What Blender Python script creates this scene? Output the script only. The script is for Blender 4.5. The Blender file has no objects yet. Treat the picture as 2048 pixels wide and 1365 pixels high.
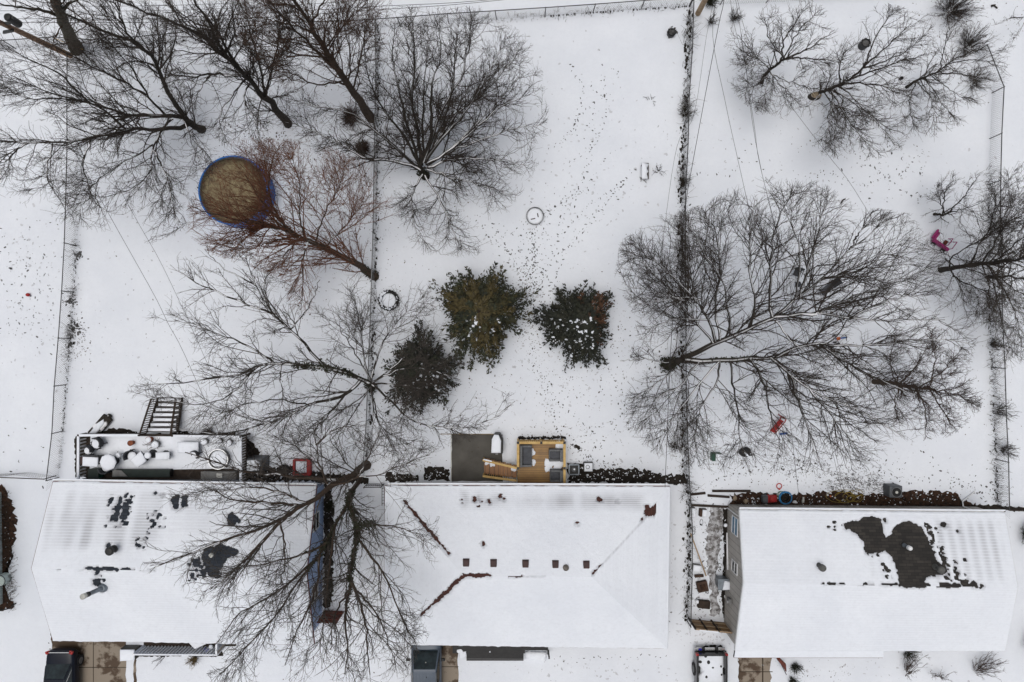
import bpy, math
import numpy as np
RNG = np.random.default_rng(11)
R = math.radians
sc = bpy.context.scene
COL = sc.collection

# ------------------------------------------------------------------ camera, sky, sun, exposure
H, S = 44.0, 32.0            # camera height in metres, photograph pixels per metre on the ground
cam_d = bpy.data.cameras.new('camera'); cam = bpy.data.objects.new('camera', cam_d); COL.objects.link(cam)
cam.location = (0, 0, H); cam.rotation_euler = (0, 0, 0)
cam_d.sensor_width = 36.0; cam_d.lens = S * H / 2048 * 36.0; cam_d.clip_end = 2000
sc.camera = cam
w = bpy.data.worlds.new('World'); sc.world = w; w.use_nodes = True
nt = w.node_tree; nt.nodes.clear()
sky = nt.nodes.new('ShaderNodeTexSky'); sky.sky_type = 'NISHITA'; sky.sun_disc = False
sky.sun_elevation = R(84); sky.sun_rotation = R(270); sky.dust_density = 6.0; sky.air_density = 1.0; sky.ozone_density = 1.0
hs = nt.nodes.new('ShaderNodeHueSaturation'); hs.inputs['Saturation'].default_value = 0.36
bg = nt.nodes.new('ShaderNodeBackground'); bg.inputs['Strength'].default_value = 0.11
wo = nt.nodes.new('ShaderNodeOutputWorld')
nt.links.new(sky.outputs[0], hs.inputs['Color']); nt.links.new(hs.outputs[0], bg.inputs['Color']); nt.links.new(bg.outputs[0], wo.inputs[0])
sun_d = bpy.data.lights.new('sun', 'SUN'); sun_d.energy = 0.8; sun_d.angle = R(42); sun_d.color = (1.0, 0.97, 0.93)
sun = bpy.data.objects.new('sun', sun_d); COL.objects.link(sun)
sun.rotation_euler = (R(3), R(-7), 0)
sc.view_settings.view_transform = 'Standard'; sc.view_settings.look = 'None'
sc.view_settings.gamma = 1.0; sc.view_settings.exposure = -0.05

def P(px, py, h=0.0):
    k = (H - h) / H / S
    return ((px - 1024) * k, (682.5 - py) * k, h)
def proj(v):
    k = H / (H - v[..., 2]) * S
    return v[..., 0] * k + 1024, 682.5 - v[..., 1] * k

# ------------------------------------------------------------------ materials
def _mix(nt, a, b, fac):
    m = nt.nodes.new('ShaderNodeMix'); m.data_type = 'RGBA'
    for s, v in ((m.inputs[6], a), (m.inputs[7], b)):
        if isinstance(v, (tuple, list)): s.default_value = (*v[:3], 1)
        else: nt.links.new(v, s)
    if isinstance(fac, (int, float)): m.inputs[0].default_value = fac
    else: nt.links.new(fac, m.inputs[0])
    return m.outputs[2]
def _noise(nt, scale, detail=4.0, rough=0.6, vec=None):
    n = nt.nodes.new('ShaderNodeTexNoise'); n.inputs['Scale'].default_value = scale
    n.inputs['Detail'].default_value = detail; n.inputs['Roughness'].default_value = rough
    if vec is None:
        tc = nt.nodes.new('ShaderNodeNewGeometry'); vec = tc.outputs['Position']
    nt.links.new(vec, n.inputs['Vector']); return n.outputs['Fac']
def _ramp(nt, fac, lo, hi):
    m = nt.nodes.new('ShaderNodeMapRange'); m.inputs[1].default_value = lo; m.inputs[2].default_value = hi
    nt.links.new(fac, m.inputs[0]); return m.outputs[0]
def _math(nt, op, a, b=None):
    m = nt.nodes.new('ShaderNodeMath'); m.operation = op
    for i, v in enumerate((a, b)):
        if v is None: continue
        if isinstance(v, (int, float)): m.inputs[i].default_value = v
        else: nt.links.new(v, m.inputs[i])
    return m.outputs[0]
def newmat(name):
    m = bpy.data.materials.new(name); m.use_nodes = True
    return m, m.node_tree, m.node_tree.nodes['Principled BSDF']
def mat(name, c1, c2=None, scale=3.0, rough=0.8, bump=0.0, bscale=30.0, metal=0.0, lo=0.35, hi=0.65, detail=5.0, snow=0.0, spec=0.3):
    m, nt, b = newmat(name)
    b.inputs['Roughness'].default_value = rough; b.inputs['Metallic'].default_value = metal
    b.inputs['Specular IOR Level'].default_value = spec
    c2 = c2 or tuple(v * 0.75 for v in c1)
    col = _mix(nt, c1, c2, _ramp(nt, _noise(nt, scale, detail), lo, hi))
    if snow:
        g = nt.nodes.new('ShaderNodeNewGeometry'); sp = nt.nodes.new('ShaderNodeSeparateXYZ')
        nt.links.new(g.outputs['Normal'], sp.inputs[0])
        up = _ramp(nt, sp.outputs['Z'], 0.70, 0.80)
        patch = _ramp(nt, _noise(nt, 1.1, 3.0), 0.60 - snow * 0.25, 0.66 - snow * 0.25)
        col = _mix(nt, col, (0.78, 0.79, 0.81), _math(nt, 'MULTIPLY', up, patch))
    nt.links.new(col, b.inputs['Base Color'])
    if bump:
        bn = nt.nodes.new('ShaderNodeBump'); bn.inputs['Strength'].default_value = bump; bn.inputs['Distance'].default_value = 0.03
        nt.links.new(_noise(nt, bscale), bn.inputs['Height']); nt.links.new(bn.outputs[0], b.inputs['Normal'])
    return m

def snow_mat(name, melt=False, ground=False):
    m, nt, b = newmat(name); g = 0.965 if ground else 1.04
    b.inputs['Roughness'].default_value = 0.9; b.inputs['Specular IOR Level'].default_value = 0.15
    col = _mix(nt, (0.775 * g, 0.806 * g, 0.852 * g), (0.705 * g, 0.738 * g, 0.792 * g), _ramp(nt, _noise(nt, 0.25, 6.0, 0.65), 0.35, 0.7))
    col = _mix(nt, col, (0.66, 0.682, 0.725), _math(nt, 'MULTIPLY', _ramp(nt, _noise(nt, 5.0, 6.0, 0.7), 0.5, 0.75), 0.45))
    if ground:   # grass blades and grit poking through the thin snow
        zone = _ramp(nt, _noise(nt, 0.16, 4.0), 0.42, 0.62)
        gr = _ramp(nt, _noise(nt, 7.0, 5.0, 0.75), 0.66, 0.74)
        col = _mix(nt, col, (0.16, 0.15, 0.13), _math(nt, 'MULTIPLY', _math(nt, 'MULTIPLY', zone, gr), 0.75))
    if melt:
        at = nt.nodes.new('ShaderNodeAttribute'); at.attribute_name = 'melt'
        col = _mix(nt, col, (0.33, 0.335, 0.36), at.outputs['Fac'])
    nt.links.new(col, b.inputs['Base Color'])
    bn = nt.nodes.new('ShaderNodeBump'); bn.inputs['Strength'].default_value = 0.55; bn.inputs['Distance'].default_value = 0.08
    h = _math(nt, 'ADD', _noise(nt, 2.2, 6.0, 0.6), _math(nt, 'MULTIPLY', _noise(nt, 14.0, 4.0), 0.35))
    nt.links.new(h, bn.inputs['Height']); nt.links.new(bn.outputs[0], b.inputs['Normal'])
    return m
def shingle_mat(name, c1, c2, mortar):
    m, nt, b = newmat(name); b.inputs['Roughness'].default_value = 0.85
    uv = nt.nodes.new('ShaderNodeUVMap'); uv.uv_map = 'UV'
    br = nt.nodes.new('ShaderNodeTexBrick'); nt.links.new(uv.outputs[0], br.inputs['Vector'])
    br.inputs['Color1'].default_value = (*c1, 1); br.inputs['Color2'].default_value = (*c2, 1); br.inputs['Mortar'].default_value = (*mortar, 1)
    br.inputs['Scale'].default_value = 1.0; br.inputs['Brick Width'].default_value = 0.42; br.inputs['Row Height'].default_value = 0.17
    br.inputs['Mortar Size'].default_value = 0.012; br.inputs['Bias'].default_value = -0.2
    col = _mix(nt, br.outputs['Color'], mortar, _math(nt, 'MULTIPLY', _ramp(nt, _noise(nt, 2.0), 0.4, 0.8), 0.5))
    nt.links.new(col, b.inputs['Base Color']); return m
def groove_mat(name, c1, c2, pitch):
    m, nt, b = newmat(name); b.inputs['Roughness'].default_value = 0.6
    g = nt.nodes.new('ShaderNodeNewGeometry'); sp = nt.nodes.new('ShaderNodeSeparateXYZ'); nt.links.new(g.outputs['Position'], sp.inputs[0])
    f = _math(nt, 'FRACT', _math(nt, 'DIVIDE', _math(nt, 'ADD', sp.outputs['X'], sp.outputs['Y']), pitch))
    line = _math(nt, 'LESS_THAN', f, 0.09)
    base = _mix(nt, c1, tuple(v * 0.8 for v in c1), _ramp(nt, _noise(nt, 1.5), 0.4, 0.7))
    nt.links.new(_mix(nt, base, c2, line), b.inputs['Base Color']); return m
def plank_mat(name, c1, c2, pitch, axis='X', gap=(0.02, 0.012, 0.006)):
    m, nt, b = newmat(name); b.inputs['Roughness'].default_value = 0.55
    g = nt.nodes.new('ShaderNodeNewGeometry'); sp = nt.nodes.new('ShaderNodeSeparateXYZ'); nt.links.new(g.outputs['Position'], sp.inputs[0])
    q = _math(nt, 'DIVIDE', sp.outputs[axis], pitch)
    line = _math(nt, 'LESS_THAN', _math(nt, 'FRACT', q), 0.08)
    wn = nt.nodes.new('ShaderNodeTexWhiteNoise'); wn.noise_dimensions = '1D'; nt.links.new(_math(nt, 'FLOOR', q), wn.inputs['W'])
    base = _mix(nt, c1, c2, _math(nt, 'MULTIPLY', _math(nt, 'ADD', wn.outputs['Value'], _ramp(nt, _noise(nt, 1.6, 5.0), 0.3, 0.7)), 0.5))
    nt.links.new(_mix(nt, base, gap, line), b.inputs['Base Color']); return m

M = {}
M['ground'] = snow_mat('snow_ground', ground=True)
M['snow'] = snow_mat('snow_cap')
M['roof_snow'] = snow_mat('roof_snow', melt=True)
M['bark'] = mat('bark_dark', (0.044, 0.037, 0.030), (0.020, 0.017, 0.014), 9, 0.95, 0.6, 25, snow=0.5)
M['bark_snowy'] = mat('bark_snowy', (0.044, 0.037, 0.030), (0.020, 0.017, 0.014), 9, 0.95, 0.6, 25, snow=1.05)
M['bark_brown'] = mat('bark_brown', (0.072, 0.050, 0.036), (0.036, 0.026, 0.020), 9, 0.95, 0.6, 25, snow=0.25)
M['bark_moss'] = mat('bark_moss', (0.075, 0.062, 0.048), (0.035, 0.034, 0.018), 4, 0.95, 0.6, 25, snow=0.3)
M['twig'] = mat('twig_dark', (0.056, 0.044, 0.036), (0.032, 0.026, 0.022), 3, 0.95)
M['twig_grey'] = mat('twig_grey', (0.080, 0.068, 0.058), (0.046, 0.039, 0.034), 3, 0.95)
M['twig_brown'] = mat('twig_brown', (0.080, 0.047, 0.031), (0.042, 0.027, 0.020), 3, 0.95)
M['twig_orange'] = mat('twig_orange', (0.185, 0.076, 0.040), (0.090, 0.042, 0.026), 2, 0.9)
M['twig_red'] = mat('twig_red', (0.055, 0.030, 0.023), (0.030, 0.020, 0.016), 2, 0.9)
M['ivy'] = mat('ivy_leaf', (0.034, 0.038, 0.017), (0.018, 0.019, 0.010), 6, 0.7)
M['weed'] = mat('weed_stem', (0.075, 0.062, 0.045), (0.035, 0.028, 0.022), 4, 0.95)
M['dirt'] = mat('wet_soil', (0.030, 0.024, 0.019), (0.012, 0.010, 0.008), 6, 0.95, 1.0, 18)
M['mulch'] = mat('brown_mulch', (0.062, 0.030, 0.017), (0.012, 0.008, 0.006), 5, 0.95, 1.0, 22)
M['print'] = mat('footprint_dark', (0.028, 0.026, 0.024), (0.13, 0.13, 0.13), 2.5, 0.95)
M['print_grey'] = mat('footprint_grey', (0.46, 0.47, 0.50), (0.62, 0.635, 0.665), 3, 0.95)
M['leaf'] = mat('dead_leaf', (0.10, 0.065, 0.040), (0.04, 0.030, 0.022), 3, 0.9)
M['steel'] = mat('galvanised_steel', (0.20, 0.205, 0.21), (0.12, 0.125, 0.13), 4, 0.55, metal=0.5)
M['steel_dark'] = mat('dull_steel', (0.065, 0.065, 0.065), (0.04, 0.04, 0.04), 4, 0.6)
M['flue'] = mat('flue_metal', (0.22, 0.25, 0.28), (0.13, 0.15, 0.17), 3, 0.4, metal=0.6)
M['black'] = mat('black_plastic', (0.012, 0.012, 0.013), (0.02, 0.02, 0.02), 4, 0.5)
M['charcoal'] = mat('charcoal_wicker', (0.055, 0.058, 0.065), (0.03, 0.032, 0.036), 12, 0.8, 0.5, 40)
M['grey_wicker'] = mat('grey_wicker', (0.16, 0.165, 0.17), (0.10, 0.105, 0.11), 14, 0.8, 0.5, 40)
M['cushion'] = mat('grey_cushion', (0.085, 0.09, 0.10), (0.06, 0.062, 0.07), 6, 0.9)
M['white'] = mat('white_paint', (0.76, 0.77, 0.78), (0.66, 0.67, 0.68), 3, 0.5)
M['trim'] = mat('trim_white', (0.70, 0.71, 0.71), (0.58, 0.59, 0.60), 3, 0.5)
M['fascia_red'] = mat('fascia_red', (0.13, 0.022, 0.022), (0.09, 0.018, 0.018), 3, 0.6)
M['wood_grey'] = mat('weathered_wood', (0.17, 0.155, 0.14), (0.09, 0.08, 0.07), 6, 0.9, 0.4, 20)
M['wood_pole'] = mat('pole_wood', (0.30, 0.19, 0.125), (0.17, 0.105, 0.07), 5, 0.9, 0.5, 20)
M['wood_new'] = mat('new_pine', (0.55, 0.38, 0.15), (0.42, 0.27, 0.09), 4, 0.6)
M['wood_tan'] = mat('tan_lumber', (0.36, 0.27, 0.18), (0.26, 0.19, 0.12), 4, 0.8)
M['wood_red'] = mat('redwood_stain', (0.17, 0.042, 0.026), (0.09, 0.026, 0.018), 4, 0.8)
M['wood_brown'] = mat('wet_brown_wood', (0.070, 0.040, 0.027), (0.036, 0.022, 0.016), 5, 0.85)
M['wood_dark'] = mat('dark_lumber', (0.045, 0.032, 0.024), (0.025, 0.019, 0.015), 4, 0.9)
M['deck_new'] = plank_mat('deck_boards', (0.33, 0.185, 0.050), (0.15, 0.078, 0.028), 0.14, 'Y')
M['stair_new'] = plank_mat('stair_boards', (0.30, 0.14, 0.045), (0.16, 0.065, 0.022), 0.28, 'X')
M['gate_wood'] = plank_mat('gate_boards', (0.26, 0.145, 0.05), (0.17, 0.09, 0.032), 0.9, 'X')
M['concrete'] = mat('concrete_pad', (0.095, 0.09, 0.078), (0.055, 0.050, 0.043), 0.9, 0.7, 0.3, 30, lo=0.3, hi=0.75)
M['drive'] = mat('wet_driveway', (0.24, 0.20, 0.155), (0.070, 0.044, 0.026), 0.55, 0.6, 0.2, 30, lo=0.47, hi=0.52)
M['drive_edge'] = mat('driveway_joint', (0.05, 0.035, 0.022), (0.03, 0.022, 0.015), 3, 0.9)
M['slush'] = mat('trodden_slush', (0.11, 0.10, 0.095), (0.46, 0.465, 0.48), 3.2, 0.8, 0.8, 9, lo=0.40, hi=0.62)
M['sh_blue'] = shingle_mat('blue_black_shingles', (0.012, 0.018, 0.028), (0.036, 0.044, 0.058), (0.006, 0.008, 0.012))
M['sh_red'] = shingle_mat('red_brown_shingles', (0.070, 0.022, 0.014), (0.045, 0.014, 0.010), (0.020, 0.008, 0.006))
M['sh_char'] = shingle_mat('charcoal_shingles', (0.016, 0.014, 0.012), (0.044, 0.038, 0.032), (0.007, 0.006, 0.006))
M['siding_blue'] = groove_mat('blue_siding', (0.31, 0.42, 0.64), (0.19, 0.26, 0.44), 0.30)
M['siding_grey'] = groove_mat('grey_siding', (0.43, 0.41, 0.38), (0.20, 0.19, 0.175), 0.42)
M['siding_tan'] = groove_mat('tan_siding', (0.30, 0.25, 0.18), (0.17, 0.14, 0.10), 0.35)
M['siding_green'] = groove_mat('pale_green_siding', (0.58, 0.66, 0.61), (0.4, 0.46, 0.42), 0.30)
M['glass'] = mat('window_glass', (0.020, 0.024, 0.028), (0.03, 0.035, 0.04), 2, 0.08, spec=0.6)
M['glass_blue'] = mat('blue_blind_glass', (0.05, 0.19, 0.32), (0.04, 0.14, 0.25), 2, 0.35, spec=0.6)
M['glass_car'] = mat('car_glass', (0.022, 0.034, 0.038), (0.010, 0.015, 0.018), 3, 0.12, spec=0.35)
M['car_navy'] = mat('navy_car_paint', (0.006, 0.009, 0.018), (0.005, 0.007, 0.014), 2, 0.3, spec=0.2)
M['car_grey'] = mat('slate_car_paint', (0.075, 0.098, 0.13), (0.065, 0.085, 0.115), 2, 0.3, spec=0.35)
M['car_black'] = mat('black_truck_paint', (0.012, 0.012, 0.013), (0.009, 0.009, 0.01), 2, 0.2, spec=0.6)
M['tyre'] = mat('tyre_rubber', (0.013, 0.013, 0.013), (0.02, 0.02, 0.02), 6, 0.9)
M['chrome'] = mat('bright_metal', (0.55, 0.56, 0.57), (0.45, 0.46, 0.47), 4, 0.25, metal=0.8)
M['lamp_red'] = mat('tail_lamp_red', (0.35, 0.025, 0.025), (0.25, 0.02, 0.02), 4, 0.3)
M['red'] = mat('red_plastic', (0.33, 0.020, 0.020), (0.24, 0.016, 0.016), 3, 0.45)
M['red_ring'] = mat('coral_plastic', (0.50, 0.07, 0.06), (0.42, 0.05, 0.05), 3, 0.45)
M['orange'] = mat('orange_plastic', (0.50, 0.12, 0.03), (0.42, 0.10, 0.03), 3, 0.5)
M['blue'] = mat('blue_plastic', (0.03, 0.10, 0.34), (0.025, 0.08, 0.26), 3, 0.5)
M['pot_blue'] = mat('cobalt_glaze', (0.02, 0.02, 0.30), (0.015, 0.015, 0.22), 3, 0.3)
M['hose_blue'] = mat('azure_hose', (0.035, 0.20, 0.42), (0.03, 0.16, 0.34), 3, 0.5)
M['hose_yellow'] = mat('yellow_hose', (0.30, 0.22, 0.045), (0.24, 0.17, 0.035), 3, 0.6)
M['hose_green'] = mat('green_hose', (0.03, 0.13, 0.06), (0.02, 0.10, 0.045), 3, 0.6)
M['pool_blue'] = mat('pool_wall_blue', (0.012, 0.16, 0.52), (0.010, 0.12, 0.42), 2, 0.5)
M['pool_tan'] = mat('leafy_pool_cover', (0.27, 0.225, 0.13), (0.115, 0.072, 0.045), 4, 0.9, 0.6, 14, lo=0.38, hi=0.7)
M['pink'] = mat('magenta_plastic', (0.33, 0.028, 0.155), (0.26, 0.022, 0.12), 3, 0.45)
M['terracotta'] = mat('terracotta', (0.26, 0.085, 0.040), (0.19, 0.06, 0.03), 5, 0.85)
M['green_dark'] = mat('green_plastic', (0.014, 0.075, 0.045), (0.01, 0.05, 0.03), 3, 0.5)
M['green_black'] = mat('dark_green_cover', (0.012, 0.022, 0.018), (0.008, 0.014, 0.012), 3, 0.6)
M['unit'] = mat('grey_sheet_metal', (0.085, 0.092, 0.10), (0.055, 0.06, 0.066), 4, 0.5)
M['vent_brown'] = mat('brown_vent', (0.060, 0.030, 0.028), (0.040, 0.022, 0.020), 4, 0.6)
M['vent_pipe'] = mat('grey_vent_pipe', (0.11, 0.11, 0.105), (0.075, 0.075, 0.07), 5, 0.7)
M['stone'] = mat('pale_stone', (0.34, 0.27, 0.19), (0.22, 0.17, 0.12), 6, 0.9, 0.5, 20)
M['cut_wood'] = mat('cut_wood_face', (0.36, 0.29, 0.20), (0.24, 0.19, 0.13), 8, 0.9)
M['grey_block'] = mat('grey_block', (0.20, 0.20, 0.195), (0.14, 0.14, 0.135), 3, 0.9)
M['pale_box'] = mat('pale_box', (0.52, 0.52, 0.48), (0.44, 0.44, 0.41), 3, 0.8)
M['brush'] = mat('brush_red_brown', (0.105, 0.060, 0.045), (0.05, 0.030, 0.024), 3, 0.95)
M['straw'] = mat('dry_straw', (0.24, 0.18, 0.085), (0.15, 0.105, 0.05), 4, 0.95)
M['wire'] = mat('black_cable', (0.03, 0.03, 0.03), (0.02, 0.02, 0.02), 3, 0.7)
M['rope'] = mat('yellow_rope', (0.45, 0.30, 0.06), (0.38, 0.25, 0.05), 3, 0.7)
def foliage_mat():
    m, nt, b = newmat('evergreen_foliage'); b.inputs['Roughness'].default_value = 0.75
    at = nt.nodes.new('ShaderNodeAttribute'); at.attribute_name = 'tint'
    nt.links.new(at.outputs['Color'], b.inputs['Base Color']); return m
M['foliage'] = foliage_mat()

# ------------------------------------------------------------------ mesh helpers
class MB:
    def __init__(s): s.v = []; s.f = []
    def add(s, vs, fs):
        o = len(s.v); s.v += [tuple(map(float, p)) for p in vs]; s.f += [tuple(i + o for i in f) for f in fs]; return s
    def box(s, c, d, rz=0.0, rx=0.0, ry=0.0):
        hx, hy, hz = d[0] / 2, d[1] / 2, d[2] / 2; out = []
        for z in (-hz, hz):
            for x, y in ((-hx, -hy), (hx, -hy), (hx, hy), (-hx, hy)):
                X, Y, Z = x, y, z
                Y, Z = Y * math.cos(rx) - Z * math.sin(rx), Y * math.sin(rx) + Z * math.cos(rx)
                X, Z = X * math.cos(ry) + Z * math.sin(ry), -X * math.sin(ry) + Z * math.cos(ry)
                X, Y = X * math.cos(rz) - Y * math.sin(rz), X * math.sin(rz) + Y * math.cos(rz)
                out.append((X + c[0], Y + c[1], Z + c[2]))
        return s.add(out, [(3, 2, 1, 0), (4, 5, 6, 7), (0, 1, 5, 4), (1, 2, 6, 5), (2, 3, 7, 6), (3, 0, 4, 7)])
    def hexa(s, b4, t4):
        return s.add(list(b4) + list(t4), [(3, 2, 1, 0), (4, 5, 6, 7), (0, 1, 5, 4), (1, 2, 6, 5), (2, 3, 7, 6), (3, 0, 4, 7)])
    def prism(s, poly, z0, z1):
        n = len(poly); v = [(x, y, z0) for x, y in poly] + [(x, y, z1) for x, y in poly]
        return s.add(v, [tuple(range(n - 1, -1, -1)), tuple(range(n, 2 * n))] + [(i, (i + 1) % n, n + (i + 1) % n, n + i) for i in range(n)])
    def lathe(s, c, prof, n=20, sx=1.0, sy=1.0, cap=True):
        v = []
        for r, z in prof:
            for k in range(n):
                a = 2 * math.pi * k / n; v.append((c[0] + r * sx * math.cos(a), c[1] + r * sy * math.sin(a), c[2] + z))
        f = []
        for i in range(len(prof) - 1):
            for k in range(n):
                k2 = (k + 1) % n; f.append((i * n + k, i * n + k2, (i + 1) * n + k2, (i + 1) * n + k))
        if cap: f += [tuple(range(n - 1, -1, -1)), tuple(range((len(prof) - 1) * n, len(prof) * n))]
        return s.add(v, f)
    def tube(s, pts, r, n=6, cap=True):
        pts = np.array(pts, float); k = len(pts); rr = np.broadcast_to(np.array(r, float), (k,))
        v, f = tubes(pts[None], rr[None], n); f = [tuple(q) for q in f.tolist()]
        if cap: f += [tuple(range(n - 1, -1, -1)), tuple(range((k - 1) * n, k * n))]
        return s.add(v.tolist(), f)
    def ring(s, c, Rr, r, n=28, m=8, tilt=0.0, sy=1.0):
        v = []; f = []
        for i in range(n):
            a = 2 * math.pi * i / n
            for j in range(m):
                b = 2 * math.pi * j / m; q = Rr + r * math.cos(b)
                x, y, z = q * math.cos(a), q * math.sin(a) * sy, r * math.sin(b)
                y, z = y * math.cos(tilt) - z * math.sin(tilt), y * math.sin(tilt) + z * math.cos(tilt)
                v.append((c[0] + x, c[1] + y, c[2] + z))
        for i in range(n):
            for j in range(m):
                f.append((i * m + j, ((i + 1) % n) * m + j, ((i + 1) % n) * m + (j + 1) % m, i * m + (j + 1) % m))
        return s.add(v, f)
    def dome(s, poly, z, t, edge=0.0):     # a pillow of snow lying on an outline
        n = len(poly); cx = sum(p[0] for p in poly) / n; cy = sum(p[1] for p in poly) / n; v = []
        for k, zz in ((1.0, -edge), (1.02, t * 0.45), (0.88, t * 0.85), (0.5, t)):
            v += [(cx + (x - cx) * k, cy + (y - cy) * k, z + zz) for x, y in poly]
        v.append((cx, cy, z + t * 1.02)); f = [tuple(range(n - 1, -1, -1))]
        for i in range(3):
            f += [(i * n + k, i * n + (k + 1) % n, (i + 1) * n + (k + 1) % n, (i + 1) * n + k) for k in range(n)]
        f += [(3 * n + k, 3 * n + (k + 1) % n, 4 * n) for k in range(n)]
        return s.add(v, f)
    def blob(s, c, d, seed=0, n=12, m=8, amp=0.18):
        rg = np.random.default_rng(seed); ph = rg.uniform(0, 6.28, 6); v = []; f = []
        for i in range(m + 1):
            th = math.pi * i / m
            for k in range(n):
                a = 2 * math.pi * k / n
                q = 1 + amp * (math.sin(2 * a + ph[0] + th) + math.sin(3 * a + ph[1] - 2 * th) + 0.7 * math.sin(5 * a + ph[2] + 3 * th)) * 0.5
                v.append((c[0] + d[0] * q * math.sin(th) * math.cos(a), c[1] + d[1] * q * math.sin(th) * math.sin(a), c[2] + d[2] * q * math.cos(th)))
        for i in range(m):
            f += [(i * n + k, (i + 1) * n + k, (i + 1) * n + (k + 1) % n, i * n + (k + 1) % n) for k in range(n)]
        return s.add(v, f)

def tubes(pts, rad, n):
    N, K, _ = pts.shape
    tan = np.empty_like(pts); tan[:, 1:-1] = pts[:, 2:] - pts[:, :-2]; tan[:, 0] = pts[:, 1] - pts[:, 0]; tan[:, -1] = pts[:, -1] - pts[:, -2]
    tan /= np.linalg.norm(tan, axis=2, keepdims=True) + 1e-9
    d = pts[:, -1] - pts[:, 0]; ref = np.where((np.abs(d[:, 2]) > 0.8 * np.linalg.norm(d, axis=1))[:, None], [[1.0, 0.13, 0]], [[0.05, 0.03, 1.0]])
    u = np.cross(tan, ref[:, None, :]); u /= np.linalg.norm(u, axis=2, keepdims=True) + 1e-9
    v = np.cross(u, tan)
    a = np.arange(n) * 2 * np.pi / n
    V = pts[:, :, None, :] + rad[:, :, None, None] * (np.cos(a)[None, None, :, None] * u[:, :, None, :] + np.sin(a)[None, None, :, None] * v[:, :, None, :])
    base = (np.arange(N) * K * n)[:, None, None] + (np.arange(K - 1) * n)[None, :, None]
    j = np.arange(n)[None, None, :]; j2 = (j + 1) % n
    F = np.stack([base + j, base + n + j, base + n + j2, base + j2], axis=-1).reshape(-1, 4)
    return V.reshape(-1, 3), F
def npmesh(name, V, F, smooth=True):
    me = bpy.data.meshes.new(name); k = F.shape[1]
    me.vertices.add(len(V)); me.vertices.foreach_set('co', np.ascontiguousarray(V, dtype=np.float32).ravel())
    me.loops.add(len(F) * k); me.loops.foreach_set('vertex_index', np.ascontiguousarray(F, dtype=np.int32).ravel())
    me.polygons.add(len(F)); me.polygons.foreach_set('loop_start', np.arange(0, len(F) * k, k, dtype=np.int32))
    me.polygons.foreach_set('use_smooth', np.full(len(F), smooth)); me.update(calc_edges=True); return me
def link(name, me, m, parent=None):
    o = bpy.data.objects.new(name, me); me.materials.append(M[m] if isinstance(m, str) else m); COL.objects.link(o)
    if parent is not None: o.parent = parent
    return o
def origin(p):
    x = np.zeros(3)
    while p is not None: x += np.array(p.location); p = p.parent
    return x
def part(root, name, mb, m, label=None, smooth=False, bevel=0.0):
    off = origin(root)
    me = bpy.data.meshes.new(name); me.from_pydata([tuple(np.array(v) - off) for v in mb.v], [], mb.f); me.update()
    if smooth: me.polygons.foreach_set('use_smooth', np.full(len(me.polygons), True))
    o = link(name, me, m, root)
    if bevel:
        bv = o.modifiers.new('bevel', 'BEVEL'); bv.width = bevel; bv.segments = 2; bv.limit_method = 'ANGLE'
    if label: o['label'] = label
    return o
def nppart(root, name, V, F, m, smooth=True):
    return link(name, npmesh(name, V - origin(root), F, smooth), m, root)
def T(name, label, cat, loc, group=None):
    o = bpy.data.objects.new(name, None); COL.objects.link(o); o.location = loc; o.empty_display_size = 0.2
    o['label'] = label; o['category'] = cat
    if group: o['group'] = group
    return o
def single(name, label, cat, mb, m, group=None, smooth=False, bevel=0.0):
    c = np.array(mb.v); loc = np.array([c[:, 0].mean(), c[:, 1].mean(), c[:, 2].min()])
    me = bpy.data.meshes.new(name); me.from_pydata([tuple(np.array(v) - loc) for v in mb.v], [], mb.f); me.update()
    if smooth: me.polygons.foreach_set('use_smooth', np.full(len(me.polygons), True))
    o = link(name, me, m); o.location = loc; o['label'] = label; o['category'] = cat
    if group: o['group'] = group
    if bevel:
        bv = o.modifiers.new('bevel', 'BEVEL'); bv.width = bevel; bv.segments = 2; bv.limit_method = 'ANGLE'
    return o
def setting(name, mb, m, kind='structure', label=None):
    me = bpy.data.meshes.new(name); me.from_pydata(mb.v, [], mb.f); me.update()
    o = link(name, me, m); o['kind'] = kind
    if label: o['label'] = label
    return o
def xy(pts, h=0.0): return [P(a, b, h)[:2] for a, b in pts]
def rect(px0, py0, px1, py1, h=0.0): return xy([(px0, py1), (px1, py1), (px1, py0), (px0, py0)], h)
def circ(c, r, n=14, amp=0.0, seed=0, sy=1.0):
    rg = np.random.default_rng(seed); q = 1 + amp * rg.uniform(-1, 1, n)
    return [(c[0] + r * q[k] * math.cos(2 * math.pi * k / n), c[1] + r * sy * q[k] * math.sin(2 * math.pi * k / n)) for k in range(n)]
def ragged(pts, amp, step, seed=0):
    rg = np.random.default_rng(seed); out = []
    for (x0, y0), (x1, y1) in zip(pts, pts[1:] + pts[:1]):
        L = math.hypot(x1 - x0, y1 - y0); k = max(1, int(L / step))
        for i in range(k):
            t = i / k; out.append((x0 + (x1 - x0) * t + rg.uniform(-amp, amp), y0 + (y1 - y0) * t + rg.uniform(-amp, amp)))
    return out
def flat(pts, z):
    return MB().add([(x, y, z) for x, y in pts], [tuple(range(len(pts)))])

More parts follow.
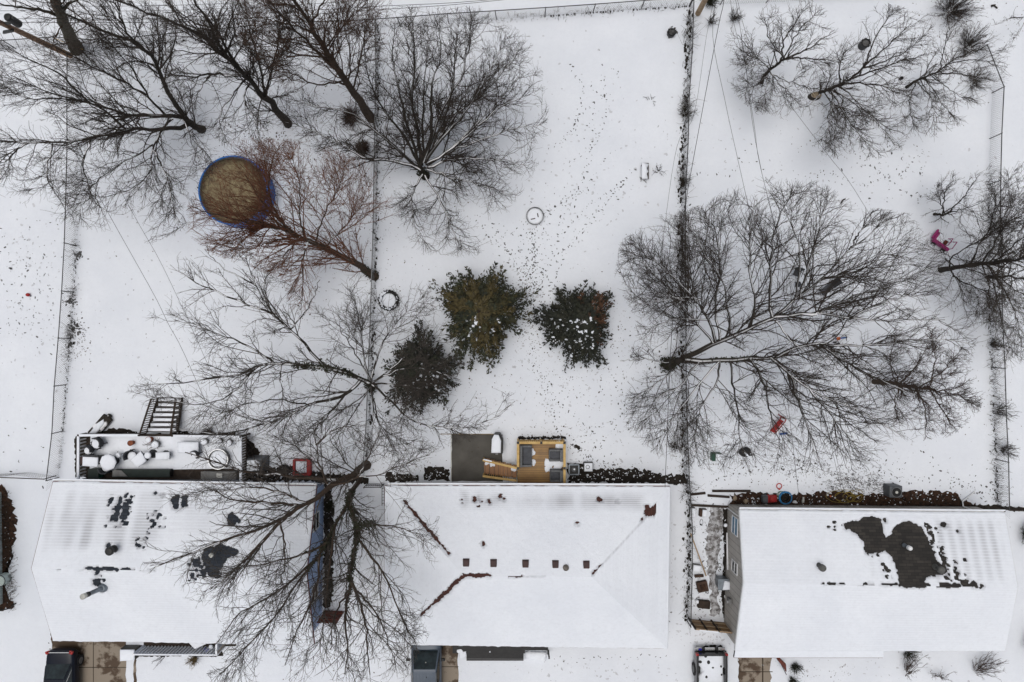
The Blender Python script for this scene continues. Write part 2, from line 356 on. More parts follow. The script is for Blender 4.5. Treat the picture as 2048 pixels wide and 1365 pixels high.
# ------------------------------------------------------------------ ground
def build_ground():
    a = np.concatenate([np.linspace(-260, -40, 12), np.arange(-38, 38.1, 0.5), np.linspace(40, 260, 12)])
    X, Y = np.meshgrid(a, a, indexing='ij'); n = len(a)
    V = np.stack([X, Y, np.zeros_like(X)], -1).reshape(-1, 3)
    i, j = np.meshgrid(np.arange(n - 1), np.arange(n - 1), indexing='ij'); q = (i * n + j).ravel()
    F = np.stack([q, q + n, q + n + 1, q + 1], -1)
    o = link('ground', npmesh('ground', V, F), 'ground'); o['kind'] = 'structure'; o['label'] = 'snow covered back yards with thin grass showing through'
build_ground()
def ground_patch(name, pts, m, z=0.008, amp=0.10, step=0.18, seed=1, label=None):
    p = ragged(xy(pts), amp, step, seed)
    if sum(a[0] * b[1] - b[0] * a[1] for a, b in zip(p, p[1:] + p[:1])) < 0: p.reverse()
    return setting(name, flat(p, z), m, 'structure', label)

# ------------------------------------------------------------------ bare winter trees
def unit(v): return v / (np.linalg.norm(v, axis=-1, keepdims=True) + 1e-9)
def limb_curve(pts, r0, r1, K):
    p = np.array([P(a, b, h) for a, b, h in pts]); n = len(p)
    q = np.concatenate([[2 * p[0] - p[1]], p, [2 * p[-1] - p[-2]]]); out = []
    for t in np.linspace(0, n - 1 - 1e-6, K + 1):
        i = int(t); f = t - i; a, b, c, d = q[i], q[i + 1], q[i + 2], q[i + 3]
        out.append(0.5 * (2 * b + (c - a) * f + (2 * a - 5 * b + 4 * c - d) * f * f + (3 * b - a - 3 * c + d) * f ** 3))
    out = np.array(out); out[1:-1] += RNG.normal(0, 0.035, out[1:-1].shape) * np.array([1, 1, 0.5])
    return out, r1 + (r0 - r1) * (1 - np.linspace(0, 1, K + 1)) ** 1.25
def inside(px, py, poly):
    r = np.zeros(px.shape, bool); n = len(poly)
    for i in range(n):
        (x0, y0), (x1, y1) = poly[i], poly[(i + 1) % n]
        c = ((y0 > py) != (y1 > py)) & (px < (x1 - x0) * (py - y0) / ((y1 - y0) or 1e-9) + x0); r ^= c
    return r
def sprout(par, prad, plen, dens, t0, ang, L, ratio, rmax, rmin, K, wander, up, out, centre, poly=None, taper=0.55, tip=0.45):
    cnt = RNG.poisson(np.maximum(plen * dens * (1 - t0), 0.15)); idx = np.repeat(np.arange(len(par)), cnt)
    N = len(idx)
    if N == 0: return np.zeros((0, K + 1, 3)), np.zeros((0, K + 1)), np.zeros(0)
    Kp = par.shape[1] - 1; t = t0 + (1 - t0) * RNG.random(N); f = np.minimum(t * Kp, Kp - 1e-4); i = f.astype(int); fr = (f - i)[:, None]
    pos = par[idx, i] * (1 - fr) + par[idx, i + 1] * fr; tan = unit(par[idx, i + 1] - par[idx, i])
    r0 = (prad[idx, i] * (1 - fr[:, 0]) + prad[idx, i + 1] * fr[:, 0]) * ratio
    r0 = np.clip(r0, rmin, rmax)
    perp = unit(np.cross(tan, RNG.normal(size=(N, 3))) * np.array([1, 1, .55])); a = np.radians(RNG.uniform(ang[0], ang[1], N))[:, None]
    rad = pos - np.array(centre); rad[:, 2] = 0; rad = unit(rad)
    d = unit(np.cos(a) * tan + np.sin(a) * perp + np.array([0, 0, up]) + out * rad)
    ln = RNG.uniform(L[0], L[1], N) * (1 - taper * t)
    pts = np.zeros((N, K + 1, 3)); pts[:, 0] = pos
    for k in range(K):
        d = unit(d + RNG.normal(0, wander, (N, 3)) + np.array([0, 0, up * 0.35]))
        pts[:, k + 1] = pts[:, k] + d * (ln / K)[:, None]
    if poly is not None:
        for _ in range(3):
            px, py = proj(pts[:, -1]); bad = ~inside(px, py, poly)
            pts[bad] = pos[bad][:, None] + (pts[bad] - pos[bad][:, None]) * 0.6; ln = np.where(bad, ln * 0.6, ln)
        px, py = proj(pts[:, -1]); keep = inside(px, py, poly) | (RNG.random(N) < 0.25); pts, r0, ln = pts[keep], r0[keep], ln[keep]
    low = pts[:, :, 2].min(1) > 0.05; pts, r0, ln = pts[low], r0[low], ln[low]
    return pts, r0[:, None] * np.linspace(1, tip, K + 1)[None], ln
def plen(p): return np.linalg.norm(np.diff(p, axis=1), axis=2).sum(1)
def bare_tree(name, label, base, limbs, r, bark='bark', twig='twig', poly=None, L1=(1.8, 4.4), L2=(0.9, 2.4), L3=(0.3, 0.9),
              d=(2.7, 2.9, 4.6), up=0.10, out=0.25, wander=0.17, cat='tree', group=None, ivy=None, r3=0.0072, sides=8, hscale=1.0, flare=1.18):
    root = T(name, label, cat, P(base[0], base[1], 0), group)
    curves = [limb_curve(l[0], r * l[1] * (0.85 if k else 1.0), max(r * l[2] * 0.7, 0.014), 14) for k, l in enumerate(limbs)]
    P0 = np.stack([c[0] for c in curves]); R0 = np.stack([c[1] for c in curves])
    if flare: R0[0, 0] *= flare; R0[0, 1] *= 1.08; P0[0, 0, 2] = -0.1
    V, F = tubes(P0, R0, sides); nppart(root, 'trunk', V, F, bark)
    c = (*P(base[0], base[1])[:2], 0); l0 = plen(P0)
    b1, r1, l1 = sprout(P0[0:], R0[0:], l0, d[0], 0.14, (26, 64), L1, 0.5, 0.040, 0.013, 7, wander, up, out, c, poly)
    src = np.concatenate
    b2, r2, l2 = sprout(b1, r1, l1, d[1], 0.05, (24, 62), L2, 0.6, 0.018, 0.009, 5, wander * 1.1, up, out * 0.8, c, poly)
    # the slender ends of the limbs carry side shoots of their own
    tips = P0[:, 7:]; tr = R0[:, 7:]
    b2b, r2b, l2b = sprout(tips, tr, plen(tips), d[1] * 0.9, 0.0, (25, 62), L2, 0.6, 0.018, 0.009, 5, wander * 1.1, up, out * 0.8, c, poly)
    b2 = src([b2, b2b]); r2 = src([r2, r2b]); l2 = src([l2, l2b])
    p3 = src([b2, b1[:, 2:]]) if b1.shape[1] - 2 == b2.shape[1] else b2
    q3 = src([r2, r1[:, 2:]]) if b1.shape[1] - 2 == b2.shape[1] else r2
    b3, rr3, _ = sprout(p3, q3, plen(p3), d[2], 0.03, (28, 68), L3, 0.7, r3 * 1.25, r3, 3, wander * 1.3, up * 0.8, out * 0.6, c, poly)
    Vs, Fs, o = [], [], 0
    for pp, rr, n in ((b1, r1, 5), (b2, r2, 4), (b3, rr3, 3)):
        if len(pp) == 0: continue
        V, F = tubes(pp, rr, n); Vs.append(V); Fs.append(F + o); o += len(V)
    nppart(root, 'crown', np.concatenate(Vs), np.concatenate(Fs), twig)
    if ivy:
        pts = []
        for li, a, b, n, spread in ivy:
            t = RNG.uniform(a, b, n) * 14; i = np.minimum(t.astype(int), 13); fr = (t - i)[:, None]
            q = P0[li][i] * (1 - fr) + P0[li][i + 1] * fr; rad = R0[li][i][:, None]
            pts.append(q + unit(RNG.normal(size=(n, 3))) * (rad + RNG.uniform(0, spread, (n, 1))))
        V, F = leaves(np.concatenate(pts), 0.05, 0.11); nppart(root, 'ivy', V, F, 'ivy', False)
    return root
def leaves(c, s0, s1):
    N = len(c); u = unit(RNG.normal(size=(N, 3))); v = unit(np.cross(u, RNG.normal(size=(N, 3)))); s = RNG.uniform(s0, s1, (N, 1))
    V = np.stack([c - u * s, c - v * s * 0.5, c + u * s, c + v * s * 0.5], 1).reshape(-1, 3)
    return V, np.arange(4 * N).reshape(-1, 4)
def bush(name, label, base, h, rad, n, twig='twig', cat='shrub', spread=0.7, dens=(3, 5), group=None, lean=(0, 0), r=0.012, parts=True):
    x, y, _ = P(*base); root = T(name, label, cat, (x, y, 0), group)
    a = RNG.uniform(0, 2 * np.pi, n); q = RNG.uniform(0.1, 1, n) ** 0.7
    p0 = np.stack([x + np.cos(a) * rad * 0.22 * q, y + np.sin(a) * rad * 0.22 * q, np.full(n, -0.02)], -1)
    p1 = np.stack([x + np.cos(a) * rad * q + lean[0], y + np.sin(a) * rad * q + lean[1], h * RNG.uniform(0.6, 1, n) * (1.1 - spread * 0.5 * q)], -1)
    t = np.linspace(0, 1, 6)[None, :, None]; pts = p0[:, None] * (1 - t) + p1[:, None] * t
    pts[:, 1:] += RNG.normal(0, 0.04, (n, 5, 3)); rr = np.broadcast_to(np.linspace(r * 1.4, r * 0.6, 6), (n, 6))
    c = (x, y, 0)
    b2, r2, l2 = sprout(pts, rr, plen(pts), dens[0], 0.15, (20, 55), (h * 0.25, h * 0.55), 0.7, r, 0.007, 4, 0.2, 0.2, 0.3, c)
    b3, r3, _ = sprout(b2, r2, plen(b2), dens[1], 0.1, (20, 60), (h * 0.1, h * 0.28), 0.7, 0.008, 0.006, 3, 0.25, 0.15, 0.2, c)
    V, F = tubes(pts, rr, 4)
    if len(b2):
        for p_, r_ in ((b2, r2), (b3, r3)):
            if len(p_): V2, F2 = tubes(p_, r_, 3); F = np.concatenate([np.concatenate([F, F2 + len(V)])]); V = np.concatenate([V, V2])
        nppart(root, 'stem', V, F, twig); return root
    nppart(root, 'stem', V, F, twig)
    if len(b2):
        V2, F2 = tubes(b2, r2, 3); V3, F3 = tubes(b3, r3, 3) if len(b3) else (np.zeros((0, 3)), np.zeros((0, 4), int))
        nppart(root, 'twigs', np.concatenate([V2, V3]), np.concatenate([F2, F3 + len(V2)]), twig)
    return root

def L(r0, r1, *pts): return (list(pts), r0, r1)

def build_trees():
    bare_tree('maple_tree', 'large dark bare tree forking low into long limbs over the snowy corner yard', (404, 259), [
        L(1, .8, (405, 259, 0), (388, 252, 1), (372, 238, 1.9), (366, 231, 2.3)),
        L(.72, .2, (370, 236, 2), (335, 185, 4), (318, 140, 5.5), (300, 110, 6.5), (262, 84, 7.5), (200, 60, 8.5), (130, 25, 10), (60, -20, 11)),
        L(.4, .12, (300, 110, 6.5), (255, 68, 8), (236, 20, 9), (220, -30, 10)),
        L(.65, .12, (368, 235, 2), (335, 232, 3.2), (290, 233, 4), (250, 228, 5), (180, 208, 6.5), (100, 185, 8), (20, 150, 9.5)),
        L(.35, .1, (330, 230, 3.2), (295, 190, 5), (270, 145, 6.5), (230, 100, 8), (190, 50, 9.5)),
        L(.3, .1, (292, 190, 5), (240, 160, 6.5), (180, 130, 8), (110, 95, 9.5)),
        L(.7, .2, (378, 248, 1.5), (340, 258, 2.5), (300, 260, 3.2), (265, 258, 3.8), (200, 275, 5), (130, 285, 6), (50, 285, 7), (-40, 282, 8)),
        L(.35, .1, (250, 258, 4), (200, 215, 5.5), (140, 200, 7), (60, 195, 8.5), (0, 170, 9)),
        L(.33, .1, (345, 238, 3), (322, 262, 3.5), (305, 300, 4.2), (300, 340, 5), (270, 375, 6), (210, 395, 7)),
        L(.28, .08, (305, 300, 4.2), (322, 330, 5), (340, 380, 6), (350, 430, 7), (370, 462, 7.5)),
        L(.25, .08, (306, 290, 4), (265, 315, 5), (215, 345, 6), (175, 380, 7)),
        L(.22, .08, (366, 240, 2), (390, 280, 3), (415, 310, 4.5), (440, 345, 6)),
        L(.25, .08, (105, 288, 6), (95, 330, 6.5), (100, 370, 7), (130, 420, 7.5)),
        L(.25, .08, (60, 285, 6.8), (20, 310, 7.4), (0, 350, 8)),
        L(.25, .08, (180, 280, 5.3), (165, 330, 6), (180, 380, 7), (195, 410, 7.4)),
        L(.3, .08, (180, 208, 6.5), (120, 150, 8), (60, 120, 9), (0, 90, 10)),
        L(.25, .08, (318, 140, 5.5), (345, 100, 7), (350, 50, 8.5), (340, 10, 9.5))],
        0.235, bark='bark', poly=[(-80, -60), (200, -60), (340, 20), (420, 130), (420, 210), (440, 300), (450, 360), (400, 450), (300, 490), (120, 450), (-80, 400)])
    bare_tree('maple_tree', 'tall dark bare tree with one leaning trunk beside the blue pool', (576, 248), [
        L(1, .62, (576, 249, 0), (545, 210, 2.5), (515, 180, 4.5), (480, 140, 6.5)),
        L(.55, .15, (482, 143, 6.4), (430, 95, 8.5), (370, 55, 10), (280, 20, 11.5), (180, -20, 13)),
        L(.5, .12, (490, 152, 6), (450, 110, 8), (425, 60, 9.5), (390, 0, 11), (370, -40, 12)),
        L(.4, .1, (470, 130, 7), (440, 70, 8.5), (400, 20, 10), (370, -30, 11)),
        L(.36, .1, (475, 152, 5.8), (420, 148, 6.5), (380, 155, 7.5), (330, 145, 8.5)),
        L(.36, .1, (530, 193, 3.6), (520, 130, 6), (500, 60, 8.5), (490, 0, 10.5)),
        L(.33, .1, (530, 193, 3.6), (545, 130, 6), (560, 70, 8.5), (580, 10, 10)),
        L(.25, .08, (500, 165, 5), (490, 200, 6), (510, 240, 7), (520, 290, 7.5)),
        L(.25, .08, (490, 160, 5.5), (465, 190, 6.5), (440, 230, 7.5), (450, 280, 8)),
        L(.3, .1, (450, 112, 7.9), (470, 60, 9.5), (460, 10, 11)),
        L(.22, .08, (420, 148, 6.5), (400, 180, 7.2), (385, 215, 8))],
        0.25, poly=[(130, -60), (640, -60), (620, 100), (580, 230), (540, 310), (450, 300), (390, 240), (320, 180), (330, 80)])
    bare_tree('ash_tree', 'brown barked bare tree leaning to the back fence near the brush heap', (742, 240), [
        L(1, .3, (743, 238, 0), (710, 190, 3), (670, 130, 6), (640, 80, 8), (600, 20, 10.5), (560, -40, 12.5)),
        L(.42, .12, (680, 145, 5.5), (640, 110, 7), (600, 70, 8.5), (560, 30, 10), (520, -20, 12)),
        L(.25, .08, (650, 95, 7.5), (690, 50, 9), (720, 0, 11)), L(.25, .08, (705, 183, 3.5), (720, 120, 6), (730, 60, 8), (735, 0, 10)),
        L(.25, .08, (690, 160, 4.6), (640, 170, 6), (590, 150, 7.5), (550, 130, 9)), L(.25, .08, (620, 50, 9), (650, 0, 11), (660, -40, 12)),
        L(.25, .08, (660, 115, 6.8), (600, 110, 8.5), (540, 90, 10), (490, 60, 11)), L(.22, .08, (695, 168, 4.2), (700, 110, 6.5), (690, 60, 8.5), (700, 10, 10)),
        L(.2, .08, (630, 65, 8.6), (580, 50, 10), (530, 40, 11.5))],
        0.27, bark='bark_brown', twig='twig_brown', d=(2.4, 2.8, 4.2), poly=[(450, -60), (780, -60), (790, 60), (760, 180), (700, 220), (560, 180), (470, 90)])
    bare_tree('thick_tree', 'thick mossy trunk beside the wooden utility pole at the back fence', (150, 97), [
        L(1, .8, (152, 98, 0), (140, 75, 2), (128, 45, 4.6), (116, 15, 7), (105, -30, 10)),
        L(.3, .1, (124, 35, 5.4), (80, 20, 7), (30, 15, 8.5), (-30, 0, 10)), L(.3, .1, (118, 20, 6.6), (150, 0, 8), (200, -20, 10))],
        0.40, bark='bark_moss', twig='twig_brown', d=(1.0, 2, 3))
    bare_tree('elm_tree', 'wide spreading dark tree with many curving limbs beside the middle fence', (852, 352), [
        L(1, .8, (852, 353, 0), (845, 345, .7), (840, 335, 1.3)),
        L(.55, .1, (840, 335, 1.2), (830, 300, 2.5), (815, 250, 3.8), (800, 190, 5.2), (785, 120, 6.5), (790, 50, 7.8)),
        L(.55, .1, (842, 330, 1.4), (838, 270, 3), (825, 200, 4.8), (830, 130, 6.2), (825, 60, 7.5), (820, 20, 8)),
        L(.6, .1, (845, 325, 1.5), (865, 260, 3.3), (860, 190, 5), (880, 120, 6.5), (880, 50, 7.8)),
        L(.6, .1, (850, 325, 1.5), (890, 270, 3.2), (930, 225, 4.5), (965, 170, 5.8), (1000, 100, 7)),
        L(.55, .1, (852, 328, 1.3), (900, 300, 2.5), (960, 250, 4), (1010, 210, 5.2), (1060, 190, 6.2)),
        L(.5, .1, (855, 330, 1.2), (910, 300, 2.3), (960, 280, 3.3), (1020, 260, 4.4), (1080, 250, 5.3)),
        L(.5, .1, (855, 335, 1.1), (920, 318, 2.2), (980, 320, 3.2), (1050, 330, 4.5)),
        L(.4, .1, (855, 340, 1), (900, 355, 2), (960, 370, 3), (1020, 390, 4)),
        L(.6, .1, (840, 340, 1.2), (790, 322, 2.2), (730, 315, 3.2), (680, 290, 4.2), (620, 260, 5.2), (570, 245, 6)),
        L(.5, .1, (838, 338, 1.2), (800, 305, 2.5), (760, 270, 3.6), (700, 225, 5), (640, 215, 6), (600, 200, 6.5)),
        L(.4, .1, (840, 330, 1.3), (800, 260, 3.2), (760, 210, 4.6), (735, 150, 6), (730, 80, 7.3)),
        L(.35, .1, (845, 350, 1), (825, 390, 2), (825, 430, 3), (840, 490, 4.2)),
        L(.35, .1, (850, 352, 1), (880, 400, 2.2), (905, 460, 3.6), (930, 500, 4.5)),
        L(.5, .1, (848, 325, 1.6), (880, 230, 3.8), (920, 160, 5.3), (940, 90, 6.6), (945, 40, 7.5)),
        L(.5, .1, (852, 322, 1.6), (905, 240, 3.6), (960, 190, 5), (1010, 140, 6.3), (1040, 90, 7)),
        L(.4, .1, (846, 325, 1.5), (845, 240, 3.8), (850, 160, 5.6), (855, 80, 7)),
        L(.4, .1, (852, 324, 1.5), (900, 200, 4.6), (910, 120, 6.2), (915, 60, 7.2)),
        L(.35, .1, (900, 300, 2.5), (980, 220, 4.4), (1040, 150, 6))],
        0.24, bark='bark_snowy', L1=(1.2, 3.0), d=(3.1, 3.0, 4.6), wander=0.20,
        poly=[(560, 170), (700, 60), (780, 10), (960, 10), (1060, 70), (1100, 180), (1095, 300), (1050, 380), (960, 520), (830, 510), (770, 420), (640, 320), (550, 250)],
        ivy=[(0, 0, .9, 260, .18)])
    # willow: straight orange whips all along a leaning trunk
    bare_tree('willow_tree', 'orange twigged willow leaning from the middle fence over the blue pool', (750, 552), [
        L(1, .3, (750, 554, 0), (728, 538, 1), (700, 520, 2), (640, 490, 3.6), (590, 470, 4.8), (545, 452, 6), (490, 440, 7.2)),
        L(.4, .1, (592, 471, 4.8), (560, 440, 6), (520, 400, 7.4), (490, 350, 8.6)), L(.35, .1, (560, 458, 5.6), (500, 445, 7), (430, 430, 8.5), (385, 415, 9.5)),
        L(.25, .08, (610, 478, 4.4), (600, 430, 5.8), (600, 370, 7.2), (580, 310, 8.6)), L(.25, .08, (630, 486, 3.9), (650, 430, 5.6), (680, 370, 7), (690, 320, 8)),
        L(.25, .08, (650, 495, 3.4), (700, 440, 5.2), (740, 390, 6.6)), L(.22, .08, (590, 470, 4.8), (520, 490, 6), (450, 505, 7)),
        L(.25, .08, (575, 465, 5.2), (540, 400, 6.8), (540, 340, 8.2), (560, 290, 9)), L(.22, .08, (600, 474, 4.6), (560, 520, 5.2), (530, 560, 5.8)),
        L(.25, .06, (618, 480, 4.2), (605, 520, 4.0), (606, 570, 3.2), (602, 620, 2.4))],
        0.25, bark='bark_brown', twig='twig_orange', L1=(2.4, 5.4), L2=(0.9, 2.2), L3=(0.3, 0.8), d=(6.4, 1.9, 3.6), up=0.16, out=0.3, wander=0.08,
        poly=[(360, 460), (400, 320), (470, 270), (620, 280), (740, 320), (800, 400), (840, 470), (780, 560), (640, 570), (640, 630), (580, 630), (560, 560), (420, 510)], ivy=[(0, 0, .2, 160, .1)])
    bare_tree('hackberry_tree', 'dark bare tree with ivy clad limb spreading over the snow beside dark evergreen', (742, 776), [
        L(1, .8, (743, 778, 0), (740, 772, .8), (736, 765, 1.5)),
        L(.75, .12, (738, 766, 1.4), (690, 745, 2.5), (630, 735, 3.5), (540, 725, 4.6), (470, 750, 5.5), (380, 765, 6.5), (280, 770, 7.5)),
        L(.5, .1, (655, 740, 3.1), (600, 680, 4.8), (550, 630, 6), (510, 570, 7), (490, 510, 8)),
        L(.6, .12, (722, 760, 1.9), (685, 790, 2.8), (620, 812, 3.6), (540, 845, 4.8), (450, 868, 6), (360, 860, 7)),
        L(.36, .1, (548, 727, 4.6), (500, 695, 5.5), (430, 665, 6.5), (350, 640, 7.5)),
        L(.33, .1, (545, 628, 6), (470, 600, 6.8), (400, 570, 7.6), (340, 530, 8.4)),
        L(.33, .08, (740, 760, 2), (725, 700, 3.5), (720, 640, 5), (700, 580, 6.5)), L(.36, .08, (742, 760, 2), (760, 700, 3.5), (790, 650, 5), (850, 590, 6.5)),
        L(.33, .08, (745, 765, 2), (800, 740, 3.5), (860, 740, 5), (920, 760, 6)),
        L(.38, .08, (745, 770, 1.8), (790, 810, 3.2), (830, 845, 4.5), (940, 855, 5.5), (1030, 803, 6.5)),
        L(.26, .08, (742, 775, 1.5), (750, 830, 3), (780, 880, 4.5)), L(.26, .08, (740, 775, 1.5), (700, 840, 3.2), (670, 890, 4.5)),
        L(.3, .08, (745, 768, 2.2), (810, 770, 3.6), (870, 790, 5)), L(.25, .08, (510, 738, 5), (460, 790, 6), (400, 810, 7), (330, 800, 7.6)),
        L(.25, .08, (620, 812, 3.6), (560, 800, 5), (480, 810, 6.2), (410, 830, 7)), L(.22, .08, (580, 660, 5.4), (620, 610, 6.6), (640, 560, 7.6)),
        L(.22, .08, (565, 728, 4.4), (560, 770, 5.4), (580, 820, 6.4)), L(.22, .08, (510, 570, 7), (450, 540, 7.8), (410, 500, 8.6)),
        L(.26, .08, (742, 762, 2), (700, 690, 4), (670, 640, 5.4)), L(.24, .08, (746, 766, 2), (830, 700, 4), (880, 680, 5.4)),
        L(.24, .08, (744, 772, 1.6), (760, 850, 4), (820, 890, 5.4)), L(.24, .08, (690, 790, 2.8), (640, 850, 4.6), (600, 880, 5.6))],
        0.22, bark='bark', twig='twig_grey', d=(2.2, 2.5, 4.0), poly=[(240, 780), (280, 620), (350, 500), (480, 470), (560, 560), (650, 580), (700, 540), (860, 560), (900, 640), (940, 760), (1050, 790), (940, 890), (700, 940), (600, 890), (450, 900), (330, 880)],
        ivy=[(1, .12, .42, 700, .16), (0, 0, 1, 260, .2), (2, 0, .08, 60, .1)])
    bare_tree('oak_tree', 'big bare tree straddling the gap between the blue house and the red roofed house', (730, 932), [
        L(1, .7, (733, 931, 0), (718, 940, 1), (700, 953, 2), (663, 971, 3.2)),
        L(.68, .13, (665, 970, 3.1), (640, 990, 4), (600, 1015, 5.2), (560, 1040, 6), (500, 1065, 7), (400, 1100, 8.5), (310, 1135, 9.5)),
        L(.35, .1, (602, 1012, 5.2), (545, 1005, 6), (470, 1000, 7), (400, 970, 8)), L(.42, .1, (580, 1025, 5.6), (520, 1090, 7), (470, 1140, 8.2), (420, 1180, 9)),
        L(.28, .1, (610, 1005, 5), (560, 985, 6), (500, 975, 7), (430, 985, 8)),
        L(.5, .12, (690, 960, 2.3), (620, 957, 3.0), (560, 950, 3.8), (500, 945, 4.6), (430, 925, 5.6), (370, 905, 6.5)),
        L(.25, .08, (655, 968, 3.2), (640, 930, 4.5), (632, 890, 5.5), (630, 850, 6.5)),
        L(.25, .08, (655, 970, 3.2), (690, 967, 3.6), (715, 953, 4), (760, 950, 4.6), (800, 930, 5.5), (860, 910, 6.5)),
        L(.6, .34, (722, 958, 0), (702, 985, 1.5), (700, 1010, 2.5), (712, 1050, 4), (715, 1080, 5), (702, 1140, 6.5), (702, 1172, 7)),
        L(.36, .1, (702, 1170, 7), (690, 1230, 8.5), (695, 1290, 10), (690, 1350, 11.5)), L(.36, .1, (703, 1165, 7), (725, 1220, 8.5), (735, 1280, 10), (740, 1350, 11.5)),
        L(.33, .1, (713, 1075, 4.8), (740, 1110, 6), (775, 1160, 7.5), (800, 1230, 9), (830, 1280, 10)), L(.25, .08, (712, 1050, 4.2), (750, 1050, 5.5), (800, 1055, 7), (850, 1080, 8)),
        L(.34, .1, (700, 1000, 2.2), (670, 1050, 4), (645, 1100, 5.5), (600, 1160, 7), (560, 1220, 8.5), (500, 1290, 10), (440, 1350, 11.5)),
        L(.3, .08, (655, 1085, 5.2), (600, 1110, 6.5), (520, 1130, 7.8), (440, 1140, 9)), L(.3, .08, (640, 1110, 5.8), (630, 1180, 7.2), (600, 1250, 9), (570, 1330, 10.5)),
        L(.3, .08, (625, 1125, 6), (560, 1180, 7.5), (480, 1230, 9), (430, 1290, 10)), L(.3, .08, (670, 1050, 4), (660, 1130, 6), (650, 1220, 8), (640, 1310, 9.5)),
        L(.25, .08, (702, 1172, 7), (670, 1230, 8.8), (660, 1300, 10.4)), L(.25, .08, (704, 1172, 7), (760, 1240, 9), (790, 1330, 11)),
        L(.25, .08, (560, 1040, 6), (570, 1110, 7.5), (560, 1170, 9)), L(.2, .08, (632, 890, 5.5), (670, 860, 6.5), (720, 850, 7)),
        L(.2, .08, (645, 945, 4), (600, 900, 5.4), (560, 870, 6.6)), L(.2, .08, (715, 953, 4), (740, 910, 5.4), (760, 860, 6.6))],
        0.29, bark='bark_brown', twig='twig_grey', d=(2.1, 2.5, 4.0), poly=[(260, 1060), (330, 960), (400, 890), (620, 830), (760, 840), (890, 890), (880, 1000), (880, 1150), (860, 1270), (800, 1390), (400, 1390), (440, 1250), (350, 1190), (250, 1120)],
        ivy=[(8, .15, 1, 1500, .12), (13, 0, .45, 420, .12), (12, 0, .35, 420, .28), (14, 0, .3, 80, .1), (9, 0, .25, 80, .08)])
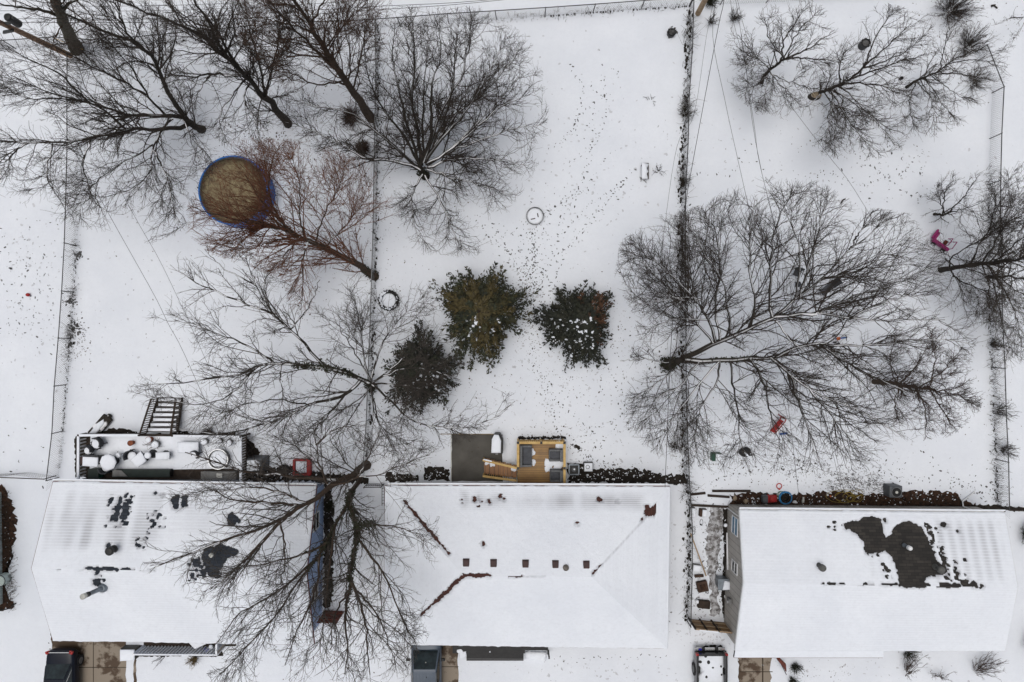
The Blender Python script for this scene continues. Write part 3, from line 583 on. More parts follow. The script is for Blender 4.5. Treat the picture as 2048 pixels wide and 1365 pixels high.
    bare_tree('silver_maple_tree', 'huge bare tree with snow lined limbs fanning out from the right fence line', (1335, 730), [
        L(1, .85, (1334, 730, 0), (1342, 727, .9), (1366, 719, 1.9)),
        L(.68, .12, (1365, 717, 1.3), (1425, 690, 3), (1490, 662, 4.4), (1545, 636, 5.5), (1590, 600, 6.5), (1640, 560, 7.6), (1700, 500, 9), (1760, 450, 10)),
        L(.5, .1, (1548, 634, 5.6), (1620, 628, 6.8), (1640, 628, 7), (1700, 637, 8), (1780, 640, 9), (1890, 640, 10.3)),
        L(.32, .08, (1640, 626, 7), (1690, 600, 8), (1760, 575, 9.2), (1850, 540, 10.5)), L(.38, .08, (1545, 636, 5.5), (1540, 570, 7), (1545, 500, 8.5), (1560, 430, 9.8), (1590, 380, 10.8)),
        L(.34, .08, (1500, 657, 4.6), (1510, 600, 6.2), (1500, 540, 7.5), (1500, 460, 9), (1510, 400, 10)), L(.42, .08, (1432, 688, 3.1), (1415, 640, 4.5), (1390, 600, 5.8), (1340, 550, 7.2), (1280, 500, 8.6)),
        L(.25, .08, (1390, 605, 5.6), (1340, 600, 6.8), (1270, 610, 8)), L(.34, .08, (1440, 683, 3.4), (1430, 610, 5), (1440, 540, 6.8), (1430, 460, 8.5), (1400, 430, 9.2)),
        L(.66, .12, (1368, 719, 1.4), (1440, 722, 2.8), (1500, 718, 4), (1545, 720, 4.8), (1580, 750, 5.6), (1640, 790, 6.6), (1720, 820, 7.8), (1810, 875, 9)),
        L(.42, .08, (1545, 720, 4.8), (1610, 690, 6), (1680, 690, 7), (1760, 690, 8), (1860, 680, 9.5), (1950, 690, 10.3)),
        L(.36, .08, (1580, 750, 5.6), (1600, 810, 7), (1620, 870, 8.2), (1640, 930, 9)), L(.36, .08, (1500, 718, 4), (1530, 770, 5.4), (1540, 830, 6.8), (1560, 880, 8)),
        L(.28, .08, (1440, 722, 2.8), (1430, 770, 4.2), (1400, 820, 5.6), (1390, 890, 7)), L(.25, .08, (1400, 722, 2), (1360, 770, 3.6), (1310, 800, 5), (1290, 850, 6)),
        L(.28, .08, (1460, 722, 3.2), (1470, 790, 5), (1480, 860, 6.8), (1490, 920, 8)), L(.33, .08, (1640, 690, 6.4), (1700, 730, 7.6), (1760, 760, 8.8), (1830, 790, 9.6)),
        L(.2, .08, (1345, 726, .8), (1290, 720, 2.2), (1240, 722, 3.2)), L(.2, .08, (1350, 735, .8), (1310, 770, 2.2), (1260, 800, 3.4)),
        L(.3, .08, (1600, 595, 6.7), (1620, 520, 8.2), (1640, 450, 9.6), (1650, 400, 10.4)), L(.3, .08, (1640, 560, 7.6), (1720, 540, 9), (1800, 490, 10.4)),
        L(.3, .08, (1620, 780, 6.4), (1680, 850, 7.8), (1720, 910, 8.8)), L(.26, .08, (1390, 602, 5.8), (1380, 540, 7.2), (1370, 480, 8.6)),
        L(.26, .08, (1550, 640, 5.6), (1590, 690, 6.4), (1640, 720, 7)), L(.26, .08, (1700, 637, 8), (1780, 600, 9.4), (1860, 590, 10.4)),
        L(.34, .08, (1428, 690, 3.0), (1380, 630, 5), (1320, 560, 7), (1262, 500, 8.6)), L(.26, .08, (1460, 675, 3.8), (1450, 580, 6.2), (1400, 490, 8.4), (1370, 440, 9.4)), L(.26, .08, (1590, 600, 6.5), (1600, 500, 8.6), (1560, 400, 10.4)),
        L(.26, .08, (1400, 600, 5.6), (1330, 590, 6.8), (1250, 570, 8.2)), L(.24, .08, (1700, 500, 9), (1740, 430, 10.4)),
        L(.24, .08, (1415, 640, 4.5), (1350, 640, 5.8), (1290, 660, 7)), L(.24, .08, (1440, 722, 2.8), (1350, 830, 5), (1320, 880, 6))],
        0.29, bark='bark_snowy', L1=(1.8, 4.6), d=(2.6, 2.7, 4.5), wander=0.13, out=0.34, r3=.0066,
        poly=[(1225, 560), (1240, 480), (1310, 430), (1400, 410), (1500, 350), (1640, 360), (1720, 410), (1850, 430), (1900, 540), (1960, 660), (1940, 770), (1870, 910), (1650, 960), (1450, 950), (1330, 930), (1240, 860), (1270, 640)],
        ivy=[(9, .1, .35, 200, .06), (0, 0, .7, 520, .26)])
    bare_tree('crabapple_tree', 'small dense reddish dark tree at the edge of the huge snow lined tree', (1748, 764), [
        L(1, .5, (1747, 764, 0), (1790, 768, 1.5), (1830, 775, 2.8), (1870, 780, 4)), L(.5, .1, (1800, 768, 1.8), (1830, 735, 3), (1860, 690, 4.2)),
        L(.4, .1, (1830, 775, 2.8), (1850, 820, 4), (1850, 870, 5)), L(.4, .1, (1800, 770, 2), (1790, 810, 3), (1800, 850, 4)), L(.4, .1, (1850, 777, 3.4), (1910, 790, 4.8), (1955, 812, 5.5)),
        L(.4, .1, (1840, 775, 3), (1890, 740, 4.2), (1920, 700, 5)), L(.35, .1, (1790, 766, 1.5), (1780, 720, 3), (1790, 680, 4)), L(.35, .1, (1860, 779, 3.7), (1890, 830, 4.8), (1910, 860, 5.6)),
        L(.35, .1, (1860, 778, 3.7), (1870, 720, 4.8), (1860, 660, 5.6))],
        0.15, bark='bark_brown', twig='twig_red', L1=(0.9, 2.0), L2=(0.5, 1.2), L3=(0.2, 0.5), d=(5, 5, 6.5), wander=0.25,
        poly=[(1735, 770), (1750, 690), (1800, 655), (1880, 650), (1930, 690), (1975, 770), (1960, 830), (1900, 875), (1830, 885), (1780, 850)])
    bare_tree('maple_tree', 'bare tree with a straight trunk leaning over the right boundary fence', (1882, 541), [
        L(1, .5, (1881, 541, 0), (1930, 533, 2.2), (1990, 525, 4.5), (2060, 515, 7)), L(.4, .1, (1900, 538, 1), (1905, 515, 2), (1960, 480, 4.5), (2040, 430, 7)),
        L(.4, .1, (1900, 540, 1), (1910, 555, 2), (1960, 580, 4), (2020, 590, 6)), L(.35, .1, (1960, 529, 3.4), (2000, 470, 5.5), (2030, 400, 7)), L(.35, .1, (1940, 532, 2.6), (1985, 440, 5), (1990, 380, 6.5)),
        L(.35, .1, (1985, 526, 4.3), (2040, 480, 6), (2080, 440, 7.5))],
        0.16, bark='bark_snowy', d=(2.8, 3.2, 4.6))
    bare_tree('maple_tree', 'low forked bare tree growing in the right boundary fence', (1977, 556), [
        L(1, .4, (1976, 556, 0), (2010, 553, 2), (2060, 560, 4)), L(.5, .1, (1990, 554, 1), (2020, 520, 3), (2060, 490, 5)), L(.5, .1, (1990, 556, 1), (2020, 600, 3), (2040, 660, 4.5)),
        L(.4, .1, (2000, 554, 1.5), (2030, 580, 3), (2070, 600, 4.5)), L(.35, .1, (1985, 557, .7), (1995, 610, 2.2), (2010, 660, 3.4), (2020, 700, 4.4))], 0.11, d=(3, 3.6, 4.6), twig='twig_grey')
    bare_tree('sapling_tree', 'small crooked bare tree behind the pink toy car', (1869, 429), [
        L(1, .5, (1868, 429, 0), (1890, 430, .8), (1905, 420, 1.5)), L(.6, .15, (1885, 430, .8), (1890, 390, 2), (1910, 350, 3.2)), L(.6, .15, (1895, 426, 1.2), (1930, 390, 2.5), (1960, 350, 3.5)),
        L(.5, .15, (1890, 428, .9), (1880, 400, 1.8), (1875, 370, 2.5)), L(.5, .15, (1900, 425, 1.2), (1940, 415, 2.4), (1970, 400, 3.2))], 0.085, L1=(.8, 1.8), L2=(.5, 1.1), L3=(.2, .5), d=(3.6, 3.6, 4))
    bare_tree('plum_tree', 'small round crowned bare tree nearest the back fence and pole', (1526, 166), [
        L(1, .7, (1524, 166, 0), (1530, 150, .8), (1560, 125, 2.2), (1580, 115, 2.8)), L(.6, .12, (1560, 125, 2.2), (1570, 80, 3.6), (1600, 30, 5)), L(.6, .12, (1575, 117, 2.6), (1620, 95, 3.8), (1670, 60, 5)),
        L(.5, .12, (1570, 118, 2.6), (1540, 80, 4), (1530, 40, 5)), L(.5, .12, (1580, 115, 2.8), (1630, 120, 4), (1660, 130, 4.8)), L(.4, .12, (1540, 142, 1.4), (1560, 170, 2.4), (1590, 200, 3.4)),
        L(.4, .12, (1530, 155, .8), (1500, 180, 1.8), (1480, 190, 2.4)), L(.4, .12, (1540, 140, 1.2), (1500, 100, 2.8), (1475, 70, 4)), L(.35, .12, (1535, 150, 1), (1530, 190, 2), (1510, 225, 3)),
        L(.4, .12, (1565, 122, 2.4), (1600, 60, 4.4), (1640, 20, 5.4)), L(.35, .12, (1550, 132, 1.8), (1510, 130, 3), (1470, 130, 4)), L(.3, .1, (1545, 150, 1.2), (1600, 170, 2.6), (1640, 180, 3.6))],
        0.12, bark='bark_snowy', L1=(1.0, 2.3), L2=(.6, 1.4), L3=(.25, .65), d=(3.6, 3.8, 4.2), poly=circ((1568, 112), 128, 16))
    bare_tree('peach_tree', 'leaning bare tree rising from a sawn pale stump', (1630, 192), [
        L(1, .7, (1632, 190, 0), (1645, 184, .6), (1662, 178, 1.3), (1700, 160, 2.8)), L(.5, .1, (1680, 170, 2), (1680, 130, 3.4), (1695, 90, 4.4)), L(.6, .1, (1700, 160, 2.8), (1760, 105, 4.6), (1820, 50, 6.5)),
        L(.5, .1, (1705, 158, 2.9), (1780, 130, 4.6), (1850, 110, 6)), L(.5, .1, (1690, 165, 2.5), (1760, 170, 4), (1830, 190, 5.2)), L(.5, .1, (1662, 181, 1.4), (1690, 230, 3), (1720, 270, 4.2), (1760, 310, 5.2)),
        L(.45, .1, (1665, 182, 1.4), (1660, 240, 3), (1650, 290, 4.2)), L(.45, .1, (1670, 180, 1.6), (1720, 215, 3), (1780, 260, 4.5)), L(.45, .1, (1720, 150, 3.2), (1760, 60, 5), (1790, 20, 6)),
        L(.4, .1, (1665, 182, 1.4), (1670, 250, 3.4), (1670, 310, 4.6)), L(.4, .1, (1680, 172, 2), (1740, 230, 4), (1790, 290, 5.2)), L(.3, .1, (1640, 188, .4), (1620, 210, 1.2), (1600, 215, 2)),
        L(.35, .1, (1730, 135, 3.6), (1800, 110, 5.2), (1850, 70, 6.4))],
        0.13, bark='bark_snowy', L1=(1.1, 2.6), L2=(.6, 1.5), L3=(.25, .65), d=(3.4, 3.6, 4.2), poly=[(1595, 220), (1610, 150), (1670, 60), (1760, 0), (1870, 30), (1880, 130), (1850, 220), (1800, 310), (1720, 330), (1630, 310)])
    stump = T('tree_stump', 'sawn stump with a pale oval cut face under the leaning bare tree', 'stump', P(1628, 194, 0))
    c = P(1628, 194, 0); part(stump, 'bark_side', MB().lathe(c, [(.34, -.05), (.30, .15), (.27, .34)], 16, 1.25, .75), 'bark', smooth=True)
    part(stump, 'cut_face', MB().lathe((c[0], c[1], .341), [(.26, 0), (.25, .012)], 16, 1.25, .72), 'cut_wood')
    bare_tree('peach_tree', 'slim bare tree bent towards the angled corner of the right fence', (1813, 175), [
        L(1, .3, (1812, 175, 0), (1840, 158, 1.2), (1870, 145, 2.4), (1905, 122, 3.6), (1960, 95, 5)), L(.5, .12, (1830, 163, 1), (1820, 210, 2.2), (1830, 260, 3.3)), L(.5, .12, (1850, 155, 1.6), (1880, 200, 3), (1910, 240, 4.2)),
        L(.5, .12, (1870, 146, 2.3), (1930, 150, 3.8), (1980, 160, 5)), L(.4, .12, (1840, 158, 1.2), (1862, 200, 2.4), (1870, 250, 3.4)), L(.4, .12, (1880, 140, 2.6), (1890, 90, 4), (1900, 40, 5)),
        L(.4, .12, (1860, 150, 2), (1900, 180, 3.2), (1930, 200, 4)), L(.4, .12, (1890, 130, 3), (1950, 120, 4.4), (1990, 130, 5.2))], 0.09, twig='twig_grey', L1=(1.0, 2.2), L2=(.6, 1.3), L3=(.25, .6), d=(3.6, 3.6, 4))
    bare_tree('sapling_tree', 'thin bare sapling reaching in beyond the fence corner', (2100, 30), [
        L(1, .4, (2100, 30, 0), (2060, 32, 1.5), (2020, 38, 2.6), (1990, 50, 3.4)), L(.6, .2, (2060, 32, 1.5), (2040, 60, 2.4), (2025, 85, 3))], 0.05, twig='twig_grey', L1=(.5, 1.1), L2=(.3, .6), L3=(.15, .3), d=(2, 2, 2), flare=1)

# ------------------------------------------------------------------ evergreens
def evergreen(name, label, base, h, rad, nb, tints, snow_n, snow_dir, seed, sy=1.0, centre_tint=None):
    rg = np.random.default_rng(seed); x, y, _ = P(*base); root = T(name, label, 'evergreen', (x, y, 0), 'evergreens between the yards')
    part(root, 'trunk', MB().lathe((x, y, 0), [(.16, -.1), (.12, h * .5), (.03, h * .95)], 8), 'bark_brown', smooth=True)
    lobes = rg.uniform(0, 6.28, 5)
    z = h * (0.10 + 0.85 * rg.random(nb) ** 1.15); a = rg.uniform(0, 6.28, nb)
    prof = np.clip(1.05 * (1 - (z / h)) ** 0.62, 0.05, 1.0)
    env = 1 + 0.13 * np.sin(3 * a + lobes[0]) + 0.09 * np.sin(5 * a + lobes[1]) + 0.08 * np.sin(8 * a + lobes[2])
    ln = rad * prof * env * rg.uniform(0.72, 1.12, nb)
    tip = np.stack([x + np.cos(a) * ln, y + np.sin(a) * ln * sy, z + 0.10 * ln - 0.05], -1)
    root_pt = np.stack([x + 0.05 * np.cos(a), y + 0.05 * np.sin(a), z], -1)
    t = np.linspace(0, 1, 5)[None, :, None]; pts = root_pt[:, None] * (1 - t) + tip[:, None] * t; pts[:, :, 2] -= 0.18 * (ln[:, None] * t[:, :, 0] * (1 - t[:, :, 0]))
    V, F = tubes(pts, np.broadcast_to(np.linspace(.022, .006, 5), (nb, 5)), 3); nppart(root, 'branch', V, F, 'bark_brown')
    # sprays of small flat scale-leaf faces strung along every branch
    per = 62; tt = rg.uniform(0.12, 1.05, (nb, per)); c = root_pt[:, None] * (1 - tt[..., None]) + tip[:, None] * tt[..., None]
    side = rg.normal(0, 1, (nb, per)) * (0.26 * np.clip(1.12 - tt, 0.05, 1) * np.clip(tt * 3, 0, 1) + 0.03); dirv = unit(tip - root_pt)
    sd = np.stack([-dirv[:, 1], dirv[:, 0], np.zeros(nb)], -1)
    c = c + sd[:, None] * side[..., None] + rg.normal(0, 0.028, (nb, per, 3)) - np.stack([0 * side, 0 * side, np.abs(side) * .35], -1)
    fw = unit(dirv[:, None] + sd[:, None] * np.sign(side)[..., None] * 0.7 + rg.normal(0, 0.35, (nb, per, 3)))
    up = unit(np.array([0, 0, 1.0]) + rg.normal(0, 0.45, (nb, per, 3))); wd = unit(np.cross(fw, up))
    L_ = rg.uniform(0.05, 0.13, (nb, per, 1)); W_ = L_ * 0.42
    q = np.stack([c - fw * L_, c + wd * W_, c + fw * L_ * 1.2, c - wd * W_], 2).reshape(-1, 3); n = nb * per
    me = npmesh('foliage', q - origin(root), np.arange(4 * n).reshape(-1, 4), False)
    pick = (np.clip(rg.random((nb, 1)) * .8 + .22 * np.cos(a - R(25))[:, None] * (seed == 5), 0, .99) if seed == 5 else rg.random((nb, 1))) * np.ones((1, per)); base_c = np.array(tints)
    k = np.minimum((pick * len(base_c)).astype(int), len(base_c) - 1); colr = base_c[k] * rg.uniform(0.45, 1.1, (nb, per, 1))
    if centre_tint is not None:
        clump = (np.sin(a * 2 + lobes[3]) + np.sin(a * 7 + lobes[4]) > 0.1) & (z > h * 0.46); colr = np.where(clump[:, None, None], np.array(centre_tint) * rg.uniform(.6, 1.2, (nb, per, 1)), colr)
    at = me.attributes.new('tint', 'FLOAT_COLOR', 'POINT'); rgba = np.concatenate([np.repeat(colr.reshape(-1, 3), 4, 0), np.ones((4 * n, 1))], 1)
    at.data.foreach_set('color', rgba.astype(np.float32).ravel()); link('foliage', me, 'foliage', root)
    mb = MB()
    sc_ = np.cos(a - snow_dir); order = np.argsort(-(sc_ * 1.2 + rg.random(nb) * 1.6 + (1 - prof) * 0.2))[:snow_n]
    for i in order:
        f0 = rg.uniform(.35, .95)
        for q in range(int(rg.integers(1, 4))):
            f = min(f0 + q * .055, 1.0); p = root_pt[i] * (1 - f) + tip[i] * f - np.array([0, 0, .18 * ln[i] * f * (1 - f)]); s = rg.uniform(.025, .085)
            mb.blob((p[0] + rg.normal(0, .04), p[1] + rg.normal(0, .04), p[2] + .05), (s * rg.uniform(.8, 1.5), s * rg.uniform(.7, 1.3), s * .45), int(rg.integers(1e6)), 7, 4, .5)
    part(root, 'snow_clump', mb, 'snow', smooth=True)['kind'] = 'stuff'
    return root
def build_evergreens():
    evergreen('cedar_tree', 'bushy olive and bronze evergreen in the middle yard, largest of the three', (966, 632), 5.6, 2.75, 460,
              [(.026, .032, .011), (.040, .039, .012), (.016, .021, .009), (.056, .047, .013)], 120, R(-80), 3, 1.1, (.062, .047, .012))
    evergreen('cedar_tree', 'dark evergreen with white snow clumps nearest the huge bare tree', (1152, 650), 4.2, 2.3, 360,
              [(.014, .018, .009), (.021, .022, .010), (.012, .015, .008), (.018, .022, .010), (.085, .036, .014)], 190, R(-100), 5, 1.15)
    evergreen('cedar_tree', 'dark evergreen tangled under grey bare branches by the middle fence', (850, 742), 3.8, 2.5, 230,
              [(.026, .027, .017), (.022, .026, .012), (.014, .016, .010), (.044, .038, .028)], 60, R(-20), 8, 1.1)

# ------------------------------------------------------------------ snow roofs
def vhash(i, j, s):
    v = np.sin(i * 127.1 + j * 311.7 + s * 74.7) * 43758.5453
    return v - np.floor(v)
def vnoise(x, y, s):
    i, j = np.floor(x), np.floor(y); f, g = x - i, y - j; f = f * f * (3 - 2 * f); g = g * g * (3 - 2 * g)
    return (vhash(i, j, s) * (1 - f) + vhash(i + 1, j, s) * f) * (1 - g) + (vhash(i, j + 1, s) * (1 - f) + vhash(i + 1, j + 1, s) * f) * g
def sdpoly(px, py, pts):
    d = np.full(px.shape, 1e9); n = len(pts)
    for k in range(n):
        (x0, y0), (x1, y1) = pts[k], pts[(k + 1) % n]; ex, ey = x1 - x0, y1 - y0
        t = np.clip(((px - x0) * ex + (py - y0) * ey) / (ex * ex + ey * ey + 1e-9), 0, 1); d = np.minimum(d, np.hypot(px - x0 - ex * t, py - y0 - ey * t))
    return np.where(inside(px, py, pts), -d, d)
def sdline(px, py, pts):
    d = np.full(px.shape, 1e9)
    for (x0, y0), (x1, y1) in zip(pts, pts[1:]):
        ex, ey = x1 - x0, y1 - y0; t = np.clip(((px - x0) * ex + (py - y0) * ey) / (ex * ex + ey * ey), 0, 1); d = np.minimum(d, np.hypot(px - x0 - ex * t, py - y0 - ey * t))
    return d
def roof_snow(parent, c00, c10, c11, c01, shapes, tmax=0.085, seed=1, res=0.05, hip=False):
    c = [np.array(q, float) for q in (c00, c10, c11, c01)]
    W = max(np.linalg.norm(c[1] - c[0]), np.linalg.norm(c[2] - c[3])); D = max(np.linalg.norm(c[3] - c[0]), np.linalg.norm(c[2] - c[1]))
    nu, nv = int(W / res), int(D / res); u, v = np.meshgrid(np.linspace(0, 1, nu), np.linspace(0, 1, nv), indexing='ij'); u_, v_ = u[..., None], v[..., None]
    pos = (c[0] * (1 - u_) + c[1] * u_) * (1 - v_) + (c[3] * (1 - u_) + c[2] * u_) * v_
    px, py = proj(pos); A = (pos[..., 0] + 40); B = v * D
    row = np.floor(B / 0.17); blk = vhash(np.floor(A / 0.21 + row * 0.37), row, seed); fine = vnoise(A * 7, B * 9, seed + 3)
    d = np.full(px.shape, 30.0); melt = np.zeros(px.shape)
    raft = 0.5 + 0.5 * np.cos(A * 2 * np.pi / 0.61) if seed > 40 else np.clip(vnoise(A * 2.1, B * .25, seed + 2) * 1.5 - .25, 0, 1)
    for sh in shapes:
        kd = sh[0]
        if kd == 'poly': d = np.minimum(d, sdpoly(px, py, sh[1]) + (blk - .5) * 3.4 + (fine - .5) * 2.4)
        elif kd == 'line':
            dash = sh[3] if len(sh) > 3 else 0; q = sdline(px, py, sh[1]) - sh[2] + (fine - .5) * 3 + (vhash(np.floor(A / .16), np.floor(pos[..., 1] / .16), seed) - .5) * 2.5
            if dash: q = np.where(vnoise(A * 2.4, B * 0.7, seed + 9) < dash, 6.0, q)
            d = np.minimum(d, q)
        elif kd == 'spot': d = np.minimum(d, np.hypot(px - sh[1], py - sh[2]) - sh[3] + (fine - .5) * 5 + (blk - .5) * 2)
        elif kd == 'streak':
            wgt = np.clip(-sdpoly(px, py, sh[1]) / 14, 0, 1); hit = blk < 1.5 * sh[2] * wgt * (0.35 + 0.9 * (1 - raft))
            d = np.where(hit, np.minimum(d, -1.2 + (fine - .35) * 5), d); melt = np.maximum(melt, wgt * 0.35 * np.clip(1 - raft + fine - .4, 0, 1))
        elif kd == 'thin':
            wgt = np.clip(-sdpoly(px, py, sh[1]) / 22, 0, 1); rows = 0.5 + 0.5 * np.cos(B * 2 * np.pi / 0.17)
            melt = np.maximum(melt, wgt * sh[2] * (0.35 + 0.65 * rows) * np.clip(0.25 + (1 - raft) * 0.8, 0, 1) * (0.4 + vnoise(A * .9, B * .9, seed + 5)))
        elif kd == 'thinline':
            melt = np.maximum(melt, np.clip(1 - sdline(px, py, sh[1]) / sh[2], 0, 1) * sh[3] * (0.4 + 0.9 * fine))
    melt = np.maximum(melt, .09 * (0.5 + 0.5 * np.cos(B * 2 * np.pi / 0.17)) * vnoise(A * .35, B * .5, seed + 11) * (.25 if 20 < seed < 40 else 1) + .05 * fine)
    t = np.clip(d / 5.0, -1, 1) * tmax
    t = np.where(t > 0, t * (0.72 + 0.30 * vnoise(A * .55, pos[..., 1] * .55, 7) + (0 if hip else .045) * np.cos(B * 2 * np.pi / 0.34) * vnoise(A * .3, B * .3, seed + 8)), t); melt = np.clip(melt + np.clip(1 - d / 5.0, 0, 1) * 0.5, 0, 1)
    if not hip: t[0, :] = np.minimum(t[0, :], .002); t[-1, :] = np.minimum(t[-1, :], .002)
    t[:, 0] = np.minimum(t[:, 0], .002)
    V = pos.copy(); V[..., 2] += t + 0.004
    lip = (pos[:, 0] - pos[:, 1]); lip = lip / (np.linalg.norm(lip, axis=1, keepdims=True) + 1e-9); V[:, 0] += lip * (.015 + .085 * vnoise(A[:, :1] * 1.3, A[:, :1] * 0 + seed, 3) * vnoise(A[:, :1] * 5, A[:, :1] * 0, 5)); V[:, 0, 2] -= .01; V[:, 1, 2] += t[:, 1] * 0.3
    i, j = np.meshgrid(np.arange(nu - 1), np.arange(nv - 1), indexing='ij'); q = (i * nv + j).ravel(); F = np.stack([q, q + nv, q + nv + 1, q + 1], -1)
    keep = (t.ravel()[F] > -0.004).sum(1) >= 3; F = F[keep]
    V = V.reshape(-1, 3); used = np.unique(F); remap = np.full(len(V), -1); remap[used] = np.arange(len(used)); 
    tri = F
    me = npmesh('snow_layer', V[used] - origin(parent), remap[tri])
    me.attributes.new('melt', 'FLOAT', 'POINT').data.foreach_set('value', melt.ravel()[used].astype(np.float32))
    return link('snow_layer', me, 'roof_snow', parent)
def roof_mesh(root, planes, thick, m):
    V, F, UV = [], [], []
    for pl in planes:
        p = [np.array(q, float) for q in pl]; o = len(V); V += p; n = len(p); F.append(tuple(range(o, o + n)))
        ex = unit(p[1] - p[0]); nrm = unit(np.cross(p[1] - p[0], p[2] - p[0])); ey = np.cross(nrm, ex)
        UV += [((q - p[0]) @ ex, (q - p[0]) @ ey) for q in p]
        o = len(V); V += [q - np.array([0, 0, thick]) for q in p]; F.append(tuple(range(o + n - 1, o - 1, -1))); UV += [(0, 0)] * n
    off = origin(root); me = bpy.data.meshes.new('roof'); me.from_pydata([tuple(v - off) for v in V], [], F); me.update()
    uv = me.uv_layers.new(name='UV')
    for lp in me.loops: uv.data[lp.index].uv = UV[lp.vertex_index]
    return link('roof', me, m, root)
def beam(a, b, wx, wz, dz=0.0):      # a board along an edge from a to b
    a, b = np.array(a, float), np.array(b, float); t = unit(b - a); s = unit(np.cross(t, [0, 0, 1.0])) * wx / 2; z = np.array([0, 0, wz]); lo = np.array([0, 0, dz])
    return ([tuple(a - s + lo), tuple(a + s + lo), tuple(b + s + lo), tuple(b - s + lo)], [tuple(a - s + lo + z), tuple(a + s + lo + z), tuple(b + s + lo + z), tuple(b - s + lo + z)])
def lerp(a, b, t): return tuple(np.array(a) * (1 - t) + np.array(b) * t)
def house(name, label, bl, br, fr, fl, he, rl, rr, hr, siding, shingles, kind, over, shapes, seeds, trim='trim'):
    """corners in picture order back-left, back-right, front-right, front-left; ridge rl, rr"""
    BL, BR, FR, FL = (P(*q, he) for q in (bl, br, fr, fl)); RL, RR = P(*rl, hr), P(*rr, hr)
    c = [(np.array(BL) + np.array(FR)) / 2][0]; root = T(name, label, 'house', (c[0], c[1], 0))
    if kind == 'gable': planes = [(BR, BL, RL, RR), (FL, FR, RR, RL)]
    else: planes = [(BR, BL, RL, RR), (FL, FR, RR, RL), (BL, FL, RL), (FR, BR, RR)]
    rf = roof_mesh(root, planes, 0.16, shingles)
    mb = MB()
    for a, b in ((BL, BR), (FL, FR)) + (((BL, FL), (BR, FR)) if kind == 'hip' else ((BL, RL), (RL, FL), (BR, RR), (RR, FR))): mb.hexa(*beam(a, b, 0.04, 0.17, -0.165))
    part(rf, 'fascia', mb, trim)
    hp = kind == 'hip'; roof_snow(rf, BR, BL, RL, RR, shapes, seed=seeds, hip=hp); roof_snow(rf, FL, FR, RR, RL, shapes, seed=seeds + 1, hip=hp)
    if kind == 'hip': roof_snow(rf, BL, FL, RL, RL, shapes, seed=seeds + 2, hip=True); roof_snow(rf, FR, BR, RR, RR, shapes, seed=seeds + 3, hip=True)
    # walls set in under the eaves
    def inset(p, q, r_, s):   # corner p pulled towards neighbours q and r_
        p = np.array(p[:2]); return p + unit(np.array(q[:2]) - p) * s[0] + unit(np.array(r_[:2]) - p) * s[1]
    wBL, wBR, wFR, wFL = inset(BL, BR, FL, over), inset(BR, BL, FR, over), inset(FR, FL, BR, over), inset(FL, FR, BL, over)
    ring = [wBL, wBR, wFR, wFL]; top = he - 0.02 + over[1] * (hr - he) / 5.0 * 0.9
    mb = MB(); v = [(q[0], q[1], -0.1) for q in ring] + [(q[0], q[1], top) for q in ring]; f = [(i, i + 4, (i + 1) % 4 + 4, (i + 1) % 4) for i in range(4)]
    if kind == 'gable':
        g0 = (np.array(RL[:2]) + unit(np.array(RR[:2]) - np.array(RL[:2])) * over[0]); g1 = (np.array(RR[:2]) - unit(np.array(RR[:2]) - np.array(RL[:2])) * over[0])
        v += [(g0[0], g0[1], hr - .17), (g1[0], g1[1], hr - .17)]; f += [(4, 7, 8), (6, 5, 9)]
    mb.add(v, f); part(root, 'wall', mb, siding)
    return root, rf, ring, (BL, BR, FR, FL, RL, RR)
def wall_window(root, p0, p1, t, z, wd, ht, glass='glass', cat='window'):
    """a framed window on the wall from p0 to p1 (outside on the right-hand side walking p0 to p1)"""
    a, b = np.array([*p0[:2], 0.0]), np.array([*p1[:2], 0.0]); d = unit(b - a); n = np.array([d[1], -d[0], 0]); c = a + (b - a) * t + np.array([0, 0, z]); up = np.array([0, 0, 1.0])
    def slab(u0, u1, z0, z1, o0, o1):
        q = [c + d * u + up * zz + n * o for o in (o0, o1) for (u, zz) in ((u0, z0), (u1, z0), (u1, z1), (u0, z1))]
        return [tuple(x) for x in q[:4]], [tuple(x) for x in q[4:]]
    e = .05; mb = MB()
    for r_ in ((-wd / 2 - e, wd / 2 + e, ht / 2, ht / 2 + e), (-wd / 2 - e, wd / 2 + e, -ht / 2 - e, -ht / 2), (-wd / 2 - e, -wd / 2, -ht / 2, ht / 2), (wd / 2, wd / 2 + e, -ht / 2, ht / 2), (-wd / 2, wd / 2, -.025, .025)):
        mb.hexa(*slab(*r_, .0, .05))
    fr = part(root, cat, mb, 'white'); part(fr, 'pane', MB().hexa(*slab(-wd / 2, wd / 2, -ht / 2, ht / 2, .005, .02)), glass); return fr
def gutter(rf, a, b, out):
    a, b = np.array(a, float), np.array(b, float); o = np.array([out[0], out[1], 0]); mb = MB()
    mb.hexa(*beam(a + o * .15, b + o * .15, .035, .11, -.10)); mb.hexa(*beam(a + o * .085, b + o * .085, .10, .012, -.10))
    g = part(rf, 'gutter', mb, 'trim'); sn = MB().hexa(*beam(a + o * .15 + np.array([0, 0, .012]), b + o * .15 + np.array([0, 0, .012]), .075, .04, .0)); part(rf, 'gutter_snow', sn, 'snow'); return g
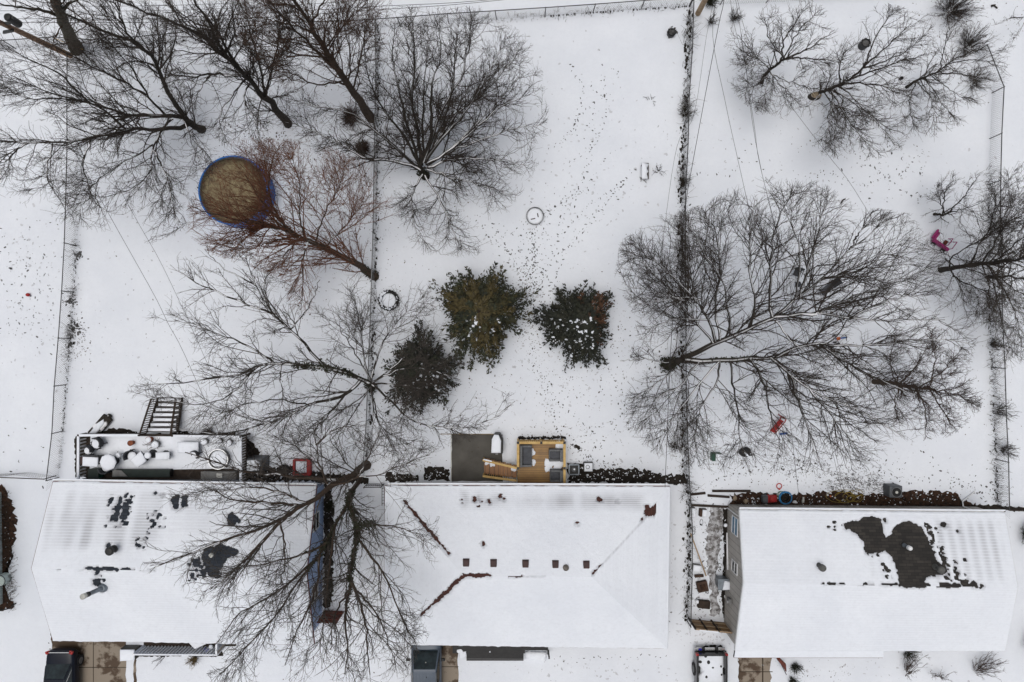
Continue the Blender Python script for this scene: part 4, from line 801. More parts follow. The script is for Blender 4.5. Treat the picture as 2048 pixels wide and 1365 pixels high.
def pipe_vent(name, label, px, py, h, dia, hood, m='vent_pipe', zb=None, group='roof vents', capm=None, ht=.4):
    x, y, z = P(px, py, h); root = T(name, label, 'roof vent', (x, y, z - ht), group)
    part(root, 'pipe', MB().lathe((x, y, z - ht), [(dia * .75, -.1), (dia * .6, .04), (dia * .5, .06), (dia * .5, ht * .7)], 16), m, smooth=False)
    part(root, 'hood', MB().lathe((x, y, z - ht * .42), [(dia * .35, 0), (hood, .01), (hood, ht * .32), (hood * .75, ht * .42), (hood * .3, ht * .45)], 16), capm or m)
    return root

def build_houses():
    # --- blue house with black shingles
    sh1 = [('poly', [(240, 993), (233, 1010), (226, 1030), (220, 1043), (235, 1043), (242, 1020), (244, 995)]), ('poly', [(247, 1003), (259, 1003), (258, 1020), (252, 1038), (239, 1037), (244, 1020)]),
           ('streak', [(200, 985), (275, 985), (280, 1075), (212, 1070)], .22), ('poly', [(343, 992), (360, 990), (357, 1018), (345, 1018)]), ('poly', [(363, 992), (377, 991), (374, 1012), (362, 1020)]),
           ('streak', [(295, 1020), (340, 1020), (335, 1065), (290, 1065)], .35), ('spot', 465, 1040, 12), ('spot', 462, 1030, 6), ('spot', 474, 1042, 5), ('spot', 312, 986, 2.5), ('spot', 326, 989, 2.5),
           ('poly', [(405, 1105), (412, 1090), (428, 1094), (440, 1087), (460, 1094), (478, 1102), (474, 1110), (455, 1118), (448, 1130), (435, 1150), (422, 1156), (410, 1140), (406, 1120)]),
           ('streak', [(375, 1110), (445, 1110), (445, 1162), (375, 1162)], .75), ('poly', [(382, 1118), (397, 1116), (398, 1130), (384, 1130)]), ('line', [(118, 1137), (262, 1139)], 1.2, .5),
           ('line', [(175, 1137), (234, 1139)], 3.2), ('spot', 195, 1145, 5), ('line', [(240, 1139), (310, 1140)], 0.6, .45), ('poly', [(185, 1160), (196, 1158), (208, 1171), (206, 1182), (198, 1176), (188, 1168)]),
           ('streak', [(180, 1140), (215, 1140), (212, 1165), (185, 1165)], .3), ('spot', 218, 1091, 4.5), ('streak', [(270, 1060), (310, 1060), (305, 1105), (265, 1100)], .18),
           ('thin', [(90, 975), (340, 975), (340, 1100), (80, 1110)], .75), ('thin', [(330, 980), (600, 985), (600, 1080), (330, 1080)], .3)]
    h1, rf1, r1, c1 = house('blue_house', 'blue sided gabled house with patchy snow on black shingles', (106, 964), (633, 973), (628, 1290), (106, 1281), 2.6, (63, 1137), (613, 1145), 4.5,
                            'siding_blue', 'sh_blue', 'gable', (.25, .42), sh1, 2, 'fascia_red')
    gutter(rf1, c1[0], c1[1], (0, 1))
    wBL, wBR, wFR, wFL = r1
    wall_window(h1, wFR, wBR, .78, 1.75, .95, 1.2); wall_window(h1, wFR, wBR, .28, 1.75, .95, 1.2)
    for t in (.25, .5, .78): wall_window(h1, wBR, wBL, t, 1.6, 1.2, 1.1)
    wall_window(h1, wFL, wFR, .45, 1.6, 1.8, 1.2); wall_window(h1, wFL, wFR, .8, 1.6, 1.2, 1.2); wall_window(h1, wBL, wFL, .5, 1.7, 1.0, 1.1)
    # --- red roofed hip house
    sh2 = [('line', [(808, 1001), (897, 1107)], 2.4, .12), ('line', [(830, 1028), (880, 1087)], 3.4), ('line', [(842, 1230), (928, 1151)], 2.2), ('line', [(870, 1205), (928, 1151)], 3.6), ('line', [(927, 1151), (980, 1151)], 3.2),
           ('line', [(980, 1152), (1042, 1153)], 1.8, .55), ('spot', 950, 999, 4), ('spot', 957, 997, 3), ('spot', 978, 1003, 4), ('spot', 1000, 994, 4), ('spot', 1008, 998, 3), ('spot', 1198, 999, 4.5), ('spot', 1203, 999, 3),
           ('spot', 966, 1088, 4), ('spot', 1154, 1046, 2.8), ('poly', [(1290, 1010), (1298, 1009), (1300, 1018), (1311, 1008), (1312, 1026), (1308, 1032), (1290, 1032)]), ('line', [(1186, 1147), (1202, 1131)], 1.5, .4),
           ('spot', 1285, 1039, 2.5), ('thinline', [(1200, 1133), (1292, 1034)], 4, .45), ('thinline', [(1040, 1153), (1090, 1153)], 4, .5), ('thin', [(915, 975), (1295, 980), (1295, 1028), (915, 1025)], .95), ('streak', [(915, 985), (1010, 985), (1010, 1015), (915, 1015)], .10), ('thinline', [(930, 1001), (1010, 1003)], 7, .4), ('thinline', [(1055, 1000), (1110, 1002)], 6, .35),
           ('thin', [(945, 1060), (975, 1060), (975, 1105), (945, 1105)], .35), ('thin', [(1298, 1180), (1320, 1180), (1320, 1280), (1298, 1280)], .3), ('spot', 1236, 1004, 2)]
    h2, rf2, r2, c2 = house('hip_roof_house', 'tan hip roofed house whose red brown ridge shows through snow', (770, 972), (1340, 974), (1335, 1297), (768, 1289), 2.6, (928, 1151), (1182, 1153), 4.75,
                            'siding_tan', 'sh_red', 'hip', (.32, .32), sh2, 21, 'fascia_red')
    gutter(rf2, lerp(c2[0], c2[1], .01), lerp(c2[0], c2[1], .99), (0, 1))
    for t in (.2, .62, .85): wall_window(h2, r2[1], r2[0], t, 1.6, 1.2, 1.1)
    for t in (.2, .5, .8): wall_window(h2, r2[3], r2[2], t, 1.6, 1.6, 1.2)
    wall_window(h2, r2[2], r2[1], .5, 1.6, 1.1, 1.1); wall_window(h2, r2[0], r2[3], .5, 1.6, 1.1, 1.1)
    for k, (x, y) in enumerate(((932, 1127), (987, 1128), (1051, 1129), (1111, 1130), (1173, 1131))):
        p = P(x, y, 4.62); lab = ('square brown roof vent nearest the bare left end of the red ridge', 'square brown roof vent above the dashed red shingles of the ridge', 'square brown roof vent in the middle of the ridge row',
                                  'square brown roof vent touching the round brown vent', 'square brown roof vent at the end of the row nearest the bare roof corner')[k]
        v = T('box_vent', lab, 'roof vent', (p[0], p[1], 4.3), 'square vents below the red ridge'); s = .19
        part(v, 'base', MB().box((p[0], p[1], 4.42), (.36, .42, .28)), 'vent_brown')
        part(v, 'hood', MB().hexa([(p[0] - s, p[1] - .22, 4.56), (p[0] + s, p[1] - .22, 4.56), (p[0] + s, p[1] + .22, 4.50), (p[0] - s, p[1] + .22, 4.50)],
                                  [(p[0] - s * .8, p[1] - .16, 4.68), (p[0] + s * .8, p[1] - .16, 4.68), (p[0] + s * .8, p[1] + .18, 4.63), (p[0] - s * .8, p[1] + .18, 4.63)]), 'vent_brown', bevel=.02)
        part(v, 'snow_cap', MB().dome([(p[0] - .1, p[1] - .25), (p[0] + .1, p[1] - .25), (p[0] + .1, p[1] - .17), (p[0] - .1, p[1] - .17)], 4.56, .05), 'snow', smooth=True)
    pipe_vent('plumbing_vent', 'round red brown pipe vent between two square roof vents', 1132, 1137, 4.75, .16, .17, 'vent_brown', ht=.35, capm='wood_grey')
    # --- grey house with charcoal shingles
    sh3 = [('poly', [(1688, 1048), (1705, 1044), (1720, 1042), (1728, 1033), (1745, 1033), (1762, 1038), (1766, 1060), (1770, 1075), (1768, 1102), (1745, 1108), (1731, 1105), (1727, 1085), (1715, 1070), (1703, 1061), (1690, 1058)]),
           ('poly', [(1768, 1080), (1785, 1066), (1790, 1053), (1808, 1043), (1822, 1044), (1842, 1055), (1850, 1070), (1860, 1090), (1868, 1105), (1872, 1120), (1890, 1132), (1893, 1148), (1862, 1152), (1850, 1157), (1847, 1165), (1835, 1172), (1800, 1170), (1796, 1150), (1790, 1125), (1778, 1110), (1765, 1097)]),
           ('line', [(1762, 1169), (1800, 1169)], 2.4), ('line', [(1800, 1170), (1845, 1172)], 4.5), ('line', [(1845, 1170), (1962, 1172)], 4.2, .15), ('line', [(1645, 1167), (1770, 1168)], 1.0, .45), ('spot', 1930, 1165, 7), ('spot', 1948, 1168, 6),
           ('streak', [(1840, 1040), (1870, 1045), (1915, 1165), (1885, 1165)], .65), ('streak', [(1728, 1103), (1760, 1103), (1800, 1165), (1780, 1168)], .30), ('streak', [(1895, 1110), (1935, 1115), (1935, 1165), (1895, 1165)], .45),
           ('streak', [(1865, 1080), (1900, 1080), (1905, 1110), (1870, 1112)], .35), ('spot', 1770, 1042, 3.5), ('spot', 1887, 1049, 5), ('spot', 1915, 1062, 2.2), ('streak', [(1650, 1040), (1692, 1040), (1692, 1064), (1650, 1062)], .35),
           ('thin', [(1640, 1035), (1700, 1035), (1700, 1068), (1640, 1068)], .45), ('thin', [(1855, 1030), (2005, 1033), (2020, 1172), (1865, 1170)], .72), ('thin', [(1720, 1105), (1800, 1110), (1800, 1165), (1730, 1165)], .3)]
    h3, rf3, r3, c3 = house('grey_house', 'grey sided gabled house with a large bare charcoal patch on its snowy roof', (1479, 1021), (2010, 1026), (2010, 1302), (1470, 1302), 2.5, (1487, 1166), (2036, 1175), 3.75,
                            'siding_grey', 'sh_char', 'gable', (.08, .22), sh3, 41)
    gutter(rf3, c3[0], c3[1], (0, 1))
    # the front eave steps out over the garage half
    a, b = P(1470, 1302, 2.5), P(1766, 1302, 2.5); c, d = P(1766, 1315, 2.36), P(1468, 1315, 2.36)
    lo = .16; part(rf3, 'garage_eave', MB().hexa([(q[0], q[1], q[2] - lo) for q in (d, c, b, a)], [d, c, b, a]), 'sh_char')
    part(rf3, 'eave_snow', MB().hexa([d, c, b, a], [(q[0], q[1], q[2] + .05) for q in (d, c, b, a)]), 'roof_snow')
    part(rf3, 'eave_fascia', MB().hexa(*beam((d[0], d[1] - .02, d[2]), (c[0], c[1] - .02, c[2]), .035, .17, -.165)), 'fascia_red')
    wBL, wBR, wFR, wFL = r3
    wall_window(h3, wBL, wFL, .12, 1.55, 1.0, 1.0, 'glass_blue'); wall_window(h3, wBL, wFL, .43, 1.75, .62, .95)
    for t in (.3, .55, .8): wall_window(h3, wBR, wBL, t, 1.6, 1.1, 1.0)
    for t in (.3, .75): wall_window(h3, wFL, wFR, t, 1.5, 1.5, 1.2)
    wall_window(h3, wFR, wBR, .5, 1.6, 1.0, 1.0)
    n = unit(np.array([wFL[0] - wBL[0], wFL[1] - wBL[1]])); dn = MB().tube([(wBL[0] - .05, wBL[1] - .2, 2.3), (wBL[0] - .07, wBL[1] - .2, 1.2), (wBL[0] - .07, wBL[1] - .2, .1)], .04, 6); part(h3, 'downspout', dn, 'white')
    x, y = wBR[0] - 1.0, wBR[1]; part(h3, 'downspout', MB().tube([(x, y + .08, 2.35), (x, y + .08, .35), (x + .1, y + .35, .12), (x + .9, y + .95, .06)], .045, 6), 'white')
    pipe_vent('roof_vent', 'grey capped roof vent standing alone on clean snow of the grey house', 1647, 1138, 4.1, .24, .20, ht=.62)
    pipe_vent('roof_vent', 'grey capped roof vent at the edge of the charcoal patch', 1885, 1142, 4.15, .24, .20, ht=.62)
    pipe_vent('roof_vent', 'short white topped metal pipe in the middle of the charcoal patch', 1822, 1098, 3.9, .17, .13, 'flue', ht=.62, capm='white')
    pipe_vent('roof_vent', 'round black roof vent above the steel flue on the blue house', 217, 1104, 4.9, .30, .24, 'black', ht=.45, capm='black')
    pipe_vent('roof_vent', 'small pale pipe cap on the dark bare patch of the blue house', 421, 1112, 4.85, .12, .12, 'vent_pipe', ht=.35, capm='pale_box')
    b0 = P(204, 1177, 4.25); t0 = P(165, 1194, 5.95); fl = T('flue_pipe', 'tall steel flue pipe with a black band on the blue house roof', 'flue pipe', b0)
    part(fl, 'flashing', MB().lathe((b0[0], b0[1], 4.15), [(.27, 0), (.22, .16), (.17, .18)], 18), 'flue', smooth=True)
    q = lambda f: (b0[0] * (1 - f) + t0[0] * f, b0[1] * (1 - f) + t0[1] * f, b0[2] * (1 - f) + t0[2] * f)
    part(fl, 'pipe', MB().tube([q(0), q(.35), q(.70)], .125, 16), 'flue', smooth=True); part(fl, 'band', MB().tube([q(.70), q(.88)], .14, 16), 'black', smooth=True)
    part(fl, 'cap', MB().tube([q(.88), q(1.0)], [.15, .16], 16), 'pale_box', smooth=True)
    # --- neighbour at the far left, only an edge of it is in view
    BL, BR, FR, FL = P(-480, 1010, 2.6), P(-56, 998, 2.6), P(-53, 1245, 2.6), P(-480, 1245, 2.6)
    h4 = T('neighbour_house', 'pale green house at the edge beyond the dark leafy bed', 'house', ((BL[0] + FR[0]) / 2, (BL[1] + FR[1]) / 2, 0))
    part(h4, 'wall', MB().prism([(FL[0], FL[1]), (FR[0] - .15, FR[1] + .15), (BR[0] - .15, BR[1] - .15), (BL[0], BL[1] - .15)], -.1, 2.5), 'siding_green')
    rd = 4.2; m0, m1 = ((BL[0] + FL[0]) / 2, (BL[1] + FL[1]) / 2, rd), ((BR[0] + FR[0]) / 2 - .1, (BR[1] + FR[1]) / 2, rd); r4 = roof_mesh(h4, [(BR, BL, m0, m1), (FL, FR, m1, m0)], .16, 'sh_char')
    roof_snow(r4, BR, BL, m0, m1, [], seed=61, res=.2); roof_snow(r4, FL, FR, m1, m0, [], seed=62, res=.2)

# ------------------------------------------------------------------ fences, poles, cables, weeds
def along(line, step):
    p = np.array([P(*q)[:2] for q in line]); seg = np.hypot(*(np.diff(p, axis=0).T)); cum = np.concatenate([[0], np.cumsum(seg)]); n = max(1, round(cum[-1] / step))
    s = np.linspace(0, cum[-1], n + 1); return np.stack([np.interp(s, cum, p[:, 0]), np.interp(s, cum, p[:, 1])], -1)
def chain_fence(name, label, line, h=1.15, post=3.0, m='steel_dark', wr=0.0042, pitch=0.13):
    pp = along(line, post); root = T(name, label, 'fence', (pp[0][0], pp[0][1], 0), 'chain link fences')
    rg = np.random.default_rng(int(abs(pp[0][0] * 100))); lean = rg.normal(0, .02, (len(pp), 2))
    for q, l in zip(pp, lean):
        part(root, 'post', MB().tube([(q[0], q[1], -.05), (q[0] + l[0], q[1] + l[1], h + .05)], .03, 6), m)
    part(root, 'top_rail', MB().tube([(q[0] + l[0], q[1] + l[1], h) for q, l in zip(pp, lean)], .030, 6), m)
    dd = along(line, pitch); tan = unit(np.gradient(dd, axis=0)); k = max(1, int(h / pitch)); A, B = [], []
    z0, z1 = .04, h - .01; sh = (z1 - z0) * 0.55
    b0 = np.concatenate([dd, np.full((len(dd), 1), z0)], 1)
    for sg in (1, -1): A.append(b0); B.append(np.concatenate([dd + tan * sh * sg, np.full((len(dd), 1), z1)], 1))
    pts = np.stack([np.concatenate(A), np.concatenate(B)], 1); V, F = tubes(pts, np.full((len(pts), 2), wr), 3); nppart(root, 'mesh_panel', V, F, m, False)
    return root
FENCES = {
 'left': [(157, 120), (157, 330), (151, 522), (146, 600), (140, 690), (133, 760), (127, 860), (118, 955)],
 'back': [(-160, 118), (0, 101), (110, 90), (200, 97), (330, 86), (560, 64), (760, 56), (900, 45), (1100, 33), (1240, 22), (1378, 13)],
 'back2': [(1440, 10), (1560, 5), (1700, -4), (1900, -10)],
 'mid': [(757, 58), (757, 200), (755, 330), (753, 450), (751, 550), (745, 720), (738, 870), (733, 936)],
 'mid2': [(1379, 14), (1376, 110), (1370, 220), (1363, 380), (1362, 560), (1364, 730), (1366, 860), (1371, 960), (1377, 1010), (1376, 1120), (1373, 1240)],
 'right': [(1950, 105), (1985, 161), (1980, 253), (1977, 340), (1975, 420), (1978, 560), (1981, 680), (1985, 760), (1990, 880), (1994, 1010)],
 'sideA': [(-120, 946), (0, 948), (60, 945), (112, 952)], 'sideB': [(1994, 1012), (2080, 1016)]}
def build_fences():
    chain_fence('chain_fence', 'chain link fence between the far left yard and the yard with the pool', FENCES['left'])
    chain_fence('chain_fence', 'chain link fence running along the back behind the trees and wide snowy yard', FENCES['back'])
    chain_fence('chain_fence', 'short chain link fence at the back behind the round crowned bare tree', FENCES['back2'])
    chain_fence('chain_fence', 'chain link fence between the pool yard and the yard with the evergreens', FENCES['mid'], h=1.1, m='steel', wr=.005)
    chain_fence('chain_fence', 'weedy chain link fence from the leaning back pole down to the wooden gate', FENCES['mid2'], h=1.1)
    chain_fence('chain_fence', 'chain link fence with an angled corner beyond the pink toy car', FENCES['right'])
    chain_fence('chain_fence', 'short chain link fence joining the blue house to the pale green house', FENCES['sideA'], m='wood_dark')
    chain_fence('chain_fence', 'short chain link fence beyond the back corner of the grey house', FENCES['sideB'], m='wood_dark', post=1.5)
    # wooden gate of the side yard beside the grey house
    g0, g1 = P(1377, 1238), P(1456, 1246); root = T('wooden_gate', 'brown wooden board gate closing the side yard of the grey house', 'gate', g0)
    h = 1.65; yb = lambda t: g0[1] * (1 - t) + g1[1] * t; xb = lambda t: g0[0] * (1 - t) + g1[0] * t
    for a, b in ((0, .56), (.58, 1)):
        part(root, 'panel', MB().hexa([(xb(a), yb(a) - .02, .05), (xb(b), yb(b) - .02, .05), (xb(b), yb(b) + .02, .05), (xb(a), yb(a) + .02, .05)], [(xb(a), yb(a) - .02, h), (xb(b), yb(b) - .02, h), (xb(b), yb(b) + .02, h), (xb(a), yb(a) + .02, h)]), 'gate_wood')
    for t in (0, .28, .57, 1): part(root, 'post', MB().box((xb(t), yb(t) + .05, h / 2), (.09, .09, h + .1)), 'wood_dark')
    for z in (.35, 1.0, 1.6): part(root, 'rail', MB().hexa(*beam((xb(0), yb(0) + .05, z), (xb(1), yb(1) + .05, z), .05, .09)), 'wood_tan')
    part(root, 'snow_cap', MB().hexa(*beam((xb(.1), yb(.1), h), (xb(.56), yb(.56), h), .07, .06)), 'snow')
    # dark red board fence by the front corner of the blue house
    a, b = P(650, 1221), P(689, 1223); root = T('board_fence', 'short red brown board fence at the front corner of the blue house', 'fence', a); hh = 2.0
    for k in range(9):
        t = (k + .5) / 9; x, y = a[0] * (1 - t) + b[0] * t, a[1] * (1 - t) + b[1] * t
        part(root, 'board', MB().box((x, y, hh / 2 - .05 + .02 * (k % 3)), (.125, .025, hh)), 'wood_red')
    for z in (.4, 1.4): part(root, 'rail', MB().hexa(*beam((a[0], a[1] + .04, z), (b[0], b[1] + .04, z), .05, .09)), 'wood_red')
    for t in (.32, .72): part(root, 'snow_cap', MB().dome(circ((a[0] * (1 - t) + b[0] * t, a[1] * (1 - t) + b[1] * t), .16, 8, .2, 3, .25), hh - .03, .05), 'snow', smooth=True)
    a, b = P(735, 968), P(768, 968); root = T('yard_gate', 'narrow dark metal gate by the back corner of the red roofed house', 'gate', a)
    fr = MB(); 
    for z in (.1, .6, 1.1): fr.tube([(a[0], a[1], z), (b[0], b[1], z)], .025, 6)
    for t in (0, 1): x = a[0] * (1 - t) + b[0] * t; fr.tube([(x, a[1], 0), (x, a[1], 1.2)], .03, 6)
    part(root, 'frame', fr, 'black')
    bars = MB(); [bars.tube([(a[0] + (b[0] - a[0]) * k / 9, a[1], .1), (a[0] + (b[0] - a[0]) * k / 9, a[1], 1.1)], .01, 4) for k in range(1, 9)]; part(root, 'bar', bars, 'black')
    lad = T('ladder', 'thin black ladder lying beside the left eave wall of the red roofed house', 'ladder', P(766, 995)); m = MB()
    for dx in (0, 5): m.tube([P(764 + dx, 975, .9), P(764 + dx, 1012, .9)], .018, 5)
    part(lad, 'rail', m, 'black'); m = MB(); [m.tube([P(764, 977 + k * 6, .9), P(769, 977 + k * 6, .9)], .012, 5) for k in range(6)]; part(lad, 'rung', m, 'black')
    m = MB(); [m.tube([P(766 + s, y, 0), P(766 + s, y, .9)], .02, 5) for s in (-1, 2) for y in (978, 1008)]; part(lad, 'rest', m, 'black')

def build_poles():
    b, t = P(141, 112), P(-60, 17, 8.8); root = T('utility_pole', 'brown wooden utility pole leaning outwards with transformer and dark fittings', 'utility pole', b, 'wooden utility poles')
    q = lambda f: np.array(b) * (1 - f) + np.array(t) * f
    part(root, 'pole', MB().tube([q(-.02), q(.5), q(1)], [.17, .15, .12], 14), 'wood_pole', smooth=True)
    tr = P(24, 40, 6.3); part(root, 'transformer', MB().lathe((tr[0], tr[1], tr[2] - .5), [(.05, -.02), (.22, 0), (.22, .8), (.17, .88), (.03, .9)], 16), 'black', smooth=False)
    ca, cb = P(-30, 53, 6.4), P(28, 62, 5.8); part(root, 'bracket', MB().hexa(*beam(ca, P(22, 47, 6.2), .12, .12)), 'steel_dark'); part(root, 'guard', MB().hexa(*beam(P(8, 66, 5.2), cb, .16, .10)), 'black')
    part(root, 'insulator', MB().lathe(P(30, 38, 6.9), [(.05, 0), (.08, .05), (.05, .1), (.08, .15), (.04, .2)], 10), 'steel_dark')
    b, t = P(1396, 27), P(1447, -70, 8.0); root = T('utility_pole', 'pale wooden utility pole rising from the back fence corner above the weedy fence', 'utility pole', b, 'wooden utility poles')
    part(root, 'pole', MB().tube([np.array(b) - [0, 0, .1], (np.array(b) + np.array(t)) / 2, t], [.17, .15, .12], 14), 'wood_tan', smooth=True)
    part(root, 'crossarm', MB().hexa(*beam(P(1425, -60, 7.7), P(1475, -50, 7.7), .1, .12)), 'wood_pole')
    def cable(lab, pts, r=.013, cat='power line', name='power_line', m='wire'):
        p = np.array([P(*q) for q in pts]); n = len(p); q = np.concatenate([[2 * p[0] - p[1]], p, [2 * p[-1] - p[-2]]]); out = []
        for s in np.linspace(0, n - 1 - 1e-6, 24):
            i = int(s); f = s - i; a, b, c, d = q[i], q[i + 1], q[i + 2], q[i + 3]; out.append(.5 * (2 * b + (c - a) * f + (2 * a - 5 * b + 4 * c - d) * f * f + (3 * b - a - 3 * c + d) * f ** 3))
        return single(name, lab, cat, MB().tube(out, r, 5), m, 'overhead cables', True)
    cable('overhead cable along the back fence, second lowest of the parallel run', [(28, 38, 6.8), (300, 38, 6.6), (520, 27, 6.6), (760, 13, 6.8), (1000, -2, 7.2), (1447, -60, 7.8)])
    cable('overhead cable along the back fence, lowest of the parallel run', [(28, 45, 6.6), (300, 45, 6.3), (520, 36, 6.3), (740, 21, 6.5), (980, 3, 6.9), (1440, -52, 7.6)])
    cable('overhead cable along the back fence, third from the lowest', [(-30, 22, 8.4), (300, 22, 8), (560, 12, 8), (760, -2, 8.2), (1200, -40, 8)], .010)
    cable('overhead cable along the back fence, highest of the parallel run', [(-30, 12, 8.6), (300, 12, 8.2), (560, 2, 8.2), (760, -14, 8.4)], .010)
    cable('dark service cable crossing the weedy fence from the back pole', [(1449, -40, 7.8), (1447, 7, 7.2), (1434, 67, 6.4), (1386, 323, 5.4), (1370, 420, 5), (1345, 640, 4.2), (1330, 975, 3)], .016)
    cable('faint cable running beside the weedy fence in the wide yard', [(1440, -50, 7.6), (1415, 61, 6.8), (1388, 229, 6), (1355, 290, 5.6), (1331, 441, 5), (1300, 700, 4)], .008)
    cable('thin cable falling towards the huge bare tree, leftmost of the three', [(1447, -60, 7.8), (1425, 61, 7), (1450, 202, 6.2), (1491, 388, 5.4), (1560, 700, 4.2), (1600, 1013, 3)], .010)
    cable('thin cable falling towards the huge bare tree, middle of the three', [(1455, -60, 7.8), (1467, 44, 7), (1492, 135, 6.4), (1497, 189, 6.2), (1530, 374, 5.4), (1640, 800, 4), (1690, 1013, 3)], .010)
    cable('thin cable falling towards the huge bare tree, nearest the small round tree', [(1460, -60, 7.8), (1477, 34, 7.1), (1508, 249, 6), (1531, 377, 5.5), (1645, 800, 4.1), (1695, 1013, 3)], .010)
    cable('thin cable passing under the bare tree that rises from the stump', [(1462, -60, 7.8), (1500, 90, 7), (1572, 199, 6.4), (1658, 313, 5.8), (1716, 391, 5.4), (1850, 620, 4.4)], .009)
    cable('dark cable dropping over the snow to the blue house', [(20, 60, 6.5), (120, 250, 5.6), (224, 440, 4.9), (307, 588, 4.4), (337, 649, 4.2), (374, 720, 3.9), (480, 965, 3)], .011)
    cable('faint cable dropping over the snow beside the dark cable', [(30, 55, 6.5), (160, 240, 5.6), (273, 440, 4.9), (349, 582, 4.4), (520, 965, 3)], .009)
    cable('yellow rope slanting across the thick mossy trunk', [(110, 77, 1.4), (140, 90, 1.2), (170, 101, 1)], .015, 'rope', 'yellow_rope', 'rope')

def weeds(name, line, n, h, spread, seed, m='weed', label=None, bias=None):
    rg = np.random.default_rng(seed); d = along(line, .05); i = rg.integers(0, len(d), n)
    if bias is not None: i = (len(d) * (np.array(bias)[rg.integers(0, len(bias), n)] + rg.normal(0, .012, n))).astype(int).clip(0, len(d) - 1)
    p = d[i] + rg.normal(0, spread, (n, 2)); hh = rg.uniform(.35, 1, n) * h; e = p + rg.normal(0, .22, (n, 2)) * hh[:, None]; q = e + rg.normal(0, .25, (n, 2)) * hh[:, None]
    pts = np.stack([np.c_[p, np.zeros(n)], np.c_[e, hh * .55], np.c_[q, hh]], 1); V, F = tubes(pts, np.broadcast_to(np.array([.011, .008, .005]), (n, 3)), 3)
    o = link(name, npmesh(name, V, F), m); o['kind'] = 'stuff'; o['label'] = label; return o
def litter(name, label, m, spots, seed, size, z0=.006, asp=(.4, .8), lift=0.0):
    """irregular flat marks on the snow; spots: (px, py, sx, sy, n) clouds"""
    rg = np.random.default_rng(seed); C = []
    for px, py, sx, sy, n in spots:
        C.append(np.stack([px + rg.normal(0, sx, n), py + rg.normal(0, sy, n)], -1))
    C = np.concatenate(C); n = len(C); k = 1 / S; c = np.stack([(C[:, 0] - 1024) * k, (682.5 - C[:, 1]) * k], -1)
    ang = rg.uniform(0, 6.28, n); s = rg.uniform(size[0], size[1], n) * rg.choice([.6, .8, 1, 1.4], n); a2 = rg.uniform(asp[0], asp[1], n); m7 = np.arange(7) * 2 * np.pi / 7
    rr = s[:, None] * rg.uniform(.6, 1.15, (n, 7)); u, v = rr * np.cos(m7), rr * np.sin(m7) * a2[:, None]
    x = c[:, :1] + u * np.cos(ang)[:, None] - v * np.sin(ang)[:, None]; y = c[:, 1:] + u * np.sin(ang)[:, None] + v * np.cos(ang)[:, None]
    z = z0 + rg.uniform(0, .012, (n, 1)) + np.zeros_like(x) + rg.uniform(-.4, 1, x.shape) * lift
    o = link(name, npmesh(name, np.stack([x, y, z], -1).reshape(-1, 3), np.arange(7 * n).reshape(-1, 7), False), m); o['kind'] = 'stuff'; o['label'] = label; return o
def trail(px0, py0, px1, py1, n, wob, seed):
    rg = np.random.default_rng(seed); t = np.linspace(0, 1, n); out = []
    for k, f in enumerate(t): out.append((px0 + (px1 - px0) * f + rg.normal(0, wob) + (k % 2 * 2 - 1) * 2.2, py0 + (py1 - py0) * f + rg.normal(0, wob), 1, 1, 1))
    return out

